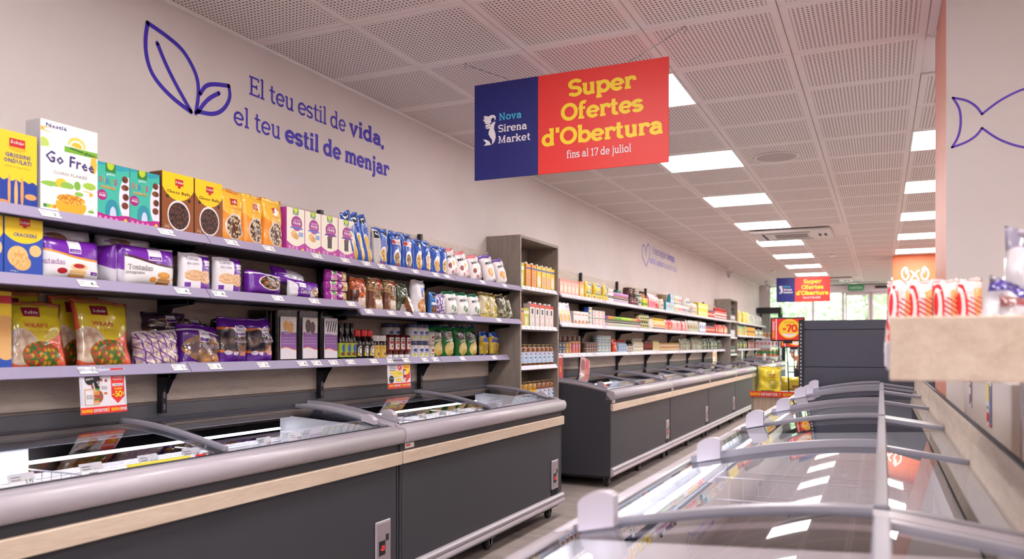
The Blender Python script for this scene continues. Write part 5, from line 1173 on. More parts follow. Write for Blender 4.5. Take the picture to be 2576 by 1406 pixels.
D_trB = design('print_dark_cookie_sleeve', 'b08fc0', [('W', .64, .02, 6, 0, 'e2dcd6', 'above'), ('E', .35, .80, .20, .16, '4f3a44'), ('E', .66, .76, .18, .15, '5b4450'), ('R', -.1, 1.1, .06, .63, '8c5aa2'), ('W', .26, .03, 5, 0, 'e07a3c'), ('W', .24, .03, 5, 0, 'e9e3ea'), ('S', 0, 90, .5, 'a888b6', .08, .92, .32, .56)])
D_trC = design('print_zebra_sleeve', 'b08fc0', [('W', .60, .02, 6, 0, 'e9e4ec', 'above'), ('S', 34, -18, .2, '3c3038', .1, .95, .66, .94), ('R', -.1, 1.1, .06, .58, '8c5aa2'), ('W', .22, .03, 5, 0, 'e07a3c'), ('W', .20, .03, 5, 0, 'e9e3ea'), ('S', 0, 90, .5, 'a888b6', .08, .92, .32, .52)])
D_chG = design('print_green_crisps_bag', '1f7a3a', [('W', .92, .02, 5, 0, '1a3f9c', 'above'), ('E', .45, .70, .40, .13, '15181c'), ('E', .42, .28, .28, .18, 'e8d27a'), ('E', .62, .34, .22, .15, 'efdf9a'), ('E', .55, .14, .25, .10, 'e0c460'), ('R', .2, .8, .50, .54, 'd9e6da')], .2, .5)
D_candy = design('print_candy_bag', 'e3c022', [('W', .80, .04, 8, 0, '1f55c0', 'above'), ('W', .10, .03, 8, 0, '1f55c0'), ('R', .2, .8, .58, .74, '2257c4'), ('V', .5, .33, .35, .2, 8, 8, 'e6c22c', 'a8841c', '9a8a40')], .18, .6)
def LB(name, base='888888', layers=()): return design('label_'+name, base, layers, .45)
G_soy = mat('dark_sauce_glass', '120b0b', .08, spec=.6); 
def z_(p, s=1.): return [(r*s, z*s) for r, z in p]
# ---- top shelf, bays one to four
B = {}
def T1(o, y, w, label, cat, z, xf=XT, **k): return put(o, y, z, xf, label, cat, **k)
o = pouch('snack_bag', .17, .275, .06, glossy('blue_foil', '24459c'), glossy('blue_foil', ''), (), 3); T1(o, 1.66, 0, 'blue foil bag of breadsticks behind the yellow and blue breadstick box', 'bag', S_TOP, XT-.09)
o = carton('breadstick_box', .136, .248, .07, D_griss, mat('blue_card', '2a468f', .5), [('Schär', 'S', .5, .84, .04, .34, 'f7f0ee'), ('GRISSINI', 'S', .5, .66, .055, .62, '23409c'), ('ONDULATI', 'S', .5, .585, .055, .68, '23409c'), ('salati in superficie', 's', .5, .53, .018, .62, '8a6a1c')]); T1(o, 1.699, 0, 'yellow and blue box of rippled breadsticks left of the big white cereal box', 'box', S_TOP)
o = carton('cereal_box', .216, .316, .075, D_corn, mat('white_card', 'e4dfde', .5), [('Nestlé', 'S', .26, .925, .042, .36, '46418f'), ('sin/sem gluten', 'S', .72, .722, .034, .46, '1f4d22', -.12), ('Go Free', 'S', .50, .545, .125, .86, '3b3278', -.05), ('CORN FLAKES', 's', .50, .44, .035, .60, '9a9a9e'), ('12', 's', .88, .10, .03, .06, '6aa33a'), ('375 g e', 's', .87, .03, .022, .14, '7d7d86')]); T1(o, 1.886, 0, 'tall white cornflakes box with a golden bowl, tallest on the top shelf', 'box', S_TOP)
dib = [('gullón', 'S', .40, .80, .035, .24, 'f3f3f0'), ('D', 'S', .10, .66, .10, .10, 'e23a44'), ('I', 'S', .20, .655, .10, .03, 'f08a2a'), ('B', 'S', .30, .65, .10, .11, '3f8fd0'), ('U', 'S', .43, .65, .10, .11, '8fc43a'), ('S', 'S', .55, .65, .10, .10, 'd92a8a'), ('SHARKIES', 'S', .32, .565, .05, .46, 'f29a2a'), ('GLUTEN', 'S', .14, .47, .02, .17, 'f2d3ea'), ('FREE', 'S', .14, .425, .035, .2, 'ffffff'), ('x', 'S', .74, .05, .03, .05, 'f2d3ea')]
for q, (y, l) in enumerate(((2.060, 'left'), (2.198, 'right'))):
    o = carton('cereal_box', .1365, .2175, .06, D_dibus, mat('teal_card', '2f8f88', .5), dib); T1(o, y, 0, 'teal and magenta chocolate cereal box, %s one of the two' % l, 'box', S_TOP, group='teal cereal boxes')
cho = [('Schär', 'S', .53, .835, .042, .24, 'f7f0ee'), ('Choco Balls', 'S', .50, .66, .05, .74, '5b3214'), ('Peso neto', 's', .18, .12, .016, .2, 'e8d2c0'), ('250g', 'S', .14, .085, .022, .14, 'f2e2d2')]
for q, (y, w, l) in enumerate(((2.357, .160, 'left'), (2.518, .153, 'right'))):
    o = carton('cereal_box', w, .240, .07, D_choco, mat('brown_card', '6d3a1e', .5), cho); T1(o, y, 0, 'brown and yellow box of chocolate balls, %s one of the pair' % l, 'box', S_TOP, group='chocolate ball boxes')
for q, (y, l) in enumerate(((2.664, 'first'), (2.798, 'middle'), (2.930, 'last'))):
    o = pouch('muesli_bag', .142, .232, .065, D_muesli, glossy('orange_foil', 'dd8a2a'), [('Schär', 'S', .48, .735, .035, .22, 'f7e8e2'), ('Fruit Müsli', 'S', .50, .63, .032, .50, 'e0902a')], 10+q, gusset=.8, seal=.07, wr=.006); T1(o, y, 0, 'orange and yellow foil muesli bag, %s of three' % l, 'bag', S_TOP, group='muesli bags', lean=.0, yaw=(-.05, .04, .08)[q])
gf = [('gullón', 'S', .5, .86, .04, .30, 'f3f3f0'), ('GLUTEN', 'S', .56, .71, .035, .36, 'f6e6f2'), ('FREE', 'S', .56, .635, .055, .42, 'ffffff'), ('SENZA GLUTINE', 'S', .56, .59, .018, .42, 'f2a8d8')]
for q, (y, w, dd, l) in enumerate(((3.065, .130, D_gf, 'first'), (3.194, .124, D_gf, 'second'), (3.326, .137, D_gf2, 'third'), (3.466, .137, D_gf2, 'fourth'))):
    o = carton('biscuit_box', w, .212, .06, dd, mat('magenta_card', 'b23a9c', .5), gf); T1(o, y, 0, 'cream and magenta biscuit box, %s of four%s' % (l, ', showing dark sandwich biscuits' if q > 1 else ', showing round pale biscuits'), 'box', S_TOP, group='cream and magenta biscuit boxes')
for q in range(3):
    o = pouch('pasta_bag', .09, .27, .03, D_spag, glossy('pasta_blue', BL_), [('GALLO', 'S', .5, .80, .02, .32, 'f2f2f2'), ('Sin Gluten', 's', .5, .74, .025, .6, 'dfe8f8')], 20+q, seal=.04); T1(o, 3.565+.065*q, 0, 'long blue spaghetti bag leaning left, %s of three' % ORD[q], 'bag', S_TOP, group='leaning blue spaghetti bags', roll=-.36, dz=.005)
pas = [(3.80, .13, .205, D_pA, 'blue pasta bag with a cream side panel'), (3.962, .122, .206, D_pB, 'blue pasta bag with tomato band, left of two'), (4.084, .118, .208, D_pB, 'blue pasta bag with tomato band, right of two'), (4.20, .115, .192, D_pC, 'plain blue pasta bag, first of four'), (4.312, .112, .194, D_pC, 'plain blue pasta bag, second of four'), (4.418, .105, .178, D_pC, 'plain blue pasta bag, third of four'), (4.52, .115, .176, D_pC, 'plain blue pasta bag, last before the crisps')]
for q, (y, w, h, dd, l) in enumerate(pas):
    tx = [('GALLO', 'S', .55, .84, .03, .3, 'f2f2f2'), ('100%', 'S', .45, .06, .06, .4, 'c9342c')]
    if dd is D_pB: tx.append(('Tomate', 'S', .6, .69, .04, .45, 'c9342c'))
    o = pouch('pasta_bag', w, h+.01, .055, dd, glossy('pasta_blue', ''), tx, 30+q, gusset=.6, wr=.005); T1(o, y, 0, l+' on the top shelf', 'bag', S_TOP, group='blue pasta bags', yaw=(-.1, 0, .05, .0, .08, -.05, .06)[q])
for q, (y, h, dd, c, l) in enumerate(((4.67, .19, D_mR, 'c9606c', 'pink topped crisps bag printed with beetroot, first of three'), (4.83, .185, D_mR, 'c9606c', 'pink topped crisps bag, second of three'), (5.02, .18, D_mR, 'c9606c', 'pink topped crisps bag, third of three'), (5.24, .205, D_mP, '5a3a92', 'violet topped sweet potato crisps bag, left of two'), (5.44, .195, D_mP, '5a3a92', 'violet topped sweet potato crisps bag, right of two'))):
    o = pouch('crisps_bag', .175, h+.012, .075, dd, glossy('foil_'+c, c), [('MIKSO', 'S', .5, .66, .10, .72, '1b1b20'), ('CHIPS', 's', .5, .80, .02, .3, '55555c')], 40+q, seal=.06, wr=.006, flare=.06); T1(o, y, 0, l, 'bag', S_TOP, group='vegetable crisps bags', lean=.16, roll=-.20, dz=.004)
# ---- middle shelf
o = carton('cracker_box', .062, .195, .08, D_crack, mat('blue_card2', '2f52ae', .5)); T1(o, 1.622, 0, 'yellow and blue cracker box cut by the left edge of the frame', 'box', S_MID)
o = carton('cracker_box', .131, .195, .08, D_crack, mat('blue_card2', ''), [('Schär', 'S', .52, .90, .045, .26, 'f7f0ee'), ('CRACKERS', 'S', .52, .68, .06, .62, '2c4ea6'), ('210g e', 'S', .24, .09, .022, .2, 'e6ecf8')]); T1(o, 1.722, 0, 'yellow and blue box of square crackers', 'box', S_MID)
to = [('airos', 's', .50, .86, .07, .15, '5e2396'), ('GLUTEN FREE', 'S', .50, .70, .026, .14, 'efe9f4'), ('Tostadas', 'b', .13, .37, .12, .40, '8a2f9c'), ('SIN', 'S', .85, .19, .03, .06, 'efe9f4')]
to2 = [('airos', 's', .56, .85, .065, .16, '5e2396'), ('GLUTEN FREE', 'S', .56, .70, .024, .15, 'efe9f4'), ('Tostadas', 'b', .30, .40, .12, .40, '2c2430'), ('integrales', 'b', .22, .30, .07, .28, '2c2430')]
M_wsilver = glossy('lilac_foil', 'cfcbd8'); M_wviolet = glossy('violet_foil', '6a1f9c')
def brick(name, w, h, d, dd, side, tx, seed):      # soft wrapped brick with crimped side seams
    o = pouch(name, w, h, d, dd, side, tx, seed, seal=.025, wr=.002, horiz=True, nu=18, nv=14)
    for v in o.data.vertices:                      # squarer section than a plain pillow
        x, y, z = v.co; k = min(1, max(0, (w/2-abs(x))/(w*.06))); yc = y-d/2
        zc = z-h/2; ss = min(1, abs(zc)/(h/2)); 
        v.co.y = d/2+yc*(1+.25*k*ss**2)
    return o
o = brick('toast_pack', .228, .150, .075, D_tost, M_wsilver, to, 50); T1(o, 1.906, 0, 'violet and white toast pack with an orange wave, standing upright', 'pack', S_MID)
o = brick('toast_pack', .228, .085, .07, design('print_toast_end', 'cfcbd8', [('E', .3, .5, .2, .25, '7c4a34'), ('R', .08, .2, .4, .6, '6a1f9c')], .2, .4), M_wsilver, [('Tostadas', 'b', .65, .35, .22, .3, '4b4658')], 51); T1(o, 1.93, 0, 'silvery toast pack lying on top of the orange-waved pack', 'pack', S_MID, XT-.075, dz=.11)
for q in range(2):
    o = brick('toast_pack', .15, .150, .05, design('print_toast_side', 'cfcbd8', [('W', .45, .08, 4, 0, '6a1f9c', 'above'), ('R', .0, .2, 0, 1, 'b9b4c4')], .2, .4), M_wsilver, (), 52+q); T1(o, 2.035+.035*q, 0, 'toast pack seen from its crimped silvery side, %s of two' % ('left', 'right')[q], 'pack', S_MID, XT-.075, yaw=-1.3)
o = brick('toast_pack', .26, .160, .075, D_tost2, M_wsilver, to2, 55); T1(o, 2.232, 0, 'violet and white toast pack with a dark brown wave', 'pack', S_MID)
o = brick('toast_pack', .24, .05, .09, design('print_toast_end', ''), M_wsilver, [('Tostadas', 'b', .25, .5, .3, .3, '4b4658')], 56); T1(o, 2.2, 0, 'silvery toast pack lying behind and above the brown-waved pack', 'pack', S_MID, XT-.08, dz=.145)
for q, (y, l) in enumerate(((2.47, 'left'), (2.652, 'right'))):
    o = pouch('rice_cake_pack', .166, .158, .075, D_torta, M_wsilver, [('Tortas', 'b', .28, .80, .08, .38, '5a2a6c'), ('de Arroz', 'b', .32, .68, .07, .40, '5a2a6c'), ('airos', 's', .82, .73, .045, .22, '5e2396')], 60+q, gusset=.7, seal=.05, wr=.002); T1(o, y, 0, 'white and violet rice cake pack with round crackers, %s of two' % l, 'pack', S_MID, group='rice cake packs')
o = pouch('cake_pack', .225, .118, .09, D_cake, M_wviolet, [('Raisin', 'b', .55, .62, .14, .26, 'efe6f4', -.12), ('Cake', 'b', .64, .44, .14, .2, 'efe6f4', -.12), ('airos', 's', .85, .72, .07, .14, 'efe6f4')], 63, seal=.05, wr=.006, horiz=True); T1(o, 2.88, 0, 'lumpy violet cake pack with a clear window', 'pack', S_MID, roll=.05)
o = pouch('cookie_pack', .235, .085, .06, D_cookb, M_wsilver, (), 64, seal=.06, wr=.004, horiz=True); T1(o, 3.08, 0, 'silver and violet cookie pack lying on its back on top of the cookies', 'pack', S_MID, XT-.02, dz=.078, lean=.4, roll=.12)
o = pouch('cookie_pack', .228, .095, .06, D_cook, M_wsilver, [('Cookies', 'B', .46, .30, .24, .34, 'f4eefa'), ('airos', 's', .36, .70, .09, .14, '5e2396')], 65, seal=.05, wr=.004, horiz=True); T1(o, 3.15, 0, 'violet and white cookie pack lettered in white', 'pack', S_MID, roll=.05)
for q in range(3):
    o = pouch('biscuit_roll', .19, .062, .06, D_gst, glossy('magenta_foil', 'a0249a'), [('FREE', 'S', .52, .40, .26, .13, 'ffffff')], 66+q, seal=.06, wr=.003, horiz=True); T1(o, 3.41, 0, 'magenta biscuit roll, %s of the stack of three' % ('bottom', 'middle', 'top')[q], 'pack', S_MID, group='magenta biscuit rolls', dz=.053*q, yaw=(.05, -.03, .06)[q])
mid = [(3.605, .135, .168, D_oran, 'clear bag of orange pasta'), (3.765, .135, .178, D_gpas, 'clear bag of brown pasta with red tab, left of two'), (3.91, .122, .178, D_gpas, 'clear bag of brown pasta with red tab, right of two'), (4.036, .12, .165, D_spin, 'clear bag of dark green pasta'), (4.225, .155, .200, D_almo, 'white and blue almond biscuit bag with a folded clear top')]
for q, (y, w, h, dd, l) in enumerate(mid):
    o = pouch('food_bag', w, h+.01, .065, dd, glossy('clear_film_%d' % q, ('a86a48', 'a88a68', 'a88a68', '6a6e58', 'd9d6e0')[q], .15), [('GALLO', 'S', .70, .68, .025, .18, 'f2f2f2')] if q < 3 else (), 70+q, gusset=.6, wr=.007, seal=.08); T1(o, y, 0, l+' on the middle shelf', 'bag', S_MID2)
o = pouch('food_bag', .11, .14, .05, design('print_lying_bag', 'e9e2da', [('R', .3, .7, .2, .6, 'd9c8b8')], .15, .5), glossy('clear_film_0', ''), (), 79, seal=.1, wr=.008); T1(o, 4.06, 0, 'crumpled cream bag flopping over the middle shelf edge', 'bag', S_MID2, XT+.05, lean=.9, roll=1.0, dz=.05)
o = pouch('biscuit_pack', .085, .145, .05, D_bbar, glossy('blue_pack', '2f74c2'), (), 80, gusset=.5); T1(o, 4.39, 0, 'small blue chocolate biscuit pack', 'pack', S_MID2)
o = pouch('snack_net', .12, .14, .06, D_purp, glossy('lilac_film', 'b9a8cc'), (), 81, wr=.009); T1(o, 4.50, 0, 'lilac and white net of small packs', 'bag', S_MID2, roll=-.2)
for q, (y, l) in enumerate(((4.655, 'first'), (4.82, 'second'), (4.985, 'third'))):
    o = pouch('crisps_bag', .165, .175, .075, D_mG, glossy('green_foil', '2e8a66'), [('MIKSO', 'S', .5, .62, .11, .68, '1b1b20'), ('CHIPS', 's', .5, .77, .02, .3, '55555c')], 82+q, seal=.06, wr=.005, flare=.05); T1(o, y, 0, 'green topped white crisps bag, %s of three' % l, 'bag', S_MID2, group='green topped crisps bags', roll=-.10, lean=.1)
for q, (y, w, dd, l) in enumerate(((5.14, .14, D_chY, 'clear bag of yellow tortilla chips, left of two'), (5.27, .13, D_chY, 'clear bag of yellow tortilla chips, right of two'), (5.43, .14, D_chN, 'clear bag of dark tortilla chips, left of two'), (5.54, .14, D_chN, 'clear bag of dark tortilla chips, right of two'))):
    o = pouch('chips_bag', w, .198-.012*(q == 3), .07, dd, glossy('clear_film_%d' % (q+5), 'b5a878', .15), (), 86+q, seal=.07, wr=.010, gusset=.3); T1(o, y, 0, l, 'bag', S_MID2, roll=(0, -.05, -.1, -.25)[q], lean=.1)
# ---- bottom shelf
o = carton('rusk_box', .12, .265, .08, D_bbox, mat('blue_card2', '')); T1(o, 1.690, 0, 'yellow and blue rusk box cut by the left edge of the frame', 'box', S_BOT, XB)
wr = [('Schär', 'S', .41, .80, .045, .22, 'f7e8ee'), ('WRAPS', 'S', .45, .60, .065, .42, 'c94a30', 0), ('sin gluten', 's', .5, .53, .02, .4, 'b0902a')]
for q, (y, w, h, xo_, ro, ln, l) in enumerate(((1.865, .215, .245, 0, .02, .22, 'red and yellow tortilla wrap bag nearest the left edge'), (2.125, .238, .262, .005, .04, .20, 'red and yellow tortilla wrap bag, right of the front two'), (2.07, .20, .27, -.09, .0, .05, 'tortilla wrap bag behind, between the two front ones'), (1.83, .20, .275, -.09, .0, .03, 'tortilla wrap bag behind the leftmost wrap bag'))):
    o = pouch('wrap_bag', w, h, .05, D_wrap, glossy('red_film', 'e4684e'), wr if q < 2 else (), 90+q, seal=.04, wr=.007, flare=.04); T1(o, y, 0, l, 'bag', S_BOT, XB+xo_, roll=ro, lean=ln, dz=.004)
o = pouch('mini_bread_bag', .225, .145, .09, D_mini, glossy('lilac_film', ''), (), 94, wr=.012, seal=.04, gusset=.5); T1(o, 2.375, 0, 'clear bag of small white bread rolls with violet print', 'bag', S_BOT, XB+.005, roll=-.06)
for q, (y, w, h, dz_, dx, dd, l) in enumerate(((2.50, .23, .125, .105, -.08, D_breadD, 'dark bread pack lying on top at the left of the violet bags'), (2.66, .2, .12, .10, -.12, D_breadD, 'dark bread pack on top, behind the violet bread bag'), (2.84, .2, .11, .12, -.13, D_breadD, 'dark bread pack on top, behind the muffin bags'), (2.605, .235, .180, 0, 0, D_bread, 'violet bread roll bag with clear window'))):
    o = pouch('bread_bag', w, h, .10, dd, M_wviolet if q == 3 else glossy('dark_film', '2c2030'), [('airos', 's', .49, .73, .06, .20, '4d1c74'), ('Panecillos', 'b', .60, .42, .09, .52, 'e6d8f0')], 95+q, wr=.012, seal=.05, gusset=.4); T1(o, y, 0, l, 'bag', S_BOT, XB+dx, dz=dz_, roll=(.0, .1, -.05, .06)[q], lean=.1)
for q, (y, l) in enumerate(((2.792, 'left'), (2.968, 'right'))):
    o = pouch('muffin_bag', .180, .212, .09, D_muff, M_wviolet, [('airos', 's', .61, .71, .045, .26, '4d1c74'), ('Magdalenas', 'b', .62, .46, .06, .55, 'd9c8ea')], 100+q, wr=.011, seal=.06, gusset=.6); T1(o, y, 0, 'violet and orange muffin bag with clear window, %s of two' % l, 'bag', S_BOT, XB, roll=(.03, -.04)[q])
M_tray = thin_glass('clear_tray_plastic', 'c9c9d4', 1.5, .08, 1.5); M_cookie = speckle('golden_cookie', 'c98c4a', '9a6230', 30, .7)
def tray_pack(w, h, d, dd, label, y, dark):
    o = carton('tray_sleeve', w*.80, h*.80, .004, dd, mat('sleeve_card', 'd9cfe0', .5), [('airos', 's', .74, .80, .04, .3, '5e2396'), ('Palmera', 'S', .4, .60, .025, .4, 'f2ecf6')])
    r = empty('cookie_tray', (XB, y, S_BOT), PI/2, label, 'pack', 'cookie trays in clear plastic'); o.parent = r; o.location = (0, -.002, h*.06)
    b = MB(); b.box(-w/2, w/2, .004, .012, 0, h, b=.003); b.box(-w*.44, w*.44, .012, d, h*.02, h*.98, b=.012); b.build('tray', M_tray, r)
    b = MB()
    for q in range(6):
        for sgn in (-1, 1): b.lathe([(.001, .0), (.026, .002), (.028, .008), (.02, .013), (.001, .015)], 10, (0, 0))
        n_ = len(b.v)//12
    vs_ = []
    per = len(b.v)//12
    for i in range(12):
        zc = h*.10+h*.80*(i//2)/5; xc = (-1 if i % 2 else 1)*w*.2
        for k in range(per): x, y_, z = b.v[i*per+k]; vs_.append((xc+x, .013+z*1.2, zc+y_))
    b.v = vs_; b.build('cookies', mat('dark_cookie', '33221f', .6) if dark else M_cookie, r)
    return r
tray_pack(.145, .262, .05, D_trA, 'upright clear tray of golden cookies with lilac sleeve', 3.137, 0); tray_pack(.145, .262, .05, D_trB, 'upright clear tray of dark cookies with lilac sleeve', 3.302, 1); tray_pack(.138, .265, .05, D_trC, 'upright clear tray of striped black and white cookies', 3.473, 1)
for q in range(7):
    r = empty('cookie_tray', (XB-.10, 3.02+.028*q, S_BOT), PI/2-1.35, 'clear cookie tray seen edge on behind the muffin bags, %s from the left' % ORD[q], 'pack', 'edge-on cookie trays'); b = MB(); b.box(-.06, .06, 0, .008, 0, .255, b=.002); b.box(-.05, .05, .008, .022, .01, .245, b=.006); b.build('tray', M_tray, r)
    b = MB(); b.box(-.045, .045, .010, .02, .02, .235, b=.004); b.build('cookies', mat('dark_cookie', ''), r)
# bottles
sp = z_([(.024, 0), (.026, .004), (.026, .105), (.022, .13), (.012, .152), (.011, .185), (.011, .19)])
L_bbq = LB('bbq', '9cbf2a', [('E', .5, .62, .16, .30, '3b4fb0'), ('R', .42, .58, .86, .98, 'd2352c'), ('V', .5, .22, .25, .14, 20, 8, 'a34a30', '5c2418')])
for q, y in enumerate((3.587, 3.641, 3.690)):
    o = bottle('sauce_bottle', sp, G_soy, (.02, .098, .0267, L_bbq), ([(.0135, .182), (.0135, .205), (.012, .207), (.001, .207)], M_black)); T1(o, y, 0, 'dark sauce bottle with lime green label, %s of three' % ORD[q], 'bottle', S_BOT, XB, group='lime labelled sauce bottles')
sp = z_([(.029, 0), (.031, .005), (.031, .095), (.026, .115), (.016, .13), (.016, .138)])
L_soy = LB('soy', '1c1416', [('E', .5, .48, .20, .42, 'e9e2d6'), ('E', .5, .48, .15, .32, '2a2030'), ('E', .5, .48, .11, .24, 'e6dfd2'), ('E', .34, .2, .06, .14, 'd9c52c')])
for q, y in enumerate((3.743, 3.808, 3.863)):
    o = bottle('soy_bottle', sp, G_soy, (.02, .09, .0317, L_soy), ([(.021, .134), (.022, .138), (.022, .166), (.020, .172), (.001, .172)], mat('red_cap', 'd42a2c', .35))); T1(o, y, 0, 'soy sauce bottle with red cap, %s of three' % ORD[q], 'bottle', S_BOT, XB, group='red capped soy sauce bottles')
sp = [(.032, 0), (.034, .004), (.034, .10), (.026, .118), (.022, .12)]
L_yel = LB('mustardy', 'e0bb55', [('R', .3, .7, .7, .85, 'c9a040'), ('E', .5, .3, .08, .14, '5c3a40')])
for q, y in enumerate((3.920, 3.987)):
    o = bottle('sauce_jar', sp, G_soy, (.012, .084, .0347, L_yel), ([(.033, .108), (.034, .11), (.034, .138), (.032, .142), (.001, .142)], M_white), sx=.92); T1(o, y, 0, 'dark jar with mustard yellow label and white lid, %s of two' % ('left', 'right')[q], 'jar', S_BOT, XB, group='yellow labelled dark jars')
M_ket = glossy('ketchup_red', '5e1414', .2)
sp = [(.022, 0), (.024, .02), (.018, .03), (.030, .06), (.034, .10), (.034, .125), (.028, .145), (.001, .150)]
L_ket = LB('ketchup', 'e6e2de', [('R', -1, 2, .0, .08, 'b52a24'), ('R', .38, .62, .78, .9, '5a7a3a'), ('R', .34, .66, .5, .72, 'b52a24'), ('E', .5, .3, .07, .12, 'c5362a'), ('R', -1, .28, 0, 1, '5e1414'), ('R', .72, 2, 0, 1, '5e1414')])
for q, y in enumerate((4.062, 4.127, 4.189, 4.257)):
    o = bottle('ketchup_bottle', sp, M_ket, (.055, .132, .0355, L_ket), ([(.024, 0), (.026, .002), (.026, .026), (.024, .028)], M_white), sx=.95, sy=.7); T1(o, y, 0, 'upside down ketchup bottle with white foot, %s of four' % ORD[q], 'bottle', S_BOT, XB, group='ketchup bottles')
M_mayo = mat('mayo_cream', 'ded7cd', .3); L_mayo = LB('mayo', 'e3e0e4', [('E', .5, .7, .20, .16, '2a4fa0'), ('E', .42, .28, .12, .13, 'c9d24a'), ('R', .3, .7, .42, .5, '9a9ab0')])
sp = [(.036, 0), (.038, .004), (.038, .078), (.033, .088)]; cp = ([(.035, .086), (.036, .088), (.036, .108), (.034, .110), (.001, .110)], mat('navy_lid', '39446e', .4))
n_ = 0
for y in (4.335, 4.412, 4.475):
    for lv in range(2):
        o = bottle('mayonnaise_jar', sp, M_mayo, (.006, .074, .0388, L_mayo), cp); T1(o, y, 0, 'cream mayonnaise jar with navy lid, %s column, %s' % (('left', 'middle', 'right')[n_//2], ('bottom', 'on top')[lv]), 'jar', S_BOT, XB, group='stacked mayonnaise jars', dz=.1105*lv); n_ += 1
for y in (4.19, 4.27):
    o = bottle('mayonnaise_jar', sp, M_mayo, (.006, .074, .0388, L_mayo), cp); T1(o, y, 0, 'mayonnaise jar standing behind the ketchup, %s of two' % ('left' if y < 4.2 else 'right'), 'jar', S_BOT, XB-.085, dz=.1105)
    o = bottle('mayonnaise_jar', sp, M_mayo, (.006, .074, .0388, L_mayo), cp); T1(o, y, 0, 'mayonnaise jar hidden below the back one, %s of two' % ('left' if y < 4.2 else 'right'), 'jar', S_BOT, XB-.085)
L_pal = LB('pale', 'dcd2c8', [('R', .36, .64, .6, .85, '8a2f2a'), ('R', .34, .66, .3, .42, 'a8745c')])
for lv in range(2):
    o = bottle('spread_jar', z_(sp, .95), mat('pale_cream', 'cdbfa8', .3), (.006, .068, .0372, L_pal), ([(.034, .082), (.034, .0835), (.001, .0838)], mat('cream_lid', 'd9cfc2', .4))); T1(o, 4.55, 0, 'pale cream jar with brown print, %s of two stacked' % ('lower', 'upper')[lv], 'jar', S_BOT, XB, dz=.085*lv)
for q, (y, xo_, ro) in enumerate(((4.66, -.01, -.12), (4.79, 0, -.10), (4.87, -.09, .0), (4.99, 0, -.16), (5.14, .005, -.20))):
    o = pouch('green_crisps_bag', .165, .228, .075, D_chG, glossy('green_foil2', '1f7a3a'), [("lincs", 'S', .45, .67, .07, .42, 'eef2ee'), ('patatas', 's', .5, .505, .025, .4, 'e6efe6')] if q != 2 else (), 110+q, wr=.006, seal=.05, flare=.05); T1(o, y, 0, 'green potato crisps bag with black oval, %s' % ('first from the left', 'second from the left', 'third, standing behind the others', 'fourth from the left', 'fifth, leaning by the yellow sweets')[q], 'bag', S_BOT, XB+xo_, group='green crisps bags', roll=ro, lean=.05)
for q, y in enumerate((5.31, 5.40, 5.47, 5.56)):
    o = pouch('sweets_bag', .11, .185-.01*(q % 2), .05, D_candy, glossy('candy_blue', '1f55c0'), (), 120+q, wr=.009, seal=.08); T1(o, y, 0, 'blue and yellow sweets bag, %s of four' % ORD[q], 'bag', S_BOT, XB-(.03 if q % 2 else 0), group='blue and yellow sweets bags', roll=(-.05, .08, -.06, .04)[q])
# ================================================================== FAR SHELVES: runs of packs
def run(proto, y0, y1, n, z, xf, what, where, cat, group, dz=0., rows=1, rh=.1, jit=.0, roll=0., lean=0., dx=0., used=[None]):
    rnd = random.Random(int(y0*100)+n); k = 0; tot = n*rows
    for lv in range(rows):
        for i in range(n):
            y = y0+(y1-y0)*(i+.5)/n; o = proto if k == 0 and not proto.get('label') else copy_tree(proto)
            pos = 'only one' if n == 1 else '%s from the left' % ORD[i] if i < len(ORD) else 'last'
            pos = where if n == 1 else '%s from left %s' % (ORD[i], where)
            l = '%s%s, %s' % ('' if rows == 1 else ('lower ', 'upper ' if rows == 2 else 'middle ', 'top ')[lv], what, pos)
            put(o, y, z, xf+rnd.uniform(-jit, jit), l, cat, group if tot > 1 else None, roll=roll+rnd.uniform(-jit, jit)*3, lean=lean, dz=dz+rh*lv); k += 1
def can(name, r_, h, body, lid, lab=None):
    return bottle(name, [(r_*.96, 0), (r_, .003), (r_, h-.004), (r_*.97, h)], body, (h*.12, h*.88, r_+.0006, lab) if lab else None, ([(r_*1.01, h-.006), (r_*1.01, h-.001), (r_*.9, h), (r_*.88, h-.002), (.001, h-.002)], lid), segs=14)
TW = 'in the oak tower'
# tower one
caps = [('b8c43a', 'print_juice_lime', [('R', -1, 2, .72, .86, 'f2ecd8'), ('E', .5, .35, .3, .25, 'e6e0b0')]), ('ee9a34', 'print_drink_orange', [('R', -1, 2, .80, .88, '3b56a0'), ('V', .5, .35, .42, .33, 9, 16, 'e0b080', 'b8763c')]), ('f0c73e', 'print_drink_yellow', [('R', -1, 2, .80, .88, '3b56a0'), ('E', .5, .38, .4, .25, 'e8dccd'), ('R', -1, 2, 0, .12, '3a6ab0')]), ('efc94a', 'print_drink_red', [('R', -1, 2, .80, .88, '3b56a0'), ('E', .5, .38, .4, .25, 'd9a08a'), ('R', -1, 2, 0, .12, 'b04a3a')])]
DR = [design(n, b_, l) for b_, n, l in caps]
for i, (y, q) in enumerate(((5.745, 0), (5.875, 1), (5.99, 1), (6.095, 2), (6.20, 3), (6.30, 3), (6.395, 2))):
    o = carton('drink_carton', .088, .20, .06, DR[q], mat('carton_'+caps[q][0], caps[q][0], .5), (), cap=True)
    put(o, y, 1.668, -2.56, '%s drink carton with cap, %s on the upper tower shelf' % (('lime green', 'orange', 'yellow and blue', 'yellow and red')[q], ORD[i]), 'carton', 'drink cartons on the upper tower shelf')
D_red = design('print_oat_drink', 'ede6e4', [('R', -1, 2, .86, 1.1, 'd8473c'), ('R', .3, .7, .58, .80, '2c2a33'), ('R', -1, 2, 0, .10, 'c83a34'), ('E', .5, .33, .28, .2, 'd8a8a0'), ('E', .5, .33, .22, .15, 'ede6e4')])
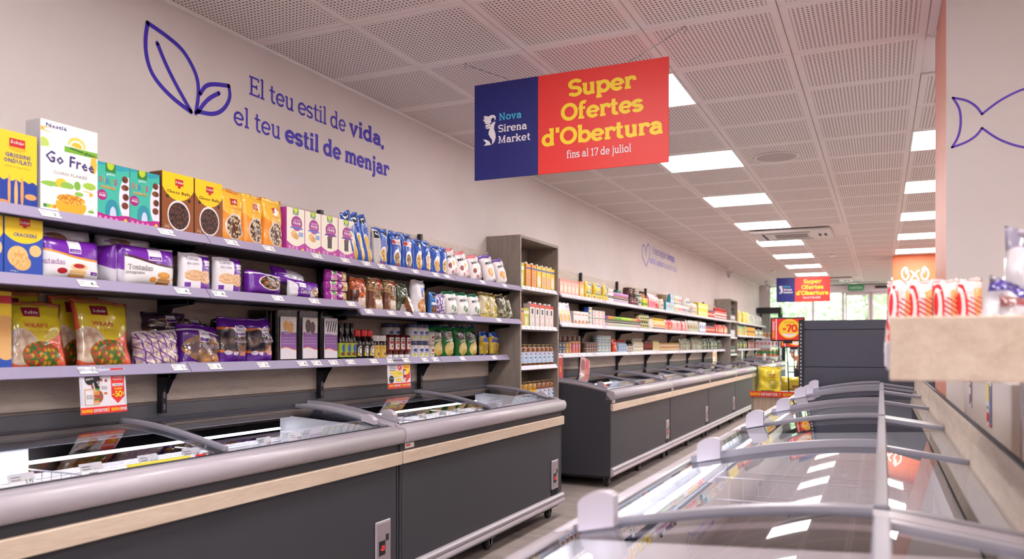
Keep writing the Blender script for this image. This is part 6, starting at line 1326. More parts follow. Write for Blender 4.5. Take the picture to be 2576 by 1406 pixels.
D_ogr = design('print_oat_drink_green', 'ede6e4', [('R', -1, 2, .86, 1.1, 'd8473c'), ('R', .3, .7, .58, .80, '2c2a33'), ('R', -1, 2, 0, .10, 'c83a34'), ('E', .5, .33, .28, .2, 'a8c29a'), ('E', .5, .33, .22, .15, 'ede6e4')])
for i, (y, w, h, dd) in enumerate(((5.735, .085, .155, DR[1]), (5.835, .10, .158, DR[0]), (5.955, .095, .20, D_ogr), (6.06, .085, .197, D_red), (6.165, .09, .197, D_red), (6.27, .085, .195, D_red), (6.365, .09, .195, D_red))):
    o = carton('drink_carton', w, h, .06, dd, mat('carton_beige', 'cdbfb4', .5), (), cap=i > 1)
    put(o, y, 1.356, -2.56, '%s, %s on the middle tower shelf' % ('short yellow drink carton' if i < 2 else 'white and red drink carton', ORD[i]), 'carton', 'drink cartons on the middle tower shelf')
jp = [(.040, 0), (.044, .005), (.045, .15), (.036, .168), (.034, .17)]; M_soup = glossy('soup_brown', '7a4418', .15); L_soup = LB('soup', 'c3d6ec', [('E', .5, .82, .09, .12, 'b02a3a'), ('R', .40, .60, .42, .56, '3a3a48'), ('E', .52, .18, .05, .06, '2a2a36')])
o = bottle('soup_jar', jp, M_soup, (.035, .125, .0456, L_soup), ([(.036, .165), (.038, .168), (.038, .184), (.036, .187), (.001, .187)], mat('dark_gold_lid', '5c4a2c', .4, metal=.4)))
run(o, 5.69, 6.45, 8, 1.04, -2.56, 'brown soup jar with pale blue label', 'on the third tower shelf', 'jar', 'soup jars on the third tower shelf')
o = bottle('soup_jar', jp, mat('mustard_soup', 'a87a1c', .15), (.02, .115, .0456, LB('soupy', 'e6b832', [('E', .5, .5, .12, .16, 'b02a3a')])), ([(.036, .165), (.038, .168), (.038, .184), (.036, .187), (.001, .187)], mat('dark_gold_lid', '')))
run(o, 5.69, 6.07, 4, .742, -2.56, 'mustard soup jar with yellow label', 'on the fourth tower shelf', 'jar', 'soup jars on the fourth tower shelf')
o = bottle('soup_jar', jp, M_soup, (.02, .115, .0456, L_soup), ([(.036, .165), (.038, .168), (.038, .184), (.036, .187), (.001, .187)], mat('dark_gold_lid', '')))
run(o, 6.07, 6.45, 4, .742, -2.56, 'brown soup jar with blue label', 'right on the fourth tower shelf', 'jar', 'soup jars on the fourth tower shelf')
# --- second row, top shelf
X2 = XT
o = carton('baby_food_box', .095, .14, .06, design('print_pink_box', 'f0b8a8', [('R', -1, 2, .86, 1.1, 'e88a78'), ('E', .5, .4, .3, .22, 'f3e0c8'), ('R', -1, 2, 0, .14, 'e89a88')]), mat('pink_card', 'e39a8a', .5)); run(o, 6.54, 7.03, 5, S_TOP, X2, 'pink baby cereal box', 'on the far top shelf', 'box', 'pink cereal boxes')
o = carton('baby_food_box', .12, .15, .06, design('print_peach_box', 'f2c06a', [('E', .5, .4, .3, .22, 'f3e0c8'), ('R', -1, 2, .8, 1.1, 'e88a60')]), mat('peach_card', 'e0a04c', .5)); run(o, 7.04, 7.19, 1, S_TOP, X2, 'peach and yellow cereal box', 'right of the pink cereal boxes', 'box', None)
D_yp = design('print_yellow_pouch', 'f2cf2e', [('R', .25, .75, .72, .9, '3b56a0'), ('V', .5, .35, .38, .25, 6, 6, 'e8a040', '6a8a3a', 'f3e6c0')], .2, .4)
o = pouch('fruit_pouch', .10, .16, .05, D_yp, glossy('yellow_foil', 'e8c425'), (), 140, gusset=.6, nu=8, nv=10); run(o, 7.22, 7.88, 5, S_TOP, X2-.02, 'yellow fruit puree pouch', 'standing in display boxes', 'pouch', 'yellow fruit pouches', roll=.05, jit=.03, dz=.01)
o = carton('display_box', .155, .05, .10, design('print_display_box', 'f2cf2e', [('R', .35, .65, .35, .75, '3b4fa0')]), mat('yellow_card', 'e3c022', .5)); run(o, 7.21, 7.90, 4, S_TOP, X2+.002, 'low yellow display box with navy logo', 'under the yellow pouches', 'box', 'yellow display boxes')
o = carton('small_box', .08, .14, .05, design('print_white_small', 'eeeae8', [('R', -1, 2, .3, .5, '55555f'), ('R', .2, .8, .7, .85, 'c98a9a')]), mat('white_card', '')); run(o, 7.91, 8.09, 2, S_TOP, X2, 'small white box', 'left of the spice jars', 'box', 'small white boxes')
def spice(c1, c2): return bottle('spice_jar', [(.019, 0), (.021, .003), (.021, .078), (.018, .085)], glossy('spice_'+c2, c2, .2), (.016, .06, .0215, LB('sp'+c1, 'e9e4e2', [('R', -1, 2, .6, .9, '26242c'), ('R', .3, .7, .1, .4, c1)])), ([(.020, .083), (.021, .085), (.021, .112), (.001, .113)], mat('cap_'+c1, c1, .4)), segs=12)
run(spice('c98ad0', '9a4a3a'), 8.11, 8.65, 13, S_TOP, X2, 'small pink and violet capped spice jar', 'on the far top shelf', 'jar', 'pink spice jars')
o = carton('tea_box', .14, .035, .08, mat('green_tea_card', '2f7a55', .5), mat('green_tea_side', '23604a', .5)); run(o, 8.31, 8.46, 1, S_TOP, X2-.03, 'flat dark green box', 'lying on top of the spice jars', 'box', None, dz=.1145)
def jar(name, r_, h, body, lid, lab, lz=(.2, .75)): return bottle(name, [(r_*.95, 0), (r_, .004), (r_, h*.8), (r_*.85, h*.88)], body, (h*lz[0], h*lz[1], r_+.0007, lab), ([(r_*.9, h*.86), (r_*.92, h*.88), (r_*.92, h*.99), (r_*.88, h), (.001, h)], lid), segs=14)
M_choc = glossy('chocolate', '3a1c12', .15)
run(jar('spread_jar', .05, .10, M_choc, mat('brown_lid', '4a2a18', .4), LB('cho1', '6a3038', [('R', .3, .7, .4, .7, 'd9a0a8')])), 8.77, 9.08, 3, S_TOP, X2, 'dark chocolate spread jar', 'by the green cups', 'jar', 'chocolate spread jars', dz=0)
run(jar('spread_jar', .055, .105, M_choc, mat('brown_lid', ''), LB('cho2', '4f2a2a', [('R', .3, .7, .4, .7, 'c9a08a')])), 8.74, 9.04, 2, S_TOP, X2-.01, 'upper chocolate spread jar', 'on the far top shelf', 'jar', 'chocolate spread jars', dz=.101)
run(jar('instant_cup', .05, .075, mat('green_cup', '2f7a48', .4), mat('silver_lid', 'c9c9cf', .35), LB('gcup', 'e9e6dc', [('R', -1, 2, .7, 1.1, '2f7a48')]), (.1, .8)), 9.08, 9.24, 1, S_TOP, X2, 'green and white instant cup', 'left of the tall orange bottle', 'cup', 'green instant cups', rows=2, rh=.076)
run(bottle('syrup_bottle', [(.03, 0), (.034, .01), (.026, .07), (.034, .12), (.020, .16), (.014, .175)], glossy('syrup_orange', 'b8641c', .15), (.02, .06, .0335, LB('syr', 'e8c43a', [('R', .3, .7, .3, .7, '3f8a3a')])), ([(.016, .172), (.018, .175), (.016, .197), (.001, .2)], mat('brown_lid', '')), segs=14), 9.27, 9.46, 2, S_TOP, X2-.02, 'tall amber syrup bottle', 'on the far top shelf', 'bottle', 'amber syrup bottles')
run(can('dessert_cup', .036, .11, mat('lime_cup', 'cfd63a', .4), M_white, LB('lime', 'e8d83a', [('R', -1, 2, .2, .5, '3f9b4a')])), 9.24, 9.44, 2, S_TOP, X2+.01, 'yellow and green dessert cup', 'in front of the amber syrup bottles', 'cup', 'yellow and green cups')
def bagp(name, w, h, c, layers=(), s=150, film=None): return pouch(name, w, h, .05, design('print_'+name+c+str(s), c, layers, .2, .4), glossy('foil_'+c, c), (), s, gusset=.5, nu=8, nv=10, wr=.007)
run(bagp('sweet_bag', .11, .18, 'e88a9a', [('R', .2, .8, .5, .8, 'f6d6da')]), 9.48, 9.78, 3, S_TOP, X2, 'pink sweet bag', 'left of the red bags', 'bag', 'pink sweet bags', jit=.02)
run(bagp('sweet_bag', .11, .18, 'd83440', [('R', .2, .8, .4, .8, 'f2b6b8')]), 9.79, 10.04, 2, S_TOP, X2, 'red and white sweet bag', 'right of the pink bags', 'bag', 'red sweet bags', jit=.02)
run(jar('big_jar', .075, .145, mat('cream_fill', 'd9cba8', .3), M_white, LB('bigj', 'e9e2d2', [('R', .3, .7, .35, .65, 'b8703a')])), 10.08, 10.32, 1, S_TOP, X2, 'large cream jar with white lid', 'on the far top shelf', 'jar', None)
o = bottle('tub', [(.055, 0), (.075, .10), (.078, .105)], mat('kraft_tub', 'b89a72', .5), None, ([(.080, .10), (.08, .112), (.001, .113)], M_white), segs=18); run(o, 10.40, 10.58, 1, S_TOP, X2-.01, 'wide kraft paper tub', 'stacked above the blue boxes', 'tub', None, dz=.121)
o = carton('cracker_packet', .11, .12, .07, design('print_cyan_packet', 'e9e6ea', [('R', .6, 2, -1, 2, '3fa6cc'), ('R', .1, .5, .4, .8, 'c9b08a')]), mat('cyan_card', '3fa6cc', .5)); run(o, 10.36, 10.80, 4, S_TOP, X2, 'white and cyan packet', 'beside the large cream jar', 'packet', 'white and cyan packets')
o = carton('cracker_packet', .11, .11, .07, design('print_cyan_packet', ''), mat('cyan_card', '')); run(o, 10.60, 10.82, 2, S_TOP, X2, 'upper white and cyan packet', 'stacked beside the kraft tub', 'packet', 'white and cyan packets', dz=.1205)
CUPC = [('f0e8d8', 'd8a24a'), ('f1ecec', 'd86a6a'), ('efe9ea', '8a5a4a'), ('f2efe6', '6a7ab0')]
for i, (c1, c2) in enumerate(CUPC):
    o = bottle('noodle_cup', [(.038, 0), (.052, .11)], mat('cup_'+c1, c1, .4), (.02, .09, .054, LB('ncup'+c2, c1, [('E', .5, .5, .2, .35, c2)])), ([(.054, .108), (.054, .116), (.001, .118)], M_white), segs=14)
    run(o, 10.84+.235*i, 11.07+.235*i, 2, S_TOP, X2, 'white noodle cup with %s print' % ('amber', 'red', 'brown', 'blue')[i], 'on the far top shelf', 'cup', 'noodle cups', rows=1 if i == 2 else 2, rh=.118*.75 if False else .119)
run(bagp('clear_bag', .13, .18, 'ddd6d2', [('V', .5, .5, .5, .5, 5, 6, 'e6dcc8', '9a9088')], 155), 11.78, 12.36, 5, S_TOP, X2, 'clear snack bag', 'left of the yellow boxes', 'bag', 'clear snack bags', jit=.02)
o = carton('yellow_box', .15, .105, .08, design('print_yellow_box', 'f0dc4a', [('R', .2, .8, .3, .7, 'f7f2d0')]), mat('yellow_card', '')); run(o, 12.38, 13.13, 5, S_TOP, X2, 'bright yellow box', 'on the far top shelf', 'box', 'bright yellow boxes', rows=2, rh=.1055)
run(jar('sauce_jar', .05, .13, glossy('tomato_sauce', 'a83222', .15), mat('violet_lid', '4a3a6a', .4), LB('tom', 'd8503c', [('R', .3, .7, .3, .7, 'e9d8c8')])), 13.19, 13.75, 5, S_TOP, X2, 'red sauce jar with violet lid', 'on the far top shelf', 'jar', 'red sauce jars')
run(bottle('ketchup_bottle', [(.03, 0), (.04, .02), (.042, .12), (.025, .16)], glossy('ketchup_bright', 'c03024', .2), (.03, .11, .0428, LB('ket2', 'e8e0da', [('R', .2, .8, .3, .6, 'c03024')])), ([(.026, .158), (.024, .19), (.001, .195)], mat('red_cap', '')), segs=12, sy=.7), 13.78, 14.9, 10, S_TOP, X2, 'red squeeze bottle with red cap', 'before the small far tower', 'bottle', 'red squeeze bottles')
# --- second row, middle shelf
o = carton('recipe_booklet', .10, .19, .008, design('print_booklet', 'c9c4cc', [('E', .5, .3, .35, .2, 'd8a24a'), ('E', .6, .55, .2, .1, 'f0dc4a'), ('R', 0, 1, .8, 1, '3a4a8a')], .25, .3), mat('booklet_edge', '8a8a92', .5)); run(o, 6.56, 6.84, 3, S_MID2, X2, 'glossy food packet leaning back', 'on the far middle shelf', 'packet', 'leaning food packets', lean=.12, roll=-.14)
o = carton('soup_box', .10, .125, .06, design('print_soup_box', 'eee8e6', [('R', .15, .85, .72, .8, 'd86a5a'), ('E', .5, .12, .38, .22, '9a4a30'), ('E', .5, .14, .30, .15, 'd8905a')]), mat('white_card', '')); run(o, 6.89, 7.30, 4, S_MID2, X2, 'white soup box with red lettering', 'on the far middle shelf', 'box', 'white soup boxes')
o = carton('biscuit_box', .09, .178, .05, design('print_stripe_box', '5a8ac0', [('S', 0, 26, 0., 'f0d84a', -1, 2, -1, 2), ('R', .6, 2, -1, 2, 'e9e6ea')]), mat('blue_card2', '')); run(o, 7.30, 7.40, 1, S_MID2, X2, 'tall blue and yellow striped box', 'right of the soup boxes', 'box', None)
o = carton('yogurt_pack', .12, .078, .08, design('print_heart_box', 'efe6e2', [('E', .5, .5, .26, .34, 'd86a7a'), ('E', .5, .5, .16, .2, 'efe6e2'), ('R', -1, 2, .9, 1.1, '9a8a8a')]), mat('white_card', '')); run(o, 7.43, 7.80, 3, S_MID2, X2, 'white dessert pack with red emblem', 'on the far middle shelf', 'pack', 'white dessert packs', rows=2, rh=.0785)
for i, (c, n_, nm) in enumerate((('a04aa8', 2, 'violet'), ('e8923a', 4, 'orange'), ('8ac03a', 5, 'green'), ('b4d838', 7, 'lime'), ('d8a060', 4, 'tan'), ('c8503a', 3, 'red'))):
    y0 = 7.82+.0535*sum([2, 4, 5, 7, 4, 3][:i]); run(spice(c, '4a5a2a'), y0, y0+.0535*n_, n_, S_MID2, X2, '%s capped spice jar' % nm, 'in the long spice row', 'jar', 'spice jars of the long row', rows=1)
run(jar('preserve_jar', .048, .088, glossy('olive_fill', '8a8a4a', .15), mat('dark_lid', '2a2420', .4), LB('olv', 'e0d8a0', [('R', .3, .7, .3, .7, '2a2a26')])), 9.14, 9.53, 4, S_MID2, X2, 'preserve jar with dark lid', 'right of the spice jars', 'jar', 'preserve jars', rows=2, rh=.0885)
run(jar('tall_jar', .04, .155, mat('cream_fill', ''), mat('brown_lid', ''), LB('tj', 'e9e2d8', [])), 9.56, 9.71, 2, S_MID2, X2, 'tall cream jar with brown lid', 'beside the mustard bottles', 'jar', 'tall cream jars')
run(bottle('mustard_bottle', [(.03, 0), (.036, .01), (.036, .10), (.018, .13)], glossy('mustard_y', 'e0b23a', .25), (.02, .09, .0366, LB('mus', 'f0e6b8', [('E', .5, .5, .2, .3, 'd87a3a'), ('R', -1, 2, 0, .15, '3b56a0')])), ([(.018, .128), (.014, .15), (.001, .152)], mat('yellow_cap', 'e8c43a', .4)), segs=12), 9.74, 10.33, 8, S_MID2, X2, 'yellow squeeze bottle', 'on the far middle shelf', 'bottle', 'yellow squeeze bottles')
run(bagp('crouton_bag', .12, .15, 'd83440', [('V', .5, .35, .4, .3, 5, 6, 'e9d8a8', 'd83440')], 157), 10.35, 10.66, 3, S_MID2, X2, 'red and cream bag', 'left of the red rusk bags', 'bag', 'red and cream bags', jit=.02)
run(bagp('rusk_bag', .12, .15, 'e0e0e0', [('S', 26, 0, .0, 'd83440', -1, 2, .1, .95), ('R', -1, 2, 0, .12, 'c02a34')], 158), 10.69, 11.62, 8, S_MID2, X2, 'red striped rusk bag', 'on the far middle shelf', 'bag', 'red striped rusk bags', jit=.01)
run(bagp('rice_bag', .14, .18, 'e6e4e0', [('V', .5, .45, .5, .4, 4, 5, 'e9e6dc', '7a9a6a', 'd8706a')], 159), 11.64, 12.42, 6, S_MID2, X2, 'white and green rice bag', 'on the far middle shelf', 'bag', 'white and green rice bags', jit=.02)
o = carton('rice_box', .15, .17, .07, design('print_blue_white_box', 'e9ecf4', [('R', .2, .8, .4, .75, '3b56b0'), ('R', -1, 2, 0, .15, '3b56b0')]), mat('white_card', '')); run(o, 12.46, 12.95, 3, S_MID2, X2, 'white box with blue print', 'on the far middle shelf', 'box', 'white and blue boxes')
run(jar('sauce_jar', .05, .13, glossy('tomato_sauce', ''), mat('violet_lid', ''), LB('tom', '')), 12.99, 13.78, 6, S_MID2, X2, 'red sauce jar with violet lid', 'on the far middle shelf', 'jar', 'red sauce jars on the middle shelf')
run(bagp('pasta_bag', .13, .165, 'd02a34', [('E', .5, .45, .3, .25, 'f0e0c0')], 160), 13.85, 15.05, 9, S_MID2, X2, 'red bag with cream disc', 'before the small far tower', 'bag', 'red bags with cream disc', jit=.02)
# --- second row, bottom shelf
for i, (c1, c2, nm, y0, y1, n_) in enumerate((('b8703a', 'd8905a', 'copper', 6.56, 6.80, 3), ('4a6a8a', 'c9b08a', 'blue banded', 6.80, 6.98, 2), ('c99a5a', 'e0b878', 'gold', 6.98, 7.14, 2), ('7a5a50', 'a08a80', 'brown', 7.55, 7.92, 5))):
    run(can('food_can', .037, .056, mat('can_'+c1, c1, .35, metal=.3), M_silver, LB('can'+c1, c1, [('R', .3, .7, .25, .75, c2)])), y0, y1, n_, S_BOT, XB, nm+' food can', 'on the far bottom shelf', 'can', nm+' food cans', rows=2, rh=.0565)
run(can('food_can', .037, .056, mat('can_7a5a50', ''), M_silver, LB('can7a5a50', '')), 6.90, 7.56, 5, S_BOT, XB-.05, 'dark can', 'standing on top of the back rows', 'can', 'upper dark cans', dz=.12)
run(can('crisp_tube', .04, .122, mat('tube_y', 'f0a82a', .4), M_white, LB('tube', 'f0b02a', [('R', .2, .8, .5, .85, 'e9e6f4'), ('D', 1, 0, .45, 'c9508a')])), 7.15, 7.39, 3, S_BOT, XB, 'yellow and orange snack tube', 'between the food cans', 'tube', 'yellow snack tubes')
run(can('food_can', .045, .062, mat('can_w', 'e6ecef', .35), M_silver, LB('canw', 'e9eef0', [('R', -1, 2, .1, .3, '3f9fb8'), ('R', -1, 2, .75, .9, '3f9fb8'), ('R', .35, .65, .35, .65, 'e0b23a')])), 7.94, 8.37, 4, S_BOT, XB, 'white and turquoise can', 'on the far bottom shelf', 'can', 'white and turquoise cans', rows=3, rh=.0625)
run(bagp('coffee_bag', .16, .15, 'e0402c', [('R', .2, .8, .4, .6, 'f0a08a')], 161), 8.40, 8.61, 1, S_BOT, XB, 'shiny red bag', 'left of the clear blue bottles', 'bag', None, roll=-.08)
M_wat = thin_glass('water_bottle', 'c4d8ee', 1.5, .05, 1.5)
run(bottle('water_bottle', [(.034, 0), (.036, .01), (.036, .09), (.014, .12)], mat('pale_blue_plastic', 'b8cbe2', .2), (.035, .075, .0366, LB('wat', '8aa6d8', [('R', .3, .7, .3, .7, 'e6ecf6')])), ([(.015, .118), (.015, .14), (.001, .141)], mat('red_cap', '')), segs=12), 8.64, 8.96, 4, S_BOT, XB, 'pale blue bottle with red cap', 'on the far bottom shelf', 'bottle', 'pale blue bottles')
run(bottle('vinegar_bottle', [(.026, 0), (.028, .01), (.028, .09), (.012, .12)], G_soy, (.02, .075, .0286, LB('vin', 'e0d8c8', [('R', .3, .7, .3, .7, '7a2a34')])), ([(.013, .118), (.013, .145), (.001, .146)], M_black), segs=12), 8.99, 9.20, 3, S_BOT, XB, 'small dark bottle with cream label', 'beside the glass bottles', 'bottle', 'small dark bottles')
run(bottle('oil_bottle', [(.028, 0), (.03, .01), (.03, .11), (.012, .14)], mat('pale_oil', 'd9d2b0', .15), (.03, .09, .0306, LB('oil', 'efeae0', [('R', .3, .7, .4, .8, 'b8a06a')])), ([(.013, .138), (.013, .165), (.001, .166)], mat('cream_lid', '')), segs=12), 9.23, 9.66, 6, S_BOT, XB, 'pale glass bottle', 'on the far bottom shelf', 'bottle', 'pale glass bottles')
run(bottle('sauce_bottle', [(.024, 0), (.028, .03), (.032, .12), (.026, .145)], glossy('brown_sauce', '4a1c14', .2), (.05, .11, .0326, LB('brs', '8a2a1c', [])), ([(.025, 0), (.027, .001), (.027, .022), (.025, .024)], M_white), segs=12), 9.71, 10.12, 5, S_BOT, XB, 'dark brown sauce bottle', 'on the far bottom shelf', 'bottle', 'dark brown sauce bottles')
run(bottle('sauce_bottle', [(.024, 0), (.028, .03), (.030, .11), (.022, .14)], glossy('pale_sauce', 'e6d49a', .2), None, ([(.025, 0), (.027, .001), (.027, .022), (.025, .024)], M_white), segs=12), 10.13, 10.44, 4, S_BOT, XB, 'pale yellow sauce bottle', 'on the far bottom shelf', 'bottle', 'pale yellow sauce bottles')
run(jar('spread_jar', .045, .118, mat('beige_fill', 'c9a878', .3), mat('gold_lid', 'a8843c', .35, metal=.4), LB('bei', 'e9d8b8', [('R', .25, .75, .25, .75, 'c08a5a')])), 10.46, 11.59, 12, S_BOT, XB, 'beige spread jar with gold lid', 'on the far bottom shelf', 'jar', 'beige spread jars')
run(bagp('nut_bag', .14, .18, 'a8a090', [('V', .5, .4, .42, .3, 5, 6, 'c9b890', '5a6048', 'e6e0d0'), ('R', .1, .9, .72, .95, '6a7a4a')], 162), 11.66, 13.30, 11, S_BOT, XB, 'clear and olive nut bag', 'on the far bottom shelf', 'bag', 'olive nut bags', jit=.02, roll=-.1)
run(bagp('dried_fruit_bag', .15, .19, '4a5148', [('V', .5, .4, .42, .3, 4, 5, '8a8a7a', '2c3230', 'b8b4a0')], 163), 13.33, 15.0, 10, S_BOT, XB, 'dark green grey dried food bag', 'before the small far tower', 'bag', 'dark dried food bags', jit=.02, roll=-.1)
# --- far tower and third row
run(bottle('wine_bottle', [(.035, 0), (.037, .01), (.037, .14), (.014, .19), (.013, .23)], glossy('dark_bottle', '1c201c', .1), (.04, .11, .0376, LB('wine', 'e0dcd6', [])), ([(.014, .22), (.015, .26), (.001, .262)], mat('dark_lid', '')), segs=12), 15.2, 15.92, 6, 1.668, -2.57, 'dark oil bottle', 'on the far tower top shelf', 'bottle', 'dark bottles on the far tower')
for (zz, c, nm) in ((1.356, 'd9dde0', 'white'), (1.04, '3a5a4a', 'dark green'), (.742, 'c9b83a', 'yellow')):
    run(can('food_can', .045, .15, mat('can_'+c, c, .35), M_silver, LB('can'+c, c, [('R', .3, .7, .3, .7, 'e9e6e0')])), 15.2, 15.92, 5, zz, -2.57, nm+' tall can', 'on the far tower', 'can', nm+' cans on the far tower')
run(bagp('chips_bag', .2, .24, 'e8c43a', [('V', .5, .5, .4, .3, 5, 6, 'f0dc8a', 'd8a82a')], 164), 16.1, 17.5, 7, S_TOP, X2, 'yellow chips bag', 'past the small far tower', 'bag', 'yellow chips bags', jit=.02, roll=-.12)
run(bagp('biscuit_pack', .14, .22, 'c9c4cc', [('R', .3, .7, -1, 2, '8a6a78')], 165), 17.55, 19.7, 12, S_TOP, X2, 'thin lilac and white pack', 'near the shop window', 'pack', 'thin lilac packs', jit=.02)
run(bagp('chips_bag', .2, .22, '4a7a3a', [('D', 1, .6, .6, 'e8a83a')], 166), 16.1, 17.3, 6, S_MID2, X2, 'green and orange bag', 'past the small far tower', 'bag', 'green and orange bags', jit=.02, roll=-.12)
run(can('snack_tube', .045, .2, mat('tube_o', 'e0a03a', .4), mat('dark_lid', ''), LB('tubo', 'e8b04a', [('R', -1, 2, .4, .6, '3a3a3a')])), 17.35, 18.5, 10, S_MID2, X2, 'orange snack tube', 'near the shop window', 'tube', 'orange snack tubes')
run(bagp('coffee_bag', .14, .16, '9a8a80', [('R', .2, .8, .4, .7, 'e0d8d0')], 167), 18.55, 19.8, 8, S_MID2, X2, 'brown and white pack', 'near the shop window', 'pack', 'brown and white packs', jit=.02)
run(bagp('snack_bag', .15, .18, '6a6a3a', [('R', .2, .8, .3, .6, 'd8c84a')], 168), 16.1, 18.0, 10, S_BOT, XB, 'olive and yellow snack bag', 'past the small far tower', 'bag', 'olive snack bags', jit=.02)
run(bagp('snack_bag', .15, .18, 'a83a4a', [('R', .2, .8, .3, .6, 'e0d0d0')], 169), 18.1, 19.8, 9, S_BOT, XB, 'dark red snack bag', 'near the shop window', 'bag', 'dark red snack bags', jit=.02)
for i in range(6):
    o = bottle('juice_bottle', [(.035, 0), (.037, .01), (.037, .13), (.015, .16)], glossy('juice_orange', 'e0703a', .2), (.06, .125, .0376, mat('green_sleeve', '2f9b4a', .4)), ([(.016, .158), (.016, .18), (.001, .181)], M_white), segs=12)
    o.location = (-2.74+.085*i, 20.34, .95); tag(o, 'orange juice bottle with green sleeve, %s of six below the window' % ORD[i], 'bottle', 'juice bottles below the window')
for i in range(6):
    o = carton('juice_carton', .07, .16, .07, design('print_juice_small', 'e6e2ea', [('R', .2, .8, .3, .7, ('d86a7a', '8a9ad0')[i % 2])]) if i < 2 else bpy.data.materials['print_juice_small'], mat('white_card', '')); o.location = (-2.74+.085*i, 20.34, 1.18); tag(o, 'white juice carton, %s on the white window shelf' % ORD[i], 'carton', 'cartons on the window shelf')
for i in range(5):
    o = pouch('bread_bag', .11, .13, .06, design('print_bun_bag', 'dccbb4', [('V', .5, .5, .4, .4, 3, 3, 'c98f4e', 'b07a40')], .2, .5), glossy('bun_film', 'd9c9b0'), (), 170+i, nu=8, nv=10); o.location = (-2.72+.10*i, 20.34, 1.40); tag(o, 'bread bag, %s on top of the white window shelf' % ORD[i], 'bag', 'bread bags on the window shelf')

# ================================================================== IN THE FREEZERS
def frozen(name, w, l, h, x, y, z, rz, dm, side, label, tx=(), group=None, tilt=.05):
    o = carton(name, w, l, h, dm, side, tx); o.location = (x, y, z); o.rotation_euler = (-PI/2+tilt, 0, rz); return tag(o, label, 'box', group)
D_fz = [design('print_frozen_yellow', 'f2cf3a', [('R', .1, .9, .55, .85, 'c9342c'), ('V', .5, .3, .38, .22, 6, 6, 'f0e0b0', 'd8a84a')]), design('print_frozen_orange', 'f09a4a', [('W', .6, .08, 4, 0, 'e9503c', 'above'), ('E', .5, .3, .4, .2, 'f6dcae')]), design('print_frozen_white', 'e6e6ee', [('R', .1, .9, .6, .85, '8a9ad0'), ('E', .5, .3, .3, .2, 'd98a9a')]), design('print_frozen_red', 'd83a34', [('R', .1, .9, .55, .9, 'f2e0d0'), ('V', .5, .3, .38, .22, 6, 6, 'e8b04a', 'a04a2a')])]
M_fs = [mat('frozen_side_%d' % i, c, .5) for i, c in enumerate(('d8b830', 'e0803a', 'cfd0dc', 'b83030'))]
fzl = ['yellow and red', 'orange', 'white and lilac', 'red and cream']
k_ = 0
for (x, y, q, rz) in ((-.42, 1.05, 1, .2), (-.30, 1.22, 3, -.3), (-.16, 1.02, 0, .1), (-.16, 1.30, 2, .3), (.02, 1.18, 0, -.15), (.10, 1.38, 0, .25), (-.02, 1.42, 2, -.1), (-.44, 1.36, 1, 1.2), (.08, .98, 1, .4), (-.32, .86, 2, .1), (.15, 1.12, 2, 1.4)):
    k_ += 1; frozen('frozen_food_box', .15, .19, .035, x, y, .60+.012*(k_ % 4), rz+PI, D_fz[q], M_fs[q], '%s frozen food box in the nearest right-hand freezer, %s in the pile' % (fzl[q], ORD[k_-1]), [('50%', 'S', .5, .62, .12, .5, 'f7f0e0')] if q == 0 else (), 'frozen food boxes in the right foreground freezer')
k_ = 0
for (x, y, q, rz) in ((-2.30, 2.35, 2, .1), (-2.42, 2.12, 3, .2), (-2.27, 1.88, 1, -.1), (-2.45, 1.62, 2, .1), (-2.28, 1.55, 2, 0), (-2.30, 3.72, 0, .1), (-2.42, 3.95, 2, -.2), (-2.28, 4.15, 2, .15), (-2.45, 4.25, 3, .1), (-2.25, 3.98, 3, .5), (-2.26, 4.72, 2, .2), (-2.4, 4.86, 0, .1)):
    k_ += 1; frozen('frozen_food_box', .15, .19, .035, x, y, .735+.010*(k_ % 3), rz+PI/2, D_fz[q], M_fs[q], '%s frozen food box in the left freezer, %s from the near end' % (fzl[q], ORD[k_-1]), (), 'frozen food boxes in the left freezers')
# price cards clipped along the dividers of the two near left freezers (parts of each freezer)
M_yc = mat('novelty_yellow', 'f0e04a', .5)
pcard = {}
def card(par, x, y, z, w, h, price, m=0):
    b = MB(); b.box(-.0005, .0005, -w/2, w/2, 0, h, m if m else 0)
    f = lambda u, v: (-.0012, -u, v)
    put_text(b, sans(price, True), w*.08, h*.2, h*.3, f, 1, width=w*.3)
    for q in range(2): b.add2d([(-w*.42, h*(.7-.2*q)), (-w*.05, h*(.7-.2*q)), (-w*.05, h*(.75-.2*q)), (-w*.42, h*(.75-.2*q))], [(0, 1, 2, 3)], f, 1)
    o = b.build('price_card', [M_paper, M_ink, M_yc], par, (x, y, z), (0, .5, 0)); return o
fz = sorted([o for o in COL.objects if o.name.startswith('chest_freezer') and o.location.x < -2 and o.location.y < 5.5], key=lambda o: -o.location.y)
for fi, f_ in enumerate(fz[:3]):
    for q, y in enumerate((.35, .55, .95, 1.15, 1.38, 1.62, 1.85)):
        card(f_, .32, y, .785, .085, .045, ('3.99', '5.49', '2.85', '3.60', '4.20', '3.95', '6.10')[q])
    for q, y in enumerate((.62, 1.05, 1.5)): card(f_, .13, y, .802, .085, .036, ('2.00', '3.50', '4.75')[q])
f_ = fz[1]; b = MB(); b.box(-.0005, .0005, -.13, .13, 0, .045, 0); f = lambda u, v: (-.0012, -u, v)
put_text(b, slab('novetat!', True), -.12, .014, .02, f, 1, width=.10); put_text(b, slab('novetat!', True), .012, .014, .02, f, 1, width=.10)
tag(b.build('novelty_strip', [M_yc, M_ink], f_, (.11, 1.28, .795), (0, .5, 0)), 'yellow strip lettered novetat twice')
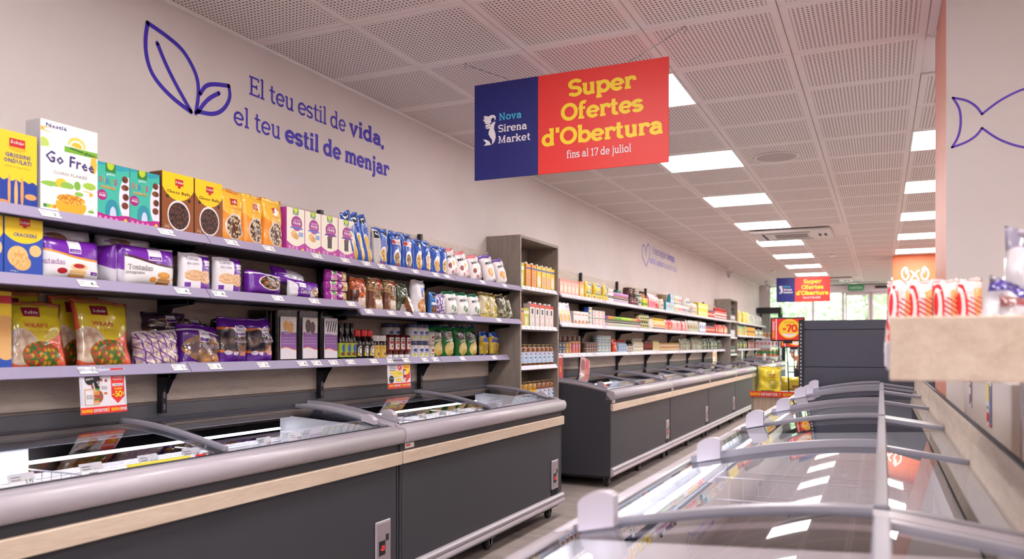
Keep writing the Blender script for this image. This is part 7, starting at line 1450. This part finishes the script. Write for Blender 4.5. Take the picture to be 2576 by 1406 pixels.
b = MB(); b.box(-.0005, .0005, -.10, .10, 0, .04, 0); b.add2d([(-.1, 0), (-.05, 0), (-.05, .04), (-.1, .04)], [(0, 1, 2, 3)], f, 1); put_text(b, sans('2.00', True), .05, .01, .02, f, 1); put_text(b, sans('-50%', True), -.095, .014, .014, lambda u, v: (-.0018, -u, v), 0, width=.04)
tag(b.build('discount_card', [M_paper, M_red], f_, (.11, 1.03, .797), (0, .5, 0)), 'white and red minus fifty percent card')

# ================================================================== FOREGROUND SNACKS
D_sl = design('print_snack_sleeve', 'ecc9c6', [('R', .68, 1.0, .30, .86, 'e9a060'), ('S', 22, 95, .1, 'b8404e', .30, 1.2, .05, .75), ('E', .2, .62, .26, .34, 'e02a34'), ('E', .2, .62, .17, .26, 'f2dedd'), ('E', .16, .66, .08, .16, 'e8323a'), ('E', .2, .22, .10, .07, 'e02a44'), ('R', -1, 2, .93, 1.1, 'f2dedd')], .15, .6)
for i in range(4):
    o = pouch('snack_sleeve', .062, .178, .05, D_sl, glossy('sleeve_film', 'e8c4c0', .15), (), 180+i, seal=.05, wr=.004, gusset=.5, nu=10, nv=16); o.location = (.035+.052*i, 2.17, 1.2005); o.rotation_euler = (0, (.05, -.02, .0, -.03)[i], 0)
    tag(o, 'red and white striped snack sleeve on the foreground shelf, %s of four' % ORD[i], 'pack', 'striped snack sleeves')
for i, (x, y, w, h, rz, c1, c2) in enumerate(((.205, 1.74, .11, .14, .3, 'b9b2bf', '4a3a8a'), (.245, 1.82, .10, .25, -.2, 'c4bcc2', '8a8296'), (.225, 1.62, .10, .10, .1, 'a89a9c', '8a4a4a'))):
    o = pouch('crinkled_bag', w, h, .06, design('print_crinkled_%d' % i, c1, [('V', .5, .5, .6, .55, 4, 5, c1, 'd9d4da', 'cfc8d0'), ('W', .78, .06, 6, 0, c2, 'above'), ('R', .55, .8, .1, .4, c2)], .12, .6), glossy('grey_film', 'bdb6c0', .12), (), 190+i, wr=.014, seal=.06, flare=.1); o.location = (x, y, 1.2005); o.rotation_euler = (0, (.35, .1, .2)[i], rz)
    tag(o, ('silvery crinkled bag with violet top in the right foreground', 'tall pale crinkled bag in the right foreground', 'low grey and red bag in the right foreground')[i], 'bag', 'crinkled bags on the foreground shelf')
# potato bags on the display table
D_pot = design('print_potato_bag', 'd9c42a', [('R', .50, .80, .66, .70, '8a3a2a'), ('V', .7, .3, .25, .2, 4, 3, 'b8a82a', '8f8a2a'), ('R', .2, .75, .0, .05, '4a5a2a')], .3, .3)
o = pouch('potato_bag', .20, .225, .10, D_pot, glossy('potato_foil', 'd3bd28', .3), [('PATATES', 'S', .62, .62, .045, .34, '8a2f22'), ('KERNEL', 'S', .62, .555, .045, .34, '8a2f22')], 200, wr=.012, gusset=1., seal=.05, flare=.06); o.location = (-.93, 7.55, .801); o.rotation_euler = (-.05, .03, .02); tag(o, 'upright crumpled yellow potato bag on the display table', 'bag')
o = pouch('potato_bag', .19, .13, .09, design('print_potato_bag2', 'a8981f', [('W', .75, .08, 4, 0, 'd9c42a', 'above'), ('R', .55, .9, .2, .4, '6a4a1a')], .3, .3), glossy('potato_foil2', 'a8981f', .3), (), 201, wr=.012, horiz=True); o.location = (-.75, 7.72, .801); tag(o, 'slumped darker yellow potato bag behind the sign pole', 'bag')
o = pouch('potato_bag', .16, .10, .07, D_pot, glossy('potato_foil', ''), (), 202, wr=.012, horiz=True); o.location = (-.66, 7.86, .801); tag(o, 'small yellow bag at the right end of the display table', 'bag')
o = bottle('green_cap_bottle', [(.03, 0), (.032, .12), (.02, .15)], mat('milky_plastic', 'dfe6e4', .3), None, ([(.022, .148), (.024, .175), (.001, .176)], mat('green_cap', '1f8a4a', .4))); o.location = (-2.2, 17.2, .90); tag(o, 'bottle with green cap standing on the far pale freezer', 'bottle')
